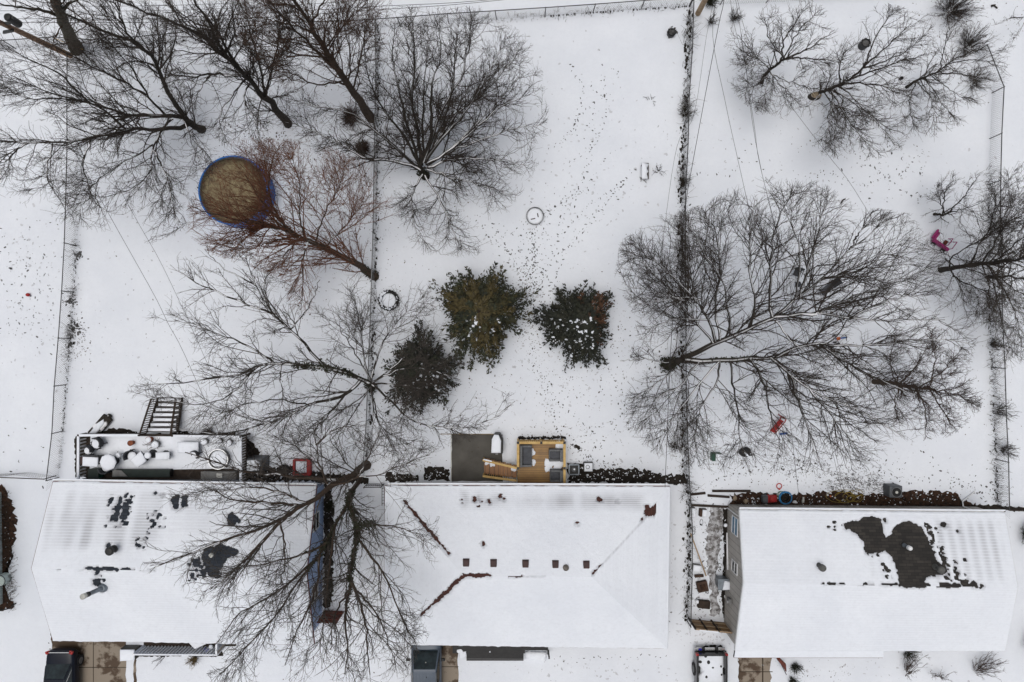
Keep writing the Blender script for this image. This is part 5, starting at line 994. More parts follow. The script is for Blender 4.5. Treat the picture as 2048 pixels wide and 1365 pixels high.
def build_ground_detail():
    # driveways, path, beds and bare strips
    ground_patch('driveway_slab', [(103, 1258), (252, 1258), (252, 1420), (103, 1420)], 'drive', .012, .05, .3, 2, 'wet brown concrete driveway with dry patches')
    for a, b in (((187, 1258), (187, 1420)), ((103, 1335), (252, 1335))): setting('driveway_joint', flat(rect(min(a[0], b[0]) - .7, min(a[1], b[1]) - .7, max(a[0], b[0]) + .7, max(a[1], b[1]) + .7), .017), 'drive_edge')
    ground_patch('driveway_slab', [(822, 1240), (915, 1240), (917, 1420), (822, 1420)], 'drive', .012, .06, .3, 3, 'wet brown concrete driveway beside the slate blue car')
    setting('driveway_joint', flat(rect(882, 1333, 917, 1334.4), .017), 'drive_edge')
    ground_patch('driveway_slab', [(1478, 1290), (1545, 1290), (1540, 1340), (1546, 1420), (1478, 1420)], 'drive', .012, .09, .25, 4, 'patchy wet driveway in front of the grey house')
    setting('driveway_joint', flat(rect(1478, 1343, 1545, 1344.6), .017), 'drive_edge'); setting('driveway_joint', flat(rect(1524, 1300, 1526.5, 1420), .018), 'drive_edge')
    ground_patch('walkway', [(268, 1319), (273, 1319), (274, 1420), (266, 1420)], 'drive', .012, .05, .3, 5, 'narrow wet strip beside the driveway')
    ground_patch('concrete_pad', [(903, 869), (1005, 869), (1005, 945), (1005, 963), (903, 963)], 'concrete', .012, .03, .3, 6, 'dark wet concrete patio pad')
    setting('pad_edge', flat(rect(901.5, 869, 903.2, 963), .02), 'pale_box'); setting('pad_edge', flat(rect(880, 868, 1000, 869.3), .02), 'straw')
    ground_patch('bare_soil', [(848, 936), (870, 933), (899, 938), (900, 961), (847, 961)], 'dirt', .010, .07, .12, 7); 
    ground_patch('bare_soil', [(1136, 930), (1160, 925), (1180, 938), (1225, 938), (1262, 936), (1300, 943), (1330, 950), (1366, 952), (1368, 968), (1136, 966)], 'dirt', .010, .12, .12, 8)
    ground_patch('bare_soil', [(770, 945), (800, 950), (840, 952), (840, 962), (770, 964)], 'dirt', .009, .10, .12, 9); ground_patch('bare_soil', [(1340, 954), (1372, 950), (1374, 968), (1342, 968)], 'dirt', .013, .10, .12, 10)
    ground_patch('mulch_bed', [(1462, 990), (1500, 984), (1560, 990), (1620, 986), (1680, 984), (1740, 988), (1800, 982), (1870, 983), (1905, 984), (1925, 1000), (1955, 1010), (1990, 1016), (1460, 1014)], 'mulch', .010, .14, .14, 11, 'brown leaf mulch strip along the back of the grey house')
    ground_patch('bare_soil', [(1940, 1008), (2010, 1013), (2060, 1018), (2060, 1024), (1940, 1020)], 'dirt', .012, .08, .14, 12)
    ground_patch('mulch_bed', [(0, 972), (12, 976), (22, 1000), (34, 1040), (28, 1090), (16, 1130), (10, 1180), (30, 1215), (-6, 1222), (-30, 1100), (-12, 980)], 'mulch', .010, .16, .14, 13, 'dark leafy bed along the pale green house')
    ground_patch('bare_soil', [(648, 965), (662, 970), (668, 1040), (666, 1110), (668, 1180), (662, 1215), (647, 1216)], 'dirt', .010, .10, .12, 14)
    ground_patch('bare_soil', [(200, 862), (230, 858), (275, 862), (280, 872), (200, 872)], 'dirt', .010, .08, .12, 15); ground_patch('bare_soil', [(345, 862), (400, 868), (470, 866), (500, 880), (520, 905), (505, 962), (480, 962), (478, 872), (345, 874)], 'dirt', .010, .10, .12, 16)
    ground_patch('bare_soil', [(262, 1291), (440, 1291), (446, 1313), (262, 1313)], 'dirt', .010, .05, .12, 30); ground_patch('bare_soil', [(150, 872), (176, 872), (176, 955), (150, 955)], 'dirt', .010, .05, .12, 31)
    ground_patch('bare_soil', [(500, 930), (560, 938), (590, 930), (640, 945), (735, 955), (735, 966), (500, 962)], 'dirt', .011, .12, .12, 17)
    ground_patch('slush_path', [(1420, 1012), (1446, 1014), (1446, 1060), (1440, 1100), (1432, 1150), (1436, 1190), (1440, 1230), (1420, 1232), (1422, 1180), (1414, 1130), (1412, 1090), (1416, 1050)], 'slush', .010, .10, .15, 18, 'trodden grey slush path in the side yard')
    ground_patch('bare_soil', [(1446, 1018), (1455, 1018), (1456, 1100), (1456, 1236), (1446, 1236), (1443, 1190), (1447, 1120)], 'dirt', .012, .05, .12, 19)
    ground_patch('bare_soil', [(908, 1268), (1098, 1270), (1098, 1284), (908, 1284)], 'dirt', .012, .05, .12, 20)
    ground_patch('bare_soil', [(1140, 888), (1154, 890), (1163, 896), (1158, 900), (1146, 893)], 'dirt', .011, .05, .08, 21); ground_patch('bare_soil', [(1036, 874), (1132, 873), (1134, 879), (1036, 880)], 'dirt', .009, .07, .1, 22)
    ground_patch('bare_soil', [(1396, 1300), (1410, 1291), (1440, 1291), (1452, 1302), (1450, 1310), (1394, 1310)], 'dirt', .010, .06, .1, 23)
    for k, (ln, w_) in enumerate(((FENCES['mid2'][:6], 3.2), (FENCES['mid2'][5:], 3.0), (FENCES['left'][2:7], 1.4), (FENCES['mid'][:4], 2.2), (FENCES['mid'][3:], 2.8), (FENCES['back'][3:6], 2.0), (FENCES['back'][8:], 1.6), (FENCES['right'][5:], 1.6))):
        d = along(ln, .11); rg = np.random.default_rng(k); mb = MB()
        for i, p in enumerate(d):
            if rg.random() < .25 + .65 * vnoise(np.array([i * .09]), np.array([k * 3.1]), 4)[0]: q = circ((p[0] + rg.normal(0, .035 * w_), p[1]), rg.uniform(.01, .058) * w_ / 2.4 + .012, 8, .5, int(rg.integers(1e6)), 1.6); mb.add([(a, b, .009 + rg.uniform(0, .006)) for a, b in q], [tuple(range(8))])
        setting('bare_fence_strip', mb, 'dirt', 'stuff', 'dark bare soil spots under a fence line')
    weeds('weeds', FENCES['mid2'], 1000, .6, .11, 1, label='dead weeds along the weedy fence line'); weeds('weeds', FENCES['mid2'], 420, 1.2, .2, 2, label='tall dead stalks along the weedy fence line', bias=(.05, .17, .28, .4, .42, .36, .7, .78))
    weeds('weeds', FENCES['left'], 300, .3, .08, 3, label='low dead weeds along the left chain fence'); weeds('weeds', FENCES['left'], 170, .5, .13, 4, label='weed clumps along the left chain fence', bias=(.45, .56, .64, .66, .7))
    weeds('weeds', FENCES['mid'], 450, .3, .06, 5, label='low dead weeds along the middle fence'); weeds('weeds', FENCES['back'], 700, .4, .15, 6, label='low dead weeds along the back fence')
    weeds('weeds', FENCES['right'][3:], 420, .9, .16, 7, label='dead stalks along the right chain fence'); weeds('weeds', [(1660, 965), (1760, 965)], 420, .35, .5, 8, label='dead plant stalks by the coiled yellow hose')
    weeds('weeds', [(1465, 1003), (1920, 1003)], 700, .25, .18, 9, 'leaf', 'short dry stems in the mulch strip'); weeds('weeds', [(10, 985), (26, 1210)], 420, .5, .2, 10, 'leaf', 'dry stems in the dark leafy bed')
    weeds('weeds', [(656, 975), (658, 1210)], 420, .35, .12, 11, label='dark stems along the blue wall'); weeds('weeds', [(345, 869), (500, 880)], 360, .5, .12, 12, label='dark stems along the snowy deck')
    # footprints and leaf litter
    tr = []
    for a in ((1050, 560, 1065, 450, 26, 4, 1), (1060, 540, 1140, 400, 24, 5, 2), (1075, 560, 1240, 380, 26, 6, 3), (1040, 545, 990, 470, 16, 6, 4), (1030, 470, 985, 450, 10, 4, 5), (1060, 600, 1070, 470, 26, 6, 6), (1080, 590, 1030, 500, 18, 6, 7), (1140, 400, 1230, 300, 14, 5, 8),
              (1140, 895, 1240, 945, 22, 3, 9), (1180, 905, 1240, 860, 12, 5, 10), (1100, 880, 1110, 800, 10, 7, 11), (1380, 346, 1460, 350, 9, 2, 12), (1460, 350, 1500, 290, 8, 3, 13), (1500, 330, 1700, 370, 14, 3, 14), (1170, 170, 1215, 190, 6, 3, 15), (1210, 130, 1240, 150, 5, 3, 16),
              (1760, 950, 1900, 960, 18, 4, 17), (1900, 950, 1990, 1000, 22, 5, 18), (1830, 900, 1960, 1000, 18, 6, 19), (1990, 640, 1980, 1000, 20, 2, 20), (1470, 930, 1640, 950, 22, 6, 21), (1380, 900, 1370, 640, 20, 4, 22), (1385, 450, 1372, 380, 10, 3, 23), (1340, 1060, 1345, 1260, 12, 4, 24),
              (1110, 1320, 1330, 1310, 24, 3, 25), (1160, 280, 1190, 220, 8, 3, 26), (1700, 930, 1800, 930, 14, 7, 27), (110, 1245, 95, 1300, 6, 3, 28), (1600, 350, 1830, 330, 12, 6, 29), (1850, 300, 1830, 410, 12, 7, 30)): tr += trail(*a)
    for k, pts in enumerate(([(1060, 600), (1050, 540), (1062, 480), (1080, 440), (1130, 400), (1190, 370)], [(1075, 600), (1090, 540), (1120, 470), (1180, 410), (1250, 360)], [(1050, 590), (1030, 530), (1005, 480), (985, 450)], [(1068, 590), (1070, 520), (1058, 460)], [(1085, 580), (1075, 500), (1095, 450)], [(1045, 575), (1040, 500), (1052, 450), (1100, 420), (1160, 385)], [(1062, 610), (1058, 560), (1068, 500), (1066, 460)], [(1100, 590), (1130, 500), (1195, 425), (1270, 340)], [(1035, 545), (1010, 500), (970, 470), (955, 430)], [(1140, 420), (1175, 330), (1190, 250)], [(1100, 300), (1150, 260), (1165, 180), (1140, 130)], [(1060, 650), (1062, 720), (1110, 800), (1180, 860)], [(1200, 700), (1240, 780), (1260, 860)], [(1120, 300), (1160, 230), (1210, 190)], [(1130, 330), (1190, 290), (1215, 220), (1205, 150)], [(1065, 690), (1080, 760), (1105, 830), (1120, 880)], [(1140, 890), (1200, 930), (1240, 945)], [(1150, 880), (1230, 840), (1290, 760), (1330, 700)], [(1440, 955), (1540, 935), (1640, 950), (1740, 945)], [(1480, 900), (1560, 915), (1650, 930)], [(1640, 340), (1720, 370), (1800, 350), (1850, 300)], [(1700, 300), (1760, 345), (1830, 400)])):
        for (x0, y0), (x1, y1) in zip(pts, pts[1:]): tr += trail(x0, y0, x1, y1, max(4, int(math.hypot(x1 - x0, y1 - y0) / 6)), 1.5, k + 60)
    litter('footprints', 'dark footprint trails across the snow', 'print', tr + [(1060, 600, 18, 35, 70), (1085, 560, 40, 40, 25), (1020, 470, 40, 50, 20), (1180, 900, 40, 25, 30), (1560, 940, 70, 14, 60), (1630, 935, 60, 12, 45), (1780, 960, 60, 20, 50), (1930, 985, 40, 18, 60), (1250, 720, 60, 60, 35), (1200, 780, 70, 60, 30),
             (60, 560, 45, 60, 90), (50, 640, 40, 30, 60), (100, 500, 40, 40, 30), (50, 900, 40, 40, 16), (1420, 1100, 16, 80, 120), (1400, 1200, 12, 30, 50), (1440, 1140, 5, 70, 60), (1770, 330, 60, 50, 60)], 3, (.038, .080), asp=(.32, .6))
    litter('footprints', 'faint grey footprints trampled over the snow', 'print_grey', [(1150, 250, 90, 110, 110), (1150, 430, 90, 60, 120), (1000, 600, 80, 80, 90), (1150, 800, 120, 70, 260), (1600, 900, 120, 60, 200), (1780, 340, 110, 60, 80), (60, 600, 60, 110, 160), (900, 420, 60, 60, 50), (1350, 1130, 12, 120, 60), (1200, 1340, 110, 12, 70), (1700, 1330, 120, 20, 60), (1420, 1100, 20, 80, 120), (1420, 1275, 30, 12, 60), (300, 600, 120, 120, 80), (1500, 250, 150, 80, 80)], 4, (.05, .10), z0=.005, asp=(.35, .7))
    litter('fallen_leaves', 'dark leaves and twig bits scattered on the snow', 'leaf', [(1060, 620, 22, 50, 420), (930, 700, 60, 60, 360), (1130, 740, 60, 50, 300), (1250, 660, 60, 70, 360), (830, 840, 70, 50, 320), (760, 690, 60, 110, 320), (600, 360, 90, 60, 520), (540, 280, 40, 20, 220), (640, 170, 60, 40, 220), (700, 440, 60, 70, 340), (1500, 760, 130, 110, 620), (1500, 890, 90, 40, 420), (1600, 560, 150, 100, 420), (850, 300, 130, 110, 420), (200, 150, 130, 60, 320), (150, 650, 12, 60, 80), (162, 690, 10, 18, 70), (690, 1080, 25, 90, 320), (620, 900, 100, 35, 420), (690, 1300, 90, 40, 220), (1700, 960, 40, 12, 240), (1850, 780, 70, 60, 240), (1870, 120, 60, 60, 240), (1690, 220, 70, 60, 160), (1570, 130, 60, 50, 120), (1100, 870, 50, 10, 120), (1200, 935, 60, 10, 160), (800, 930, 40, 14, 140), (450, 700, 120, 100, 260), (300, 300, 120, 110, 220), (1940, 40, 60, 40, 300), (2000, 850, 14, 120, 160), (1960, 600, 40, 70, 120), (1640, 1345, 40, 14, 60)], 5, (.015, .046), lift=.02, asp=(.25, .8))
    litter('fallen_leaves', 'rust brown leaves around the willow and pool', 'mulch', [(600, 330, 80, 40, 260), (520, 300, 50, 30, 160), (700, 400, 50, 70, 220), (600, 590, 20, 30, 60), (160, 660, 12, 16, 40), (700, 300, 30, 60, 160)], 6, (.025, .055), lift=.02)
    litter('snow_flecks', 'white snow flecks lying on the bare soil and mulch', 'snow', [(875, 948, 16, 7, 45), (1200, 952, 40, 8, 67), (1290, 952, 40, 6, 60), (1500, 1000, 30, 8, 45), (1600, 1000, 60, 7, 45), (1740, 995, 60, 8, 67), (1860, 996, 40, 8, 45), (657, 1090, 6, 80, 67), (560, 948, 50, 7, 82), (400, 868, 60, 4, 45), (810, 955, 24, 4, 37), (1450, 1120, 5, 70, 37), (14, 1080, 10, 70, 45), (1100, 878, 40, 3, 30), (1375, 700, 4, 200, 67), (1366, 380, 4, 160, 105)], 8, (.018, .06), z0=.026, lift=.01)
    litter('dark_clods', 'dark clods and seed heads along fence bases', 'print', [(160, 511, 4, 4, 30), (142, 604, 8, 3, 40), (150, 658, 8, 8, 60), (142, 688, 4, 4, 24), (1344, 64, 5, 5, 40)], 7, (.05, .10), lift=.03)

# ------------------------------------------------------------------ decks and their furniture
def pw(q): return np.array(P(*q))
def post_rail(root, a, b, z0, za, zb, m, mr, n, sub='baluster', wdt=.10, snow=None, bw=.035, za0=None, zb0=None):
    """railing between a and b (world xy); za/zb handrail heights at the ends, za0/zb0 baluster foot heights"""
    a, b = np.array(a[:2]), np.array(b[:2]); za0 = z0 if za0 is None else za0; zb0 = z0 if zb0 is None else zb0
    rl = part(root, 'handrail', MB().hexa(*beam((*a, za - .04), (*b, zb - .04), wdt, .045)), mr)
    bl = MB()
    for k in range(n):
        t = (k + .5) / n; p = a * (1 - t) + b * t; bl.box((p[0], p[1], (za0 + (zb0 - za0) * t + za + (zb - za) * t) / 2 - .03), (bw, bw, za + (zb - za) * t - za0 - (zb0 - za0) * t - .04))
    o = part(root, sub, bl, m); o['kind'] = 'stuff'
    if snow: part(root, 'rail_snow', MB().hexa(*beam((*a, za + .006), (*b, zb + .006), wdt * .92, snow)), 'snow')
def snow_pot(name, label, cat, px, py, z, r, h, m, group=None, snow=True, brush=0, sy=1.0):
    c = P(px, py, z + h); root = T(name, label, cat, (c[0], c[1], z), group)
    part(root, 'pot', MB().lathe((c[0], c[1], z), [(r * .7, 0), (r * .85, h * .5), (r, h), (r * .88, h), (r * .86, h * .85)], 16, 1, sy), m)
    if snow: part(root, 'snow_cap', MB().dome(circ(c, r * .9, 12, .08, int(px), sy), z + h - .02, .09, .03), 'snow', smooth=True)
    return root
def snow_seat(label, px, py, z, rz, w_, m='charcoal', group=None, cat='chair', name='deck_chair'):
    c = P(px, py, z + .42); root = T(name, label, cat, (c[0], c[1], z), group); ca, sa = math.cos(rz), math.sin(rz)
    g = lambda u, v: (c[0] + u * ca - v * sa, c[1] + u * sa + v * ca)
    for u in (-1, 1):
        for v in (-1, 1): q = g(u * w_ * .42, v * w_ * .42); part(root, 'leg', MB().box((q[0], q[1], z + .2), (.05, .05, .4), rz), m)
    part(root, 'seat', MB().prism([g(-w_ / 2, -w_ / 2), g(w_ / 2, -w_ / 2), g(w_ / 2, w_ / 2), g(-w_ / 2, w_ / 2)], z + .36, z + .44), m, bevel=.02)
    bk = MB(); n = 7; arc = [(math.radians(20 + 140 * k / (n - 1))) for k in range(n)]
    ou = [g(w_ * .62 * math.cos(t), w_ * .62 * math.sin(t)) for t in arc]; inn = [g(w_ * .50 * math.cos(t), w_ * .50 * math.sin(t)) for t in arc]
    bk.prism(ou + inn[::-1], z + .40, z + .82); part(root, 'backrest', bk, m)
    part(root, 'snow_cap', MB().dome([g(w_ * .45 * math.cos(t) * (1.05), w_ * .45 * math.sin(t) - w_ * .06) for t in np.linspace(0, 6.28, 13)[:-1]], z + .44, .10), 'snow', smooth=True)
    return root
def build_blue_house_deck():
    z, zr = .75, 1.5
    L0, R0 = P(157, 871, zr), P(481, 874, zr); yb = P(0, 955)[1]; root = T('snowy_deck', 'snow covered raised deck with white railings behind the blue house', 'deck', (L0[0], L0[1], 0))
    part(root, 'floor', MB().prism([(L0[0], yb), (R0[0] + .06, yb), (R0[0] + .06, R0[1]), (L0[0], L0[1])], z - .12, z), 'wood_dark')
    part(root, 'floor_snow', MB().prism([(L0[0] + .25, yb + .55), (R0[0] - .3, yb + .7), (R0[0] - .4, R0[1] - .12), (L0[0] + .3, L0[1] - .12)], z, z + .05), 'snow')
    for k in range(8): x = L0[0] + (R0[0] - L0[0]) * k / 7; part(root, 'support', MB().box((x, L0[1] - .1, z / 2 - .1), (.1, .1, z)), 'wood_dark')
    S0, S1 = P(278, 871, zr), P(345, 872, zr)
    post_rail(root, L0, S0, z, zr, zr, 'wood_grey', 'white', 28, snow=.05, wdt=.14); post_rail(root, S1, R0, z, zr, zr, 'wood_grey', 'white', 32, snow=.035, wdt=.12)
    post_rail(root, (L0[0], L0[1]), (L0[0] - .02, yb - .02), z, zr, zr, 'white', 'white', 14, snow=.05, wdt=.14, bw=.06); post_rail(root, (R0[0], R0[1]), (R0[0] + .02, yb), z, zr, zr, 'white', 'white', 17, snow=.05, wdt=.16, bw=.05)
    for p in ((L0[0], L0[1]), S0, S1, (R0[0], R0[1])): part(root, 'rail_post', MB().box((p[0], p[1], z + .38), (.11, .11, .86)), 'wood_dark')
    # stair down to the yard
    st = T('deck_stair', 'wooden stair with railings and snowy treads going down from the snowy deck', 'stairs', P(312, 868)); a0, a1 = pw((279, 869, zr)), pw((302, 798, .95)); b0, b1 = pw((341, 869, zr)), pw((351, 799, .95))
    N = 7
    for k in range(N):
        t = (k + .6) / N; l = a0 * (1 - t) + a1 * t; r_ = b0 * (1 - t) + b1 * t; zt = .66 * (1 - t) + .04; d = (a1 - a0)[1] / N * .46
        tr = part(st, 'tread', MB().hexa([(l[0], l[1] - d, zt - .05), (r_[0], r_[1] - d, zt - .05), (r_[0], r_[1] + d, zt - .05), (l[0], l[1] + d, zt - .05)], [(l[0], l[1] - d, zt), (r_[0], r_[1] - d, zt), (r_[0], r_[1] + d, zt), (l[0], l[1] + d, zt)]), 'wood_dark')
        e = .06 + .05 * (k % 3); part(tr, 'snow_cap', MB().hexa([(l[0] + e, l[1] - d * .75, zt), (r_[0] - e, r_[1] - d * .75, zt), (r_[0] - e, r_[1] + d * .6, zt), (l[0] + e, l[1] + d * .6, zt)], [(l[0] + e, l[1] - d * .6, zt + .05), (r_[0] - e, r_[1] - d * .6, zt + .05), (r_[0] - e, r_[1] + d * .5, zt + .05), (l[0] + e, l[1] + d * .5, zt + .05)]), 'snow')
    post_rail(st, a0, a1, z, zr, .95, 'wood_grey', 'wood_dark', 15, za0=.6, zb0=.05, bw=.05); post_rail(st, b0, b1, z, zr, .95, 'wood_grey', 'wood_dark', 15, za0=.6, zb0=.05, wdt=.12, bw=.05)
    sl = MB(); [sl.hexa(*beam((p[0], p[1], .5), (q[0], q[1], -.05), .06, .22)) for p, q in ((a0, a1), (b0, b1))]; part(st, 'stringer', sl, 'wood_dark')
    dz = z + .05
    snow_seat('round deck chair with dark back in the deck corner, snow filled', 195, 887, dz, R(-50), .62, group='snowy deck chairs'); snow_seat('smaller snowy chair below the round deck chair at the deck rail', 178, 901, dz, R(-35), .5, group='snowy deck chairs')
    snow_seat('dark backed chair beside the diamond shaped snowy table', 264, 912, dz, R(60), .58, group='snowy deck chairs'); snow_seat('dark chair pushed against the octagonal snowy table', 213, 936, dz, R(160), .55, group='snowy deck chairs')
    snow_seat('dark chair near the middle of the tangled branches on the deck', 391, 909, dz, R(-30), .42, group='snowy deck chairs')
    def table(label, px, py, poly, h=.72, m='charcoal', t=.12):
        c = P(px, py, dz + h); root = T('deck_table', label, 'table', (c[0], c[1], dz), 'snowy deck tables'); pp = [(c[0] + x, c[1] + y) for x, y in poly]
        part(root, 'tabletop', MB().prism(pp, dz + h - .06, dz + h), m); part(root, 'pedestal', MB().lathe((c[0], c[1], dz), [(.28, 0), (.06, .06), (.06, h - .05)], 10), m); part(root, 'snow_cap', MB().dome(pp, dz + h, t), 'snow', smooth=True)
    table('octagonal snowy table with a dark serrated edge on the deck', 217, 925, circ((0, 0), .5, 8)); table('diamond shaped table under a thick snow pillow', 279, 919, [(-.52, -.05), (-.1, -.5), (.45, -.1), (.1, .5)], .6)
    table('small round snowy side table touching the diamond shaped table', 296, 911, circ((0, 0), .2, 12), .62); table('long low snowy table under bare branches on the deck', 377, 895, [(-.62, -.32), (.62, -.32), (.62, .32), (-.62, .32)], .45); table('short snowy bench on the deck beside the long low table', 326, 912, [(-.42, -.24), (.42, -.2), (.42, .24), (-.42, .2)], .4)
    c = P(181, 922, 1.5); g = T('grill', 'snow topped rectangular grill with side shelf on the snowy deck', 'grill', (c[0], c[1], dz)); part(g, 'body', MB().box((c[0], c[1], dz + .35), (.9, .5, .7)), 'black', bevel=.03); part(g, 'shelf', MB().box((c[0] - .68, c[1], dz + .62), (.42, .45, .04)), 'vent_brown'); part(g, 'lid', MB().box((c[0] + .05, c[1] + .3, dz + .72), (.9, .12, .1)), 'charcoal'); part(g, 'snow_cap', MB().dome([(c[0] - .46, c[1] - .3), (c[0] + .46, c[1] - .36), (c[0] + .48, c[1] + .2), (c[0] - .44, c[1] + .26)], dz + .7, .1), 'snow', smooth=True)
    c = P(236, 911, 1.2); g = T('stool', 'small round snow topped stool with thin legs on the snowy deck', 'stool', (c[0], c[1], dz)); part(g, 'seat', MB().lathe((c[0], c[1], dz + .36), [(.16, 0), (.16, .05)], 14), 'white'); part(g, 'snow_cap', MB().dome(circ(c, .15, 10), dz + .41, .07), 'snow', smooth=True)
    for k in range(3): a = 2.1 * k + .4; part(g, 'leg', MB().tube([(c[0] + .1 * math.cos(a), c[1] + .1 * math.sin(a), dz + .36), (c[0] + .3 * math.cos(a), c[1] + .3 * math.sin(a), dz)], .012, 5), 'black')
    for k, (px, py, r, lab, m) in enumerate(((260, 887, .17, 'orange brown clay pot with little snow by the deck stair', 'terracotta'), (297, 880, .2, 'clay pot heaped with snow at the top of the deck stair', 'terracotta'), (408, 884, .22, 'round snowy pot at the deck rail, first after the long low table', 'grey_block'), (438, 883, .18, 'middle round snowy pot at the deck rail', 'grey_block'), (456, 886, .24, 'large round snowy pot in the far deck corner', 'grey_block'), (310, 890, .24, 'grey planter with dry brown stalks on the snowy deck', 'grey_block'))):
        snow_pot('garden_pot', lab, 'garden pot', px, py, dz, r, .36, m, 'garden pots on the snowy deck', snow=(k != 0))
    bush('dry_plant', 'dry brown stalks standing in the grey deck planter', (322, 885), 1.5, .5, 22, 'brush', 'plant', spread=.5, dens=(2, 3))
    c = P(436, 919, 1.3); g = T('round_tub', 'big round tub full of snow with a pale rim on the deck', 'tub', (c[0], c[1], dz)); part(g, 'side', MB().lathe((c[0], c[1], dz), [(.55, 0), (.62, .5), (.56, .5), (.54, .36)], 24), 'grey_block'); part(g, 'rim', MB().ring((c[0], c[1], dz + .5), .6, .035, 28, 6), 'chrome'); part(g, 'snow_cap', MB().dome(circ(c, .52, 16), dz + .36, .12), 'snow', smooth=True)
    c0, c1 = P(226, 955, 1.3), P(338, 941, 1.3); g = T('black_box', 'long black box on the deck against the blue house', 'storage box', (c0[0], c0[1], z)); part(g, 'body', MB().prism([(c0[0], c0[1]), (c1[0], c0[1]), (c1[0], c1[1]), (c0[0], c1[1])], z, 1.25), 'black'); part(g, 'lid', MB().prism([(c0[0] - .03, c0[1]), (c1[0] + .03, c0[1]), (c1[0] + .03, c1[1] + .04), (c0[0] - .03, c1[1] + .04)], 1.25, 1.3), 'green_black')  # solid black box filling the dark strip between deck and eave
    part(g, 'snow_cap', MB().dome([(c0[0] - .05, c0[1] + .05), (c0[0] + .9, c0[1] + .05), (c0[0] + .5, c1[1]), (c0[0], c1[1] + .05)], 1.3, .04), 'grey_block', smooth=True)
    c = P(190, 947, 1.2); g = T('deck_bin', 'dark green bin beside the balustrade against the blue house', 'bin', (c[0], c[1], z)); part(g, 'body', MB().box((c[0], c[1], z + .3), (.62, .55, .6)), 'green_dark', bevel=.04); part(g, 'lid', MB().box((c[0], c[1], z + .62), (.66, .6, .05)), 'green_black', bevel=.02)
    c0, c1 = P(402, 960, 1.2), P(470, 945, 1.2); g = T('grey_cabinet', 'low grey cabinet with a pale square on top behind the blue house', 'cabinet', (c0[0], c0[1], z)); part(g, 'body', MB().prism([(c0[0], c0[1]), (c1[0], c0[1]), (c1[0], c1[1]), (c0[0], c1[1])], z, 1.12), 'grey_block'); part(g, 'top', MB().prism([(c0[0] - .03, c0[1]), (c1[0] + .03, c0[1]), (c1[0] + .03, c1[1] + .03), (c0[0] - .03, c1[1] + .03)], 1.12, 1.15), 'grey_block')
    c = P(440, 951, 1.2); single('paper_box', 'pale square box on the low grey cabinet', 'box', MB().box((c[0], c[1], 1.24), (.34, .26, .17)), 'pale_box', bevel=.01)
    c = P(320, 951, 1.1); single('lumber_plank', 'orange brown plank lying on the deck by the house wall', 'plank', MB().box((c[0], c[1], dz + .1), (.75, .12, .05), R(12)), 'wood_tan')
    # things in the yard beside the deck
    c = P(508, 930, 1.0); g = T('covered_grill', 'dark green grey covered box with a snow patch beside the deck', 'grill', (c[0], c[1], 0)); part(g, 'cover', MB().hexa([(c[0] - .55, c[1] - .5, 0), (c[0] + .62, c[1] - .5, 0), (c[0] + .62, c[1] + .45, 0), (c[0] - .55, c[1] + .45, 0)], [(c[0] - .5, c[1] - .42, .95), (c[0] + .45, c[1] - .42, .95), (c[0] + .5, c[1] + .36, .95), (c[0] - .5, c[1] + .36, .95)]), 'unit', bevel=.06); part(g, 'snow_cap', MB().dome([(c[0] - .45, c[1] - .38), (c[0] + .3, c[1] - .36), (c[0] + .36, c[1] + .1), (c[0] + .1, c[1] + .3), (c[0] - .42, c[1] + .25)], .95, .09), 'snow', smooth=True)
    c = P(602, 936, .4); g = T('sand_box', 'red square plastic play box holding snow by the blue house', 'play box', (c[0], c[1], 0)); s = .46; mb = MB()
    for x, y, a, b in ((-s, 0, .14, 1.0), (s, 0, .24, 1.0), (0, s, .9, .12), (0, -s, .9, .12)): mb.box((c[0] + x, c[1] + y, .19), (a, b, .38))
    part(g, 'frame', mb, 'red', bevel=.03); part(g, 'base', MB().box((c[0], c[1], .04), (.9, .9, .06)), 'red'); part(g, 'snow_cap', MB().dome([(c[0] - .36, c[1] - .15), (c[0] - .1, c[1] - .36), (c[0] + .32, c[1] - .3), (c[0] + .32, c[1] + .38), (c[0] - .36, c[1] + .38)], .2, .14, .1), 'snow', smooth=True)
    c = P(566, 942, .3); g = T('wheel_rim', 'dark old wheel lying in the soil by the red play box', 'wheel', (c[0], c[1], 0)); part(g, 'tyre', MB().ring((c[0], c[1], .1), .28, .09, 20, 8), 'tyre', smooth=True); part(g, 'hub', MB().lathe((c[0], c[1], .05), [(.18, 0), (.16, .06), (.05, .08)], 14), 'steel_dark')
    c = P(197, 853, .3); g = T('snowy_log', 'dark log pile half under snow at the deck corner', 'log pile', (c[0], c[1], 0)); ca, sa = math.cos(R(48)), math.sin(R(48))
    for o, l in ((-.22, .8), (-.04, .95), (.16, .75)): part(g, 'log', MB().tube([(c[0] - ca * l - sa * o, c[1] - sa * l + ca * o, .16), (c[0] + ca * l - sa * o, c[1] + sa * l + ca * o, .2)], .15, 10), 'bark')
    part(g, 'snow_cap', MB().dome([(c[0] + u * ca - v * sa, c[1] + u * sa + v * ca) for u, v in ((-.9, -.1), (-.3, -.2), (.35, -.15), (.55, .05), (.1, .16), (-.7, .12))], .3, .1), 'snow', smooth=True)
    # front porch of the blue house
    z, zr = .75, 1.85; A, B = P(268, 1309, zr), P(433, 1310, zr); yw = P(0, 1262)[1]; root = T('front_porch', 'front porch of the blue house with white rail and slanting balusters', 'porch', (A[0], A[1], 0))
    part(root, 'floor', MB().prism([(A[0], A[1]), (B[0] + .7, A[1]), (B[0] + .7, yw), (A[0], yw)], z - .14, z), 'wood_dark'); part(root, 'floor_snow', MB().prism([(A[0] + .1, A[1] + .66), (B[0] - .4, A[1] + .66), (B[0] - .6, yw), (A[0] + .1, yw)], z, z + .05), 'snow')
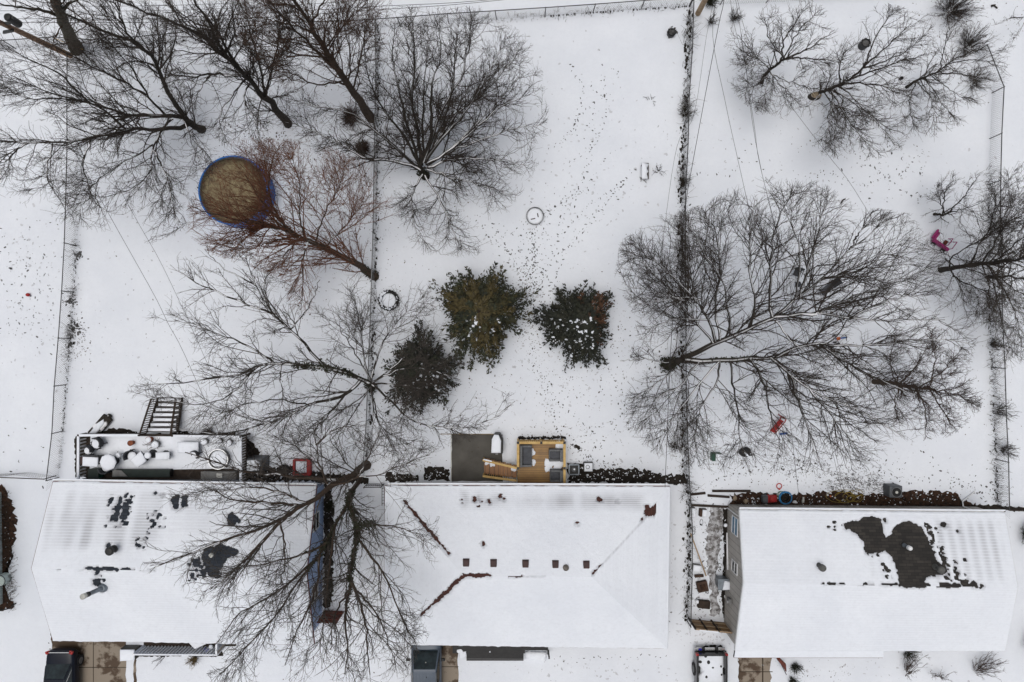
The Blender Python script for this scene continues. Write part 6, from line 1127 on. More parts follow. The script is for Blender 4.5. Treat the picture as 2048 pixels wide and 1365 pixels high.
    post_rail(root, A, B, z, zr, zr, 'white', 'white', 24, snow=.05, wdt=.09, bw=.075); post_rail(root, B, (B[0], yw), z, zr, zr, 'white', 'white', 9, snow=.05, wdt=.12); C = (B[0] + .7, B[1]); post_rail(root, B, (C[0], yw + .3), z, zr, zr, 'wood_grey', 'wood_grey', 8)
    for p in (A, B): part(root, 'rail_post', MB().box((p[0], p[1], zr / 2), (.12, .12, zr + .06)), 'white')
    b = P(250, 1313, .6); part(root, 'step', MB().box((b[0] + .15, b[1] + .1, .3), (.9, .7, .6)), 'concrete'); part(root, 'step_snow', MB().dome([(b[0] - .28, b[1] - .28), (b[0] + .6, b[1] - .22), (b[0] + .6, b[1] + .42), (b[0] - .28, b[1] + .42)], .6, .1), 'snow', smooth=True)
    c = P(400, 1286, 1.6); g = T('porch_table', 'white snow laden table folded into a triangle on the front porch', 'table', (c[0], c[1], z)); part(g, 'tabletop', MB().prism([(c[0] - .95, c[1] + .2), (c[0] - .35, c[1] - .42), (c[0] + 1.0, c[1] + .2)], 1.42, 1.47), 'white'); part(g, 'snow_cap', MB().dome([(c[0] - .95, c[1] + .2), (c[0] - .35, c[1] - .42), (c[0] + 1.0, c[1] + .2)], 1.47, .08), 'snow', smooth=True); part(g, 'pedestal', MB().lathe((c[0] - .1, c[1], z), [(.25, 0), (.05, .05), (.05, .7)], 10), 'white')
    snow_pot('glazed_pot', 'bright cobalt blue pot on the front porch of the blue house', 'garden pot', 412, 1301, z, .12, .3, 'pot_blue', snow=False); snow_pot('black_pot', 'black pot behind the cobalt blue pot on the porch', 'garden pot', 422, 1294, z, .15, .3, 'black', snow=True)
    bush('ornamental_grass', 'tuft of straw coloured grass in front of the porch', (390, 1318), .8, .42, 60, 'straw', 'grass tuft', dens=(1, 1)); bush('bare_shrub', 'forked dead twig shrub in front of the porch', (330, 1313), .5, .45, 7, 'twig', dens=(2, 2), lean=(-.3, -.3))

def build_new_deck():
    z, zr = .62, 1.5; A, B = P(1036, 886, zr), P(1129, 886, zr); yw = P(0, 962)[1]; root = T('wooden_deck', 'new yellow pine deck with railings behind the red roofed house', 'deck', (A[0], A[1], 0))
    part(root, 'floor', MB().prism([(A[0], yw), (B[0], yw), (B[0], B[1]), (A[0], A[1])], z - .1, z), 'deck_new')
    sk = MB(); [sk.hexa(*beam((p[0], p[1], z - .28), (q[0], q[1], z - .28), .05, .17)) for p, q in ((A, B), (A, (A[0], yw)), (B, (B[0], yw)))]; part(root, 'joist', sk, 'wood_new')
    mid = ((A[0] + B[0]) / 2, A[1], 0); lo = P(1034, 937, zr)
    post_rail(root, A, mid, z, zr, zr, 'wood_new', 'wood_new', 11, wdt=.15, za0=.3, zb0=.3); post_rail(root, mid, B, z, zr, zr, 'wood_new', 'wood_new', 11, wdt=.15, za0=.3, zb0=.3); post_rail(root, A, (A[0], lo[1]), z, zr, zr, 'wood_new', 'wood_new', 9, wdt=.15, za0=.3, zb0=.3); post_rail(root, B, (B[0], yw), z, zr, zr, 'wood_new', 'wood_new', 16, wdt=.15, za0=.3, zb0=.3)
    for p in (A, mid, B, (A[0], lo[1]), (B[0], lo[1])): ps = part(root, 'rail_post', MB().box((p[0], p[1], zr / 2), (.1, .1, zr)), 'wood_new'); part(ps, 'post_cap', MB().box((p[0], p[1], zr + .03), (.14, .14, .05)), 'black')
    for k, (px, py, r_) in enumerate(((1062, 905, .22), (1064, 925, .2), (1100, 928, .32), (1115, 930, .35), (1120, 893, .3), (1098, 938, .22))): c = P(px, py, z); part(root, 'snow_patch', MB().dome(circ(c, r_, 11, .35, k + 4), z + .002, .04), 'snow', smooth=True)
    # stair down to the pad
    a0, a1 = pw((1034, 937, zr)), pw((967, 921, .9)); b0, b1 = pw((1033, 962, zr)), pw((967, 953, .9)); st = T('deck_stair', 'pine stair with railings going down to the concrete pad', 'stairs', (a1[0], a1[1], 0))
    for k in range(6):
        t = (k + .5) / 6; l = a0 * (1 - t) + a1 * t; r_ = b0 * (1 - t) + b1 * t; zt = .54 * (1 - t) + .04; d = (a0 - a1)[0] / 6 * .48; part(st, 'tread', MB().hexa([(l[0] - d, r_[1], zt - .05), (l[0] + d, r_[1], zt - .05), (l[0] + d, l[1], zt - .05), (l[0] - d, l[1], zt - .05)], [(l[0] - d, r_[1], zt), (l[0] + d, r_[1], zt), (l[0] + d, l[1], zt), (l[0] - d, l[1], zt)]), 'stair_new')
        if k in (0, 4, 5): part(st, 'snow_patch', MB().dome(circ((l[0], (l[1] * .7 + r_[1] * .3)), .16, 9, .4, k), zt, .04), 'snow', smooth=True)
    post_rail(st, a0, a1, z, zr, .9, 'wood_new', 'wood_new', 15, wdt=.13, za0=.6, zb0=.05); post_rail(st, b0, b1, z, zr, .9, 'wood_new', 'wood_new', 15, wdt=.13, za0=.6, zb0=.05)
    for p in (a1, b1): part(st, 'newel_post', MB().box((p[0], p[1], .47), (.1, .1, .94)), 'wood_new')
    part(st, 'rail_snow', MB().hexa(*beam(tuple(a0 * .25 + a1 * .75 + [0, .06, .0]), tuple(a1 + [0, .06, 0]), .07, .05)), 'snow')
    def couch(label, px0, py0, px1, py1, back, name, cat):
        p0, p1 = P(px0, py0, z + .45), P(px1, py1, z + .45); x0, x1 = sorted((p0[0], p1[0])); y0, y1 = sorted((p0[1], p1[1])); root = T(name, label, cat, ((x0 + x1) / 2, (y0 + y1) / 2, z), 'grey wicker seats on the pine deck'); a = .13
        part(root, 'base', MB().box(((x0 + x1) / 2, (y0 + y1) / 2, z + .17), (x1 - x0, y1 - y0, .34)), 'grey_wicker', bevel=.02)
        bx = {'l': ((x0 + a / 2, (y0 + y1) / 2), (a, y1 - y0)), 'r': ((x1 - a * .8, (y0 + y1) / 2), (a * 1.6, y1 - y0))}[back]; part(root, 'backrest', MB().box((*bx[0], z + .5), (*bx[1], .42)), 'grey_wicker', bevel=.03)
        for y in (y0 + a / 2, y1 - a / 2): part(root, 'armrest', MB().box(((x0 + x1) / 2, y, z + .44), (x1 - x0 - .02, a, .24)), 'grey_wicker', bevel=.03)
        o = .12 if back == 'l' else -.12; part(root, 'cushion', MB().box(((x0 + x1) / 2 + o * .6, (y0 + y1) / 2, z + .39), ((x1 - x0) * .70, y1 - y0 - 2.2 * a, .12)), 'cushion', bevel=.04)
    couch('grey wicker sofa with dark cushion on the pine deck', 1040, 891, 1064, 934, 'l', 'wicker_sofa', 'sofa'); couch('grey wicker armchair in the deck corner by the railing', 1098, 899, 1126, 923, 'r', 'wicker_armchair', 'armchair'); couch('grey wicker armchair on the pine deck against the house', 1100, 940, 1126, 964, 'r', 'wicker_armchair', 'armchair')
    c = P(994, 888, .9); g = T('covered_barbecue', 'tall narrow black covered barbecue with white snow on the concrete pad', 'barbecue', (c[0], c[1], 0)); pl = [(c[0] + x, c[1] + y) for x, y in ((-.34, -.62), (.36, -.62), (.38, .2), (.2, .6), (-.12, .62), (-.3, .3))]; part(g, 'cover', MB().prism(pl, 0, .86), 'black', bevel=.05); part(g, 'snow_cap', MB().dome([(x - .07, y - .0) for x, y in [(c[0] + (q[0] - c[0]) * .82, c[1] + (q[1] - c[1]) * .9) for q in pl]], .86, .1), 'snow', smooth=True)
    c = P(1148, 940, .5); g = T('fire_table', 'square grey metal fire pit table beside the pine deck', 'fire pit', (c[0], c[1], 0)); s = .30; pl = [(c[0] - s, c[1] - s), (c[0] + s, c[1] - s), (c[0] + s, c[1] + s), (c[0] - s, c[1] + s)]; part(g, 'body', MB().prism([(c[0] + (x - c[0]) * .9, c[1] + (y - c[1]) * .9) for x, y in pl], 0, .45), 'black'); fr = MB(); [fr.hexa(*beam((*pl[i], .45), (*pl[(i + 1) % 4], .45), .07, .05)) for i in range(4)]; part(g, 'rim', fr, 'flue', bevel=.01); part(g, 'burner', MB().lathe((c[0], c[1], .45), [(.15, 0), (.14, .05), (.05, .06)], 12), 'unit'); part(g, 'snow_cap', MB().dome(circ((c[0] + .02, c[1] + .03), .06, 8), .5, .05), 'snow', smooth=True)
    c = P(1177, 935, .4); g = T('snowy_crate', 'square crate full of snow with a ring pressed on it beside the fire pit', 'crate', (c[0], c[1], 0)); s = .27; fr = MB(); pl = [(c[0] - s, c[1] - s), (c[0] + s, c[1] - s), (c[0] + s, c[1] + s), (c[0] - s, c[1] + s)]; [fr.hexa(*beam((*pl[i], 0), (*pl[(i + 1) % 4], 0), .03, .4)) for i in range(4)]; part(g, 'side', fr, 'black'); part(g, 'snow_cap', MB().dome(pl, .34, .08, .3), 'snow', smooth=True); part(g, 'ring', MB().ring((c[0] - .05, c[1] + .02, .43), .11, .014, 20, 6), 'black')
    for k, (px, lab) in enumerate(((1214, 'small white wire hoop stake on the soil, nearer the pine deck'), (1227, 'small white wire hoop stake on the soil, farther from the pine deck'))):
        c = P(px, 959, .2); single('wire_stake', lab, 'garden stake', MB().tube([(c[0] - .1, c[1], 0), (c[0] - .1, c[1] + .02, .3), (c[0] + .08, c[1] + .05, .32), (c[0] + .1, c[1], 0)], .014, 5), 'chrome', 'wire stakes')

# ------------------------------------------------------------------ vehicles
def loft(mb, secs):
    n = len(secs[0]); o = len(mb.v)
    for s in secs: mb.v += [tuple(map(float, q)) for q in s]
    for i in range(len(secs) - 1):
        for k in range(n): mb.f.append((o + i * n + k, o + i * n + (k + 1) % n, o + (i + 1) * n + (k + 1) % n, o + (i + 1) * n + k))
    mb.f.append(tuple(o + k for k in range(n - 1, -1, -1))); mb.f.append(tuple(o + (len(secs) - 1) * n + k for k in range(n))); return mb
def car(name, label, cat, px, py, L_, st, gh, paint, tail_up, wheels, extra=None):
    """px, py: ground point of the end that is uppermost in the picture; stations run down the picture"""
    c = P(px, py); root = T(name, label, cat, (c[0], c[1] - L_ / 2, 0)); X = lambda u, s, z: (c[0] + u, c[1] - s, z)
    secs = []
    for s, w_, zl, zh, cr in st: secs.append([X(-w_ * .9, s, zl), X(w_ * .9, s, zl), X(w_ * 1.0, s, zl + (zh - zl) * .35), X(w_ * .98, s, zl + (zh - zl) * .8), X(w_ * .88, s, zh), X(w_ * .4, s, zh + cr), X(-w_ * .4, s, zh + cr), X(-w_ * .88, s, zh), X(-w_ * .98, s, zl + (zh - zl) * .8), X(-w_ * 1.0, s, zl + (zh - zl) * .35)])
    body = part(root, 'body', loft(MB(), secs), paint, smooth=True); md = body.modifiers.new('sub', 'SUBSURF'); md.levels = md.render_levels = 2
    s0, s1, s2, s3, wb, wt, zb, zt = gh
    top = [X(-wt, s1, zt), X(-wt * 1.03, (s1 + s2) / 2, zt + .03), X(-wt, s2, zt), X(wt, s2, zt), X(wt * 1.03, (s1 + s2) / 2, zt + .03), X(wt, s1, zt)]; bot = [X(-wb, s0, zb), X(-wb, (s0 + s3) / 2, zb), X(-wb, s3, zb), X(wb, s3, zb), X(wb, (s0 + s3) / 2, zb), X(wb, s0, zb)]
    g = MB(); g.add(bot + top, [tuple(range(6, 12))[::1]] + [(i, (i + 1) % 6, 6 + (i + 1) % 6, 6 + i) for i in range(6)]); part(root, 'cabin', g, paint, bevel=.05)
    def pane(nm, q, out, m='glass_car', ins=.10):
        q = [np.array(v) for v in q]; cc = sum(q) / 4; o = np.array(out) * .03; a = [cc + (v - cc) * (1 - ins) + o for v in q]; b = [v - np.array(out) * .05 for v in a]; return part(root, nm, MB().hexa([tuple(v) for v in b], [tuple(v) for v in a]), m)
    up, dn = ('rear_window', 'windscreen') if tail_up else ('windscreen', 'rear_window')
    pane(up, [bot[5], bot[0], top[0], top[5]], (0, .6, .8)); pane(dn, [bot[2], bot[3], top[3], top[2]], (0, -.6, .8))
    for k, (i, j) in enumerate(((0, 1), (1, 2), (3, 4), (4, 5))): pane('side_window', [bot[i], bot[j], top[j], top[i]], ((-.9 if k < 2 else .9), 0, .3), ins=.14)
    for s in wheels:
        for u in (-1, 1):
            wv = st[2][1]; wh = part(root, 'wheel', MB().tube([X(u * (wv - .2), s, .33), X(u * (wv + .015), s, .33)], .33, 20), 'tyre'); part(wh, 'rim', MB().tube([X(u * (wv - .1), s, .33), X(u * (wv + .025), s, .33)], .2, 14), 'steel')
    return root, X, top, bot
def build_cars():
    r, X, top, bot = car('parked_car', 'dark navy sedan parked on the wet driveway by the blue house', 'car', 138, 1289, 4.6, [(0, .70, .42, .84, .02), (.1, .86, .28, .95, .03), (.8, .93, .22, 1.0, .03), (2.2, .93, .22, .98, .03), (3.4, .93, .22, .94, .03), (4.3, .84, .28, .78, .02), (4.6, .62, .4, .62, 0)], (.75, 1.55, 2.6, 3.6, .80, .62, .97, 1.42), 'car_navy', True, (.85, 3.65))
    part(r, 'light_bar', MB().hexa(*beam(X(-.72, .09, .965), X(.72, .09, .965), .05, .03)), 'chrome'); 
    for u in (-1, 1): part(r, 'tail_light', MB().box(X(u * .72, .10, .93), (.24, .18, .13), u * -.35), 'lamp_red', bevel=.02); part(r, 'window_trim', MB().tube([X(u * .80, 1.1, 1.02), X(u * .68, 1.75, 1.36), X(u * .665, 2.5, 1.41), X(u * .80, 3.4, 1.03)], .016, 5), 'chrome'); part(r, 'mirror', MB().box(X(u * 1.0, 3.1, 1.0), (.2, .14, .12)), 'car_navy', bevel=.03)
    r, X, top, bot = car('parked_car', 'slate blue grey van like wagon nosed under the red roofed house eave', 'car', 855.5, 1254, 4.8, [(0, .72, .4, .72, .02), (.12, .88, .28, .92, .04), (.9, .95, .22, 1.04, .05), (2.2, .96, .22, 1.08, .02), (3.6, .96, .22, 1.08, .02), (4.6, .93, .28, 1.0, .02), (4.8, .85, .4, .9, 0)], (.95, 1.95, 4.3, 4.65, .84, .71, 1.06, 1.66), 'car_grey', False, (.9, 3.75))
    for u in (-1, 1): part(r, 'roof_rail', MB().tube([X(u * .70, 2.05, 1.70), X(u * .72, 3.1, 1.745), X(u * .70, 4.2, 1.70)], .022, 6), 'steel'); part(r, 'mirror', MB().box(X(u * 1.06, 1.55, 1.12), (.24, .14, .16)), 'black', bevel=.03); part(r, 'wiper', MB().tube([X(u * .1, 1.0, 1.13), X(u * .1 - .45, 1.18, 1.25)], .012, 4), 'black')
    rb = MB(); [rb.box(X(-.5 + .2 * k, 3.1, 1.695), (.03, 1.9, .014)) for k in range(6)]; part(r, 'roof_rib', rb, 'car_grey'); part(r, 'antenna', MB().lathe(X(.12, 2.35, 1.68), [(.03, 0), (.02, .06), (.005, .1)], 8), 'black'); part(r, 'hanging_charm', MB().box(X(.06, 1.55, 1.47), (.06, .03, .1)), 'pale_box')
    # pick-up truck
    c = P(1415, 1294); L_ = 5.6; root = T('pickup_truck', 'black pickup truck with a snow filled bed parked beside the grey house', 'truck', (c[0], c[1] - L_ / 2, 0)); X = lambda u, s, z: (c[0] + u, c[1] - s, z); w_ = .95
    for u in (-1, 1): part(root, 'bed_side', MB().box(X(u * (w_ - .07), 1.05, .75), (.14, 2.0, .6)), 'car_black', bevel=.03); part(root, 'tail_light', MB().box(X(u * (w_ - .06), .06, .92), (.17, .14, .26)), 'lamp_red', bevel=.02)
    part(root, 'tailgate', MB().box(X(0, .08, .76), (1.66, .09, .58)), 'car_black', bevel=.02); bm = MB(); [bm.box(X(x, -.10, .52), (wd, .16, .12)) for x, wd in ((-.72, .42), (0, .6), (.72, .42))]; part(root, 'bumper', bm, 'chrome', bevel=.02); part(root, 'bumper_bar', MB().box(X(0, -.08, .46), (1.8, .14, .1)), 'black')
    part(root, 'number_plate', MB().box(X(-.62, -.10, .60), (.2, .12, .04), 0, .2), 'pot_blue'); part(root, 'bed_floor', MB().box(X(0, 1.05, .5), (1.64, 1.9, .08)), 'black')
    sn = part(root, 'bed_snow', MB().dome([X(x, s, 0)[:2] for x, s in ((-.80, .3), (-.3, .14), (.8, .14), (.81, 1.1), (.81, 2.0), (-.8, 2.0), (-.80, 1.5), (-.62, 1.35), (-.62, .95), (-.80, .8))], .55, .22), 'snow', smooth=True)
    for k, (u, s, r_) in enumerate(((-.32, .28, .09), (-.15, .62, .11), (-.40, .98, .075), (.12, .95, .075), (-.10, 1.2, .08), (-.28, 1.52, .085), (.18, 1.5, .085), (.62, .88, .06), (.3, .6, .06), (-.66, .6, .12), (.66, 1.4, .06))): part(root, 'bare_spot', MB().lathe(X(u, s, .73), [(r_, 0), (r_ * .9, .03 + .02 * (k % 2))], 9, 1, 1.2 if k % 3 else .8), 'black')
    part(root, 'cab', MB().hexa([X(-w_, 4.1, .35), X(w_, 4.1, .35), X(w_, 2.1, .35), X(-w_, 2.1, .35)], [X(-.70, 3.4, 1.75), X(.70, 3.4, 1.75), X(.72, 2.2, 1.75), X(-.72, 2.2, 1.75)]), 'car_black', bevel=.08); part(root, 'hood', MB().hexa([X(-w_, 5.5, .35), X(w_, 5.5, .35), X(w_, 4.0, .35), X(-w_, 4.0, .35)], [X(-.85, 5.45, 1.0), X(.85, 5.45, 1.0), X(.88, 3.95, 1.1), X(-.88, 3.95, 1.1)]), 'car_black', bevel=.06)
    part(root, 'cab_snow', MB().dome([X(u, s, 0)[:2] for u, s in ((-.6, 2.3), (.6, 2.3), (.6, 3.3), (-.6, 3.3))], 1.76, .06), 'snow', smooth=True)
    for s in (1.2, 4.6):
        for u in (-1, 1): wh = part(root, 'wheel', MB().tube([X(u * (w_ - .22), s, .38), X(u * (w_ + .04), s, .38)], .38, 20), 'tyre'); part(wh, 'rim', MB().tube([X(u * (w_ - .1), s, .38), X(u * (w_ + .05), s, .38)], .22, 14), 'steel')

# ------------------------------------------------------------------ yards
def build_yard_things():
    # pool
    c = P(466, 381, 1.5); r_ = 2.06; root = T('swimming_pool', 'round blue walled above ground pool with a leafy tan cover', 'pool', (c[0], c[1], 0)); part(root, 'wall', MB().lathe((c[0], c[1], 0), [(r_, 0), (r_, 1.47)], 56, cap=False), 'pool_blue', smooth=True)
    part(root, 'rim', MB().lathe((c[0], c[1], 1.44), [(r_ + .04, 0), (r_ + .05, .06), (r_ - .04, .06), (r_ - .04, 0)], 56, cap=False), 'pool_blue'); part(root, 'liner_edge', MB().ring((c[0], c[1], 1.475), r_ - .10, .016, 56, 5), 'grey_block'); part(root, 'cover', MB().lathe((c[0], c[1], 1.45), [(r_ - .02, 0), (r_ * .6, .01), (.05, .015)], 48), 'pool_tan', smooth=True)
    for k in range(14): a = 2 * math.pi * k / 14; part(root, 'upright', MB().box((c[0] + (r_ + .03) * math.cos(a), c[1] + (r_ + .03) * math.sin(a), .72), (.04, .10, 1.44), a), 'blue')
    # fire ring, tyre, tray and dark lids
    c = P(1070, 432, .2); g = T('fire_ring', 'thin dark metal fire ring with snow inside in the wide yard', 'fire pit', (c[0], c[1], 0)); part(g, 'ring', MB().lathe((c[0], c[1], 0), [(.55, 0), (.55, .24), (.53, .24), (.53, 0)], 36, cap=False), 'steel'); part(g, 'snow_bed', MB().dome(circ(c, .5, 18), .03, .08, .05), 'snow', smooth=True); part(g, 'block', MB().box((c[0] - .12, c[1] - .18, .1), (.28, .06, .05), .2), 'wood_dark'); part(g, 'block', MB().box((c[0] + .18, c[1] + .05, .1), (.06, .25, .05), .2), 'wood_dark')
    c = P(777, 601, .2); g = T('tractor_tyre', 'large dark tractor tyre with notched snow lying by the middle fence', 'tyre', (c[0], c[1], 0)); part(g, 'tyre', MB().ring((c[0], c[1], .13), .54, .10, 36, 10), 'tyre', smooth=True); tr = MB()
    for k in range(22): a = 2 * math.pi * k / 22; tr.box((c[0] + .61 * math.cos(a), c[1] + .61 * math.sin(a), .14), (.12, .06, .16), a + .5)
    o = part(g, 'tread_lug', tr, 'tyre'); o['kind'] = 'stuff'; part(g, 'snow_bed', MB().dome(circ(c, .44, 16, .05, 3), .06, .06, .05), 'snow', smooth=True)
    rg = np.random.default_rng(9)
    for k in range(26):
        a = 2 * math.pi * k / 26; q = rg.uniform(.03, .11) if math.cos(a - R(215)) > -.35 else rg.uniform(0, .05)
        if q > .025: part(g, 'snow_cap', MB().dome(circ((c[0] + rg.uniform(.48, .58) * math.cos(a), c[1] + rg.uniform(.48, .58) * math.sin(a)), q, 7, .4, k), .205, .04), 'snow', smooth=True)
    c = P(1290, 343, .25); g = T('snowy_bench', 'small snow covered bench with dark end in the wide yard', 'bench', (c[0], c[1], 0)); part(g, 'seat', MB().box((c[0] + .04, c[1], .3), (.36, 1.0, .05)), 'wood_dark'); part(g, 'snow_cap', MB().dome([(c[0] - .22, c[1] - .5), (c[0] + .16, c[1] - .5), (c[0] + .08, c[1] - .2), (c[0] + .18, c[1] - .05), (c[0] + .1, c[1] + .2), (c[0] + .2, c[1] + .42), (c[0] - .22, c[1] + .5)], .325, .1), 'snow', smooth=True)
    for y in (-.4, .4): part(g, 'leg', MB().box((c[0], c[1] + y, .14), (.4, .06, .28)), 'wood_dark')
    bush('bare_shrub', 'spindly leafless shrub beside the small snowy bench', (1318, 345), .9, .5, 9, 'twig_grey', dens=(3, 3)); bush('fallen_branch', 'small broken branch lying on the open snow', (1303, 202), .12, .6, 6, 'twig', 'branch', spread=.2, dens=(2, 1)); bush('fallen_branch', 'forked stick lying below the small snowy bench', (1284, 360), .1, .45, 5, 'twig', 'branch', spread=.2, dens=(2, 1)); bush('fallen_branch', 'dark stick on the snow below the orange twigged willow', (634, 572), .08, .4, 4, 'twig', 'branch', spread=.2, dens=(1, 1))
    c = P(1344, 64, .35); g = T('compost_bin', 'black lumpy compost heap bin by the weedy fence', 'bin', (c[0], c[1], 0)); part(g, 'body', MB().lathe((c[0], c[1], 0), [(.24, 0), (.26, .3), (.2, .36), (.18, .28)], 16), 'black'); part(g, 'rubble', MB().blob((c[0], c[1], .26), (.22, .22, .1), 4, 12, 6, .5), 'print')
    c = P(1732, 86, .5); g = T('drum_lid', 'black round ribbed drum standing between the small bare trees', 'drum', (c[0], c[1], 0)); part(g, 'body', MB().lathe((c[0], c[1], 0), [(.27, 0), (.28, .2), (.27, .5), (.25, .52), (.24, .47)], 24), 'black'); part(g, 'lid', MB().lathe((c[0], c[1], .46), [(.24, 0), (.08, .03), (.02, .04)], 18), 'print'); fr = MB(); [fr.box((c[0] + .28 * math.cos(k * .7854), c[1] + .28 * math.sin(k * .7854), .45), (.06, .1, .1), k * .7854) for k in range(8)]; part(g, 'rim', fr, 'black')
    c = P(55, 590, .15); g = T('play_ball', 'small red ball on the snow of the far left yard', 'ball', (c[0], c[1], 0)); part(g, 'ball', MB().blob((c[0], c[1], .12), (.13, .11, .12), 1, 14, 10, .02), 'red', smooth=True)
    c = P(20, 537, .1); single('dark_clod', 'small dark clod on the snow of the far left yard', 'clod', MB().blob((c[0], c[1], .06), (.09, .07, .07), 2, 9, 6, .4), 'print'); c = P(1803, 157, .15); single('dark_bucket', 'tiny dark pot on the snow beside the slim bent tree', 'pot', MB().lathe((c[0], c[1], 0), [(.08, 0), (.11, .2), (.09, .2), (.08, .05)], 10), 'black')
    c = P(1686, 402, .1); single('broken_stick', 'short dark stick standing in the snow above the huge bare tree', 'stick', MB().tube([(c[0] - .1, c[1] - .15, 0), (c[0], c[1] + .05, .12), (c[0] + .12, c[1] + .1, .2)], .045, 6), 'bark'); c = P(1990, 13, .1); single('dark_branch', 'short dark curved branch on the snow by the back brush', 'branch', MB().tube([(c[0] - .2, c[1] + .05, .05), (c[0], c[1] + .08, .08), (c[0] + .2, c[1] - .08, .05)], .07, 6), 'bark')
    # brush heaps and scrub
    bush('brush_heap', 'long reddish brown brush heap beside the brown barked tree', (703, 236), .9, .95, 150, 'brush', 'brush heap', spread=1.0, dens=(4, 3), r=.01); bush('brush_heap', 'round red brown twig bundle in the middle fence', (728, 299), 1.0, .5, 170, 'brush', 'brush heap', spread=.8, dens=(4, 3), r=.012)
    bush('scrub_thicket', 'dense dark snowy scrub thicket beside the fence corner', (1900, 22), 1.6, 1.7, 90, 'twig', 'thicket', dens=(4, 4)); bush('scrub_thicket', 'grey scrub below the dense dark thicket at the fence', (1935, 95), 1.3, 1.3, 70, 'twig_grey', 'thicket', dens=(4, 3)); bush('scrub_thicket', 'scrub along the inside of the angled fence corner', (1945, 165), 1.0, 1.1, 50, 'twig_grey', 'thicket', dens=(4, 3))
    bush('bare_shrub', 'small shrub nearest the pale utility pole', (1422, 44), .9, .5, 22, 'twig_grey', dens=(4, 4)); bush('bare_shrub', 'small dense shrub second from the pale utility pole', (1467, 38), 1.0, .5, 30, 'twig', dens=(4, 4)); bush('evergreen_shrub', 'dark evergreen shrub heap right behind the pale utility pole', (1418, 4), .9, .7, 80, 'ivy', dens=(5, 3))
    bush('bare_shrub', 'spiky shrub in the weedy fence near the faint cables', (1366, 366), 1.0, .45, 34, 'weed', dens=(4, 3)); bush('bare_shrub', 'wispy shrub half way along the weedy fence', (1370, 228), 1.2, .6, 20, 'weed', dens=(4, 3)); bush('bare_shrub', 'dead vine shrub at the foot of the weedy fence near the wide yard', (1346, 890), .8, .5, 22, 'twig', dens=(4, 3))
    bush('bare_shrub', 'shrub in the right fence below the low forked tree', (1999, 820), 1.4, .7, 26, 'twig_grey', dens=(4, 3)); bush('bare_shrub', 'shrub in the right fence nearest the grey house', (2004, 900), 1.3, .5, 24, 'twig_grey', dens=(4, 3)); bush('bare_shrub', 'dark shrub in the right fence by the low forked tree', (1984, 690), 1.1, .5, 26, 'twig', dens=(4, 3))
    bush('bare_shrub', 'leafless brown shrub in front of the grey house, nearest its garage corner', (1815, 1345), 1.3, 1.1, 18, 'twig_brown', dens=(3.4, 4.5), lean=(-.1, .9)); bush('bare_shrub', 'leafless brown shrub in front of the grey house, middle one', (1882, 1352), 1.2, .8, 10, 'twig_brown', dens=(3.4, 4.5), lean=(-.3, .7)); bush('bare_shrub', 'leafless dark shrub in front of the grey house, farthest from its garage', (1955, 1342), 1.4, 1.2, 26, 'twig_brown', dens=(3.4, 4.5), lean=(.2, .8))
    bush('dark_shrub', 'dark evergreen shrub with snow beside the grey house gable', (2055, 1065), 1.1, .95, 130, 'ivy', dens=(5, 3)); bush('dark_shrub', 'dark evergreen shrub near the front corner of the grey house gable', (2072, 1280), 1.4, 1.1, 140, 'ivy', dens=(5, 3)); bush('dark_shrub', 'dark leafy shrub under the front eave of the grey house', (1815, 1303), .7, .75, 60, 'ivy', dens=(4, 3)); bush('dark_shrub', 'dark leafy shrub beside the patchy driveway of the grey house', (1590, 1333), .6, .5, 50, 'ivy', dens=(4, 3)); bush('dark_shrub', 'dark leafy shrub at the very bottom near the patchy driveway', (1585, 1362), .6, .5, 50, 'ivy', dens=(4, 3))
    for k, (x, y, h_, lab) in enumerate(((500, 905, .9, 'dark tangled shrub at the deck end of the blue house'), (660, 1010, 1.1, 'dark shrub against the blue wall nearest the forked ivy trunk'), (657, 1090, 1.0, 'dark shrub in the middle of the blue wall bed'), (660, 1170, 1.1, 'dark shrub in the blue wall bed nearest the red board fence'), (420, 866, .7, 'dark shrub along the outer rail of the snowy deck'))): bush('wall_shrub', lab, (x, y), h_ if k in (0, 4) else .55, .5 if k in (0, 4) else .38, 60, 'ivy' if k % 2 else 'twig', 'shrub', dens=(5, 3), group='dark shrubs by the blue house')
    # furniture and toys under the huge tree
    def garden_chair(label, px, py, rz, m='charcoal'):
        c = P(px, py, .45); g = T('garden_chair', label, 'chair', (c[0], c[1], 0), 'dark chairs under the huge tree'); ca, sa = math.cos(rz), math.sin(rz); f = lambda u, v: (c[0] + u * ca - v * sa, c[1] + u * sa + v * ca); s = .22
        part(g, 'seat', MB().prism([f(-s, -s), f(s, -s), f(s, s), f(-s, s)], .40, .46), m, bevel=.02); part(g, 'backrest', MB().prism([f(-s, s - .02), f(s, s - .02), f(s, s + .06), f(-s, s + .06)], .44, .88), m)
        for u in (-1, 1):
            part(g, 'armrest', MB().tube([(*f(u * (s + .03), -s), .6), (*f(u * (s + .03), s), .64)], .02, 6), m)
            for v in (-1, 1): part(g, 'leg', MB().tube([(*f(u * s, v * s), .42), (*f(u * (s + .03), v * (s + .02)), 0)], .016, 6), m)
        return g
    garden_chair('dark garden chair with bent frame under the huge tree', 1595, 546, R(-20)); c = P(1596, 569, .3); g = T('garden_stool', 'small dark stool below the bent frame chair', 'stool', (c[0], c[1], 0)); part(g, 'seat', MB().lathe((c[0], c[1], .3), [(.19, 0), (.2, .06), (.16, .08)], 7), 'charcoal')
    for k in range(3): part(g, 'leg', MB().tube([(c[0] + .1 * math.cos(2.1 * k), c[1] + .1 * math.sin(2.1 * k), .3), (c[0] + .17 * math.cos(2.1 * k), c[1] + .17 * math.sin(2.1 * k), 0)], .02, 5), 'charcoal')
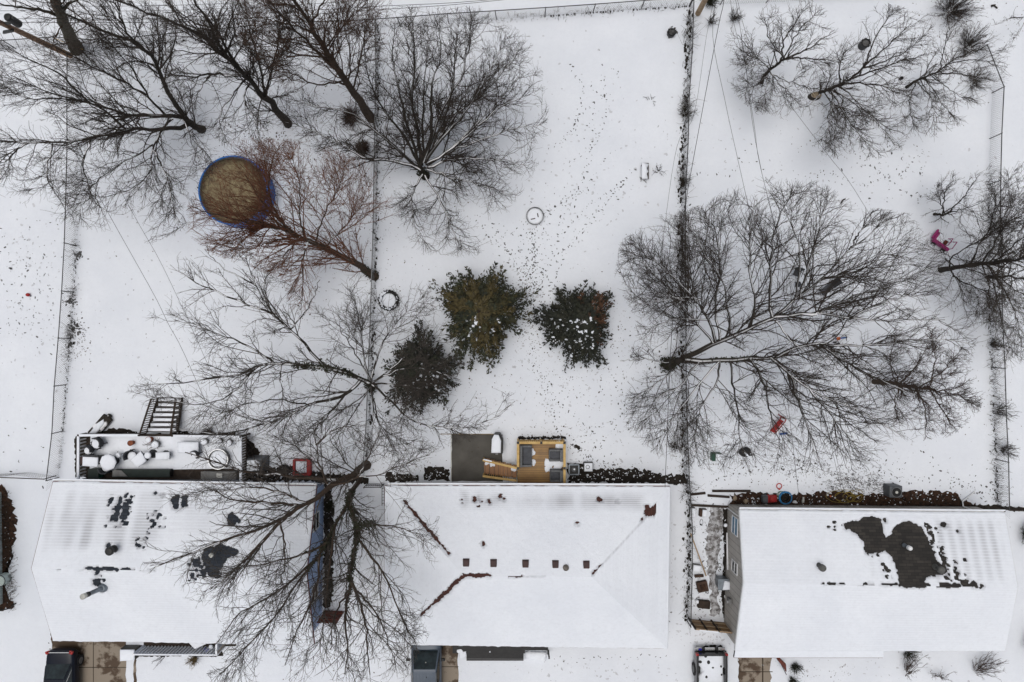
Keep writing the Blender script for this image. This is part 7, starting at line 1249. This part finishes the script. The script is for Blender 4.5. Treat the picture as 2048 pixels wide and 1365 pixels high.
    c = P(1662, 573, .4); g = T('lounge_seat', 'long dark reclining garden seat under the huge tree', 'lounger', (c[0], c[1], 0)); rz = R(38); ca, sa = math.cos(rz), math.sin(rz); f = lambda u, v: (c[0] + u * ca - v * sa, c[1] + u * sa + v * ca)
    part(g, 'seat', MB().prism([f(-.7, -.2), f(.15, -.22), f(.15, .22), f(-.7, .2)], .3, .38), 'cushion', bevel=.03); part(g, 'backrest', MB().hexa([(*f(.15, -.24), .3), (*f(.62, -.24), .62), (*f(.62, .24), .62), (*f(.15, .24), .3)], [(*f(.13, -.24), .38), (*f(.58, -.24), .74), (*f(.58, .24), .74), (*f(.13, .24), .38)]), 'charcoal', bevel=.03)
    for u in (-.6, .4):
        for v in (-.18, .18): part(g, 'leg', MB().box((*f(u, v), .16), (.05, .05, .32), rz), 'charcoal')
    def toy_trike(label, px, py, rz, main, second):
        c = P(px, py, .25); g = T('toy_tricycle', label, 'tricycle', (c[0], c[1], 0), 'toys under the huge tree'); ca, sa = math.cos(rz), math.sin(rz); f = lambda u, v, z: (c[0] + u * ca - v * sa, c[1] + u * sa + v * ca, z)
        part(g, 'frame', MB().tube([f(-.3, 0, .2), f(0, 0, .26), f(.28, 0, .4)], .04, 8), main); part(g, 'seat', MB().box(f(-.16, 0, .32), (.22, .2, .08), rz), second, bevel=.03); part(g, 'handlebar', MB().tube([f(.26, -.2, .46), f(.28, 0, .44), f(.26, .2, .46)], .022, 6), 'black')
        for u, v, q in ((.3, 0, .16), (-.32, .2, .11), (-.32, -.2, .11)): a = f(u, v - .035, q); b = f(u, v + .035, q); part(g, 'wheel', MB().tube([a, b], q, 16), 'black')
    toy_trike('blue and orange toy tricycle under the huge tree', 1681, 677, R(8), 'blue', 'orange'); toy_trike('dark blue toy tricycle below the orange seated one', 1667, 692, R(20), 'blue', 'black'); c = P(1556, 850, .3); g = T('toy_slide', 'small red plastic slide at a slant near the blue toy sled', 'slide', (c[0], c[1], 0)); ca, sa = math.cos(R(62)), math.sin(R(62)); f = lambda u, v, z: (c[0] + u * ca - v * sa, c[1] + u * sa + v * ca, z)
    part(g, 'chute', MB().hexa([f(-.55, -.14, .02), f(.35, -.12, .5), f(.35, .12, .5), f(-.55, .14, .02)], [f(-.55, -.14, .08), f(.35, -.12, .56), f(.35, .12, .56), f(-.55, .14, .08)]), 'lamp_red', bevel=.02)
    for v in (-.17, .17): part(g, 'side_rail', MB().tube([f(-.55, v, .1), f(.35, v, .62), f(.5, v, .6), f(.62, v, .02)], .035, 6), 'red')
    for k in range(3): part(g, 'rung', MB().tube([f(.52 + .03 * k, -.17, .45 - .16 * k), f(.52 + .03 * k, .17, .45 - .16 * k)], .03, 6), 'wood_red')
    c = P(1567, 868, .1); single('toy_sled', 'thin blue toy sled on the snow by the red tricycle', 'sled', MB().box((c[0], c[1], .08), (.5, .12, .06), R(6)), 'blue', bevel=.02)
    # pink ride-on car
    c = P(1887, 484, .35); g = T('toy_car', 'magenta pink ride on toy car with open frame in the snow', 'toy car', (c[0], c[1], 0)); rz = R(-36); ca, sa = math.cos(rz), math.sin(rz); f = lambda u, v, z: (c[0] + u * ca - v * sa, c[1] + u * sa + v * ca, z)
    def bx(nm, u0, u1, v0, v1, z0, z1, m, **k): return part(g, nm, MB().hexa([f(u0, v0, z0), f(u1, v0, z0), f(u1, v1, z0), f(u0, v1, z0)], [f(u0, v0, z1), f(u1, v0, z1), f(u1, v1, z1), f(u0, v1, z1)]), m, **k)
    bx('body', -.55, .55, -.34, -.16, .14, .46, 'pink', bevel=.04); bx('body', -.55, .4, .18, .32, .14, .4, 'snow', bevel=.04); bx('floor', -.5, .5, -.2, .25, .12, .18, 'snow'); bx('nose', -.62, -.48, -.34, .32, .16, .44, 'pink', bevel=.05); bx('fender', -.74, -.60, -.2, .46, .2, .36, 'pink', bevel=.05)
    bx('seat', .06, .26, -.06, .22, .2, .36, 'wood_red', bevel=.03); part(g, 'windscreen_frame', MB().tube([f(.12, -.26, .44), f(.16, -.22, .85), f(.16, .26, .85), f(.12, .3, .4)], .028, 6), 'pink'); part(g, 'roll_bar', MB().tube([f(.46, -.26, .44), f(.5, -.24, .8), f(.5, .26, .8), f(.46, .3, .4)], .028, 6), 'pink'); part(g, 'snow_cap', MB().dome([f(u, v, 0)[:2] for u, v in ((-.46, -.12), (0, -.12), (.02, .25), (-.46, .28))], .3, .1, .1), 'snow', smooth=True)
    for u in (-.36, .36):
        for v in (-.37, .35): wh = part(g, 'wheel', MB().tube([f(u, v - .05, .14), f(u, v + .05, .14)], .14, 16), 'black'); part(wh, 'rim', MB().tube([f(u, v - .06, .14), f(u, v + .06, .14)], .07, 10), 'white')
    # grey house yard
    c = P(1435, 915, .5); g = T('green_box', 'dark green box with a snow lid under the branches near the side yard', 'box', (c[0], c[1], 0)); part(g, 'body', MB().box((c[0] - .02, c[1], .25), (.6, .5, .5)), 'green_dark', bevel=.04); part(g, 'snow_cap', MB().dome([(c[0] - .12, c[1] - .22), (c[0] + .3, c[1] - .24), (c[0] + .3, c[1] + .22), (c[0] - .1, c[1] + .22)], .5, .08), 'snow', smooth=True)
    c = P(1491, 905, .25); g = T('tipped_barrow', 'dark tipped wheelbarrow tub with a snow streak under branches', 'wheelbarrow', (c[0], c[1], 0)); part(g, 'tub', MB().blob((c[0], c[1], .16), (.40, .30, .18), 6, 14, 8, .12), 'black'); part(g, 'snow_cap', MB().dome([(c[0] - .12, c[1] + .02), (c[0] + .02, c[1] - .22), (c[0] + .22, c[1] - .26), (c[0] + .02, c[1] - .02)], .32, .05, .1), 'snow', smooth=True); part(g, 'handle', MB().tube([(c[0] - .3, c[1] + .1, .15), (c[0] - .45, c[1] - .05, .08)], .02, 6), 'wood_dark'); part(g, 'wheel', MB().ring((c[0] + .36, c[1] - .2, .12), .1, .035, 14, 6, 1.2), 'tyre')
    c = P(1793, 985, .8); g = T('air_conditioner', 'grey air conditioner with a round fan grille behind the grey house', 'air conditioner', (c[0], c[1], 0)); s = .42; part(g, 'case', MB().box((c[0] - .02, c[1] + .02, .4), (.8, .74, .8)), 'unit', bevel=.06); part(g, 'fan_well', MB().lathe((c[0], c[1], .79), [(.30, 0), (.30, .02)], 28), 'black'); part(g, 'fan_rim', MB().ring((c[0], c[1], .82), .30, .022, 30, 6), 'steel'); part(g, 'fan_hub', MB().lathe((c[0], c[1], .82), [(.09, 0), (.08, .04), (.02, .05)], 14), 'pale_box')
    gr = MB(); [gr.ring((c[0], c[1], .83), q, .006, 24, 4) for q in (.14, .19, .24)]; part(g, 'grille', gr, 'black')
    def coil(name, label, px, py, loops, m, cat='hose', r_=.014):
        rg = np.random.default_rng(int(px)); pts = []
        for lx, ly, rx, ry in loops:
            for k in range(22): a = 2 * math.pi * k / 22; q = P(px + lx + rx * math.cos(a), py + ly + ry * math.sin(a), .05); pts.append((q[0] + rg.normal(0, .01), q[1] + rg.normal(0, .01), .04 + .02 * len(pts) / 22 + rg.uniform(0, .01)))
        return single(name, label, cat, MB().tube(pts, r_, 6), m, smooth=True)
    coil('garden_hose', 'loosely coiled yellow garden hose on the mulch strip', 1690, 993, [(-2, 0, 36, 13), (0, 2, 20, 11), (-8, 0, 13, 9), (6, 1, 11, 9), (24, -2, 12, 13), (10, 3, 8, 6)], 'hose_yellow'); coil('garden_hose', 'coil of azure blue hose around a dark bucket at the grey house', 1571, 996, [(0, 0, 13, 12.5), (.5, 0, 12, 12), (-.5, .5, 12.6, 12.2), (0, 0, 11.6, 11.4)], 'hose_blue', r_=.036); coil('garden_hose', 'green hose loop half hidden by the azure blue hose', 1562, 990, [(0, 0, 7, 7), (1, 0, 6.4, 6.6)], 'hose_green')
    c = P(1571, 996, .2); g = T('black_bucket', 'black bucket standing inside the azure blue hose coil', 'bucket', (c[0], c[1], 0)); part(g, 'pail', MB().lathe((c[0], c[1], 0), [(.2, 0), (.24, .22), (.22, .22), (.19, .06)], 18), 'black'); part(g, 'contents', MB().blob((c[0], c[1], .1), (.18, .18, .06), 5, 10, 6, .5), 'dirt')
    c = P(1559, 973, .1); g = T('toy_hoop', 'coral red plastic hoop on the snow behind the grey house', 'hoop', (c[0], c[1], 0)); part(g, 'ring', MB().ring((c[0], c[1], .06), .16, .03, 26, 8), 'red_ring', smooth=True); part(g, 'stub', MB().box((c[0] + .01, c[1] - .2, .06), (.09, .08, .05)), 'red_ring')
    c = P(1545, 1000, .5); g = T('lawn_mower', 'red and grey lawn mower parked against the back wall of the grey house', 'lawn mower', (c[0], c[1], 0)); part(g, 'deck', MB().hexa([(c[0] - .38, c[1] - .28, .14), (c[0] + .42, c[1] - .24, .14), (c[0] + .42, c[1] + .26, .14), (c[0] - .38, c[1] + .26, .14)], [(c[0] - .3, c[1] - .22, .38), (c[0] + .34, c[1] - .18, .32), (c[0] + .34, c[1] + .18, .32), (c[0] - .3, c[1] + .2, .38)]), 'red', bevel=.04); part(g, 'grass_bag', MB().box((c[0] - .42, c[1] + .02, .3), (.36, .46, .34)), 'unit', bevel=.06); part(g, 'engine', MB().lathe((c[0] + .05, c[1], .34), [(.18, 0), (.17, .12), (.1, .15)], 14), 'red'); part(g, 'handle', MB().tube([(c[0] - .25, c[1] - .22, .35), (c[0] - .75, c[1] - .2, .8), (c[0] - .75, c[1] + .2, .8), (c[0] - .25, c[1] + .22, .35)], .018, 6), 'black')
    for u in (-.26, .3):
        for v in (-.29, .28): part(g, 'wheel', MB().tube([(c[0] + u, c[1] + v - .03, .11), (c[0] + u, c[1] + v + .03, .11)], .11, 14), 'tyre')
    for px, py, lab in ((1470, 997, 'pale round stone in the mulch near the downspout'), (1492, 1003, 'brown round stone in the mulch next to the pale stone')): c = P(px, py, .1); single('garden_stone', lab, 'stone', MB().blob((c[0], c[1], .07), (.14, .17, .1), int(px), 12, 8, .2), 'stone', 'stones in the mulch', True)
    for px, py, lab, m in ((1661, 993, 'tiny orange ball in the mulch inside the yellow hose', 'orange'), (1670, 996, 'tiny white ball in the mulch inside the yellow hose', 'white')): c = P(px, py, .06); single('small_ball', lab, 'ball', MB().blob((c[0], c[1], .07), (.06, .06, .06), 1, 10, 8, .02), m, 'tiny balls in the mulch', True)
    c = P(1607, 1001, .15); single('toy_figure', 'small pale crumpled toy on the mulch by the hose coils', 'toy', MB().blob((c[0], c[1], .1), (.09, .16, .08), 7, 10, 8, .5), 'pale_box'); c = P(1626, 1006, .1); single('white_scoop', 'white and green scoop beside the blue hose', 'scoop', MB().blob((P(1589, 1004)[0], P(1589, 1004)[1], .08), (.16, .09, .06), 8, 10, 6, .3), 'white')
    for px0, py0, px1, py1, lab in ((1424, 982, 1500, 982, 'dark timber edging, upper one beside the mulch strip'), (1415, 991, 1458, 994, 'dark timber edging, lower one beside the mulch strip'), (1380, 989, 1410, 986, 'short dark timber lying in snow by the weedy fence'), (1382, 1010, 1460, 1014, 'dark timber rail across the top of the side yard')): single('timber_edging', lab, 'timber', MB().hexa(*beam(P(px0, py0), P(px1, py1), .13, .14)), 'wood_dark', 'dark timbers')
    # side yard
    def planter(label, px, py, rz, w_, d_, m, snow, top=None): 
        c = P(px, py, .35); g = T('planter_box', label, 'planter', (c[0], c[1], 0), 'side yard planters'); ca, sa = math.cos(rz), math.sin(rz); f = lambda u, v: (c[0] + u * ca - v * sa, c[1] + u * sa + v * ca); pl = [f(-w_, -d_), f(w_, -d_), f(w_, d_), f(-w_, d_)]; part(g, 'side', MB().prism(pl, 0, .33), m, bevel=.04)
        if snow: part(g, 'snow_cap', MB().dome([f(-w_ * snow, -d_ * .9), f(w_ * .9, -d_ * .9), f(w_ * .9, d_ * .9), f(-w_ * snow, d_ * .9)], .33, .09), 'snow', smooth=True)
        if top: part(g, 'soil', MB().prism([f(-w_ * .5, -d_ * .5), f(w_ * .5, -d_ * .5), f(w_ * .5, d_ * .5), f(-w_ * .5, d_ * .5)], .33, .36), top)
        return g
    planter('brown square planter without snow in the side yard', 1406, 1175, R(12), .33, .32, 'wood_brown', 0, 'mulch'); planter('dark rectangular planter next to a small white pot in the side yard', 1409, 1211, R(-6), .38, .24, 'wood_dark', 0); planter('brown box with a snow pillow at the top of the side yard', 1407, 1027, R(-4), .22, .24, 'wood_brown', .3); planter('box wholly buried in snow against the side yard fence', 1386, 1026, R(0), .17, .3, 'grey_block', .95); planter('box half buried in snow beside the leaning lumber end', 1394, 1137, R(-8), .26, .2, 'grey_block', .9)
    snow_pot('white_pot', 'small white round pot beside the dark rectangular planter', 'garden pot', 1395, 1204, 0, .12, .25, 'white'); snow_pot('white_pot', 'snow topped pot under the blue window of the grey house', 'garden pot', 1451, 1051, 0, .13, .3, 'grey_block')
    a, b = P(1381, 1067, 1.0), P(1412, 1152, .1); single('lumber_pole', 'long tan lumber pole leaning from the fence across the side yard', 'lumber', MB().hexa(*beam(a, b, .075, .06)), 'wood_tan'); c = P(1398, 1152, .1); single('brick_block', 'red brown block at the foot of the leaning lumber pole', 'block', MB().box((c[0], c[1], .1), (.55, .16, .2), .05), 'wood_brown', bevel=.02)
    c = P(1448, 1170, .9); g = T('trash_bin', 'grey wheeled bin with a snow covered lid against the grey house wall', 'bin', (c[0], c[1], 0)); part(g, 'body', MB().hexa([(c[0] - .28, c[1] - .28, 0), (c[0] + .25, c[1] - .28, 0), (c[0] + .25, c[1] + .28, 0), (c[0] - .28, c[1] + .28, 0)], [(c[0] - .34, c[1] - .33, .85), (c[0] + .3, c[1] - .33, .85), (c[0] + .3, c[1] + .33, .85), (c[0] - .34, c[1] + .33, .85)]), 'flue', bevel=.04); part(g, 'lid', MB().box((c[0] - .02, c[1], .88), (.7, .7, .06)), 'flue', bevel=.03); part(g, 'snow_cap', MB().dome([(c[0] - .1, c[1] - .3), (c[0] + .34, c[1] - .28), (c[0] + .34, c[1] + .2), (c[0] + .02, c[1] + .26)], .91, .12), 'snow', smooth=True)
    c = P(1458, 1202, 1.3); g = T('electric_meter', 'round grey electric meter on the side wall of the grey house', 'meter', (c[0], c[1], 1.0)); part(g, 'box', MB().box((c[0] + .03, c[1], 1.25), (.16, .3, .5)), 'grey_block', bevel=.02); part(g, 'dial', MB().tube([(c[0] - .02, c[1] - .04, 1.35), (c[0] - .16, c[1] - .04, 1.35)], .11, 16), 'chrome')
    c = P(1455, 1090, .6); single('white_pipe', 'long white pipe lying along the foot of the grey house wall', 'pipe', MB().tube([P(1454, 1066, .5), P(1455.5, 1140, .5)], .055, 8), 'white', smooth=True)
    coil('wire_loop', 'thin dark wire loop on the side yard snow', 1385, 1062, [(0, 0, 5, 8), (2, -4, 4, 5)], 'wire', 'wire', .01); coil('wire_loop', 'dark curled cord near the box with the snow pillow', 1403, 1045, [(0, 0, 3, 6)], 'wire', 'wire', .012)
    c = P(1560, 1330, .1); g = T('garden_flag', 'dark red folded parasol leaning out by the patchy driveway', 'parasol', P(1571, 1348)); part(g, 'canopy', MB().tube([P(1556, 1317, 1.3), P(1568, 1330, .8), P(1572, 1343, .3)], [.10, .13, .03], 8), 'wood_red'); part(g, 'pole', MB().tube([P(1556, 1317, 1.3), P(1573, 1350, .0)], .02, 6), 'wood_dark')
    c = P(4, 1163, .6); g = T('white_tank', 'pale round tank at the very edge in the dark leafy bed', 'tank', (c[0], c[1], 0)); part(g, 'body', MB().lathe((c[0] - .2, c[1], 0), [(.36, 0), (.36, .5), (.3, .6)], 20), 'siding_green'); part(g, 'rim', MB().ring((c[0] - .2, c[1], .56), .36, .02, 24, 6), 'black')
    single('black_hose', 'black hose end curling out of the dark leafy bed', 'hose', MB().tube([P(-10, 1222, .05), P(8, 1220, .08), P(20, 1217, .08), P(26, 1211, .1), P(32, 1207, .08)], .035, 6), 'black', smooth=True)
    # front porch ramp of the red roofed house
    A, B = P(905, 1290, .5), P(1098, 1297, .5); root = T('porch_platform', 'black front porch platform with a long step under the red roofed house eave', 'porch', (A[0], A[1], 0)); yw = P(0, 1262)[1]; y1 = P(0, 1307, .4)[1]
    part(root, 'floor', MB().prism([(A[0], y1), (P(1050, 0, .4)[0], y1), (P(1050, 0, .4)[0], P(0, 1301, .4)[1]), (P(1096, 0, .4)[0], P(0, 1301, .4)[1]), (P(1096, 0, .4)[0], yw), (A[0], yw)], 0, .42), 'black'); s0, s1 = P(933, 1309, .25), P(1047, 1322, .25); part(root, 'step', MB().prism([(s0[0], s1[1]), (s1[0], s1[1]), (s1[0], s0[1] + .05), (s0[0], s0[1] + .05)], 0, .25), 'black'); part(root, 'step_edge', MB().hexa(*beam((s0[0], s1[1] + .12, .25), (s1[0], s1[1] + .10, .25), .025, .012)), 'steel')
    for k, (px, py, q) in enumerate(((920, 1302, .16), (925, 1309, .22), (980, 1304, .05), (1060, 1304, .05))): c = P(px, py, .42); part(root, 'snow_patch', MB().dome(circ(c, q, 9, .35, k), .421, .04), 'snow', smooth=True)
    part(root, 'rail_post', MB().box((B[0] - .02, B[1] - .35, .55), (.09, .09, 1.1)), 'black'); part(root, 'rail_post', MB().box((B[0] - .12, B[1] - .2, .5), (.05, .05, 1.0)), 'white'); bd = P(1072, 1311, .05); part(root, 'snow_bank', MB().dome([(bd[0] - .65, bd[1] - .2), (bd[0] + .62, bd[1] - .3), (bd[0] + .62, bd[1] + .25), (bd[0] - .65, bd[1] + .25)], .1, .2, .1), 'snow', smooth=True)

build_houses(); build_fences(); build_poles(); build_ground_detail()
build_blue_house_deck(); build_new_deck(); build_cars(); build_yard_things()
build_evergreens(); build_trees()
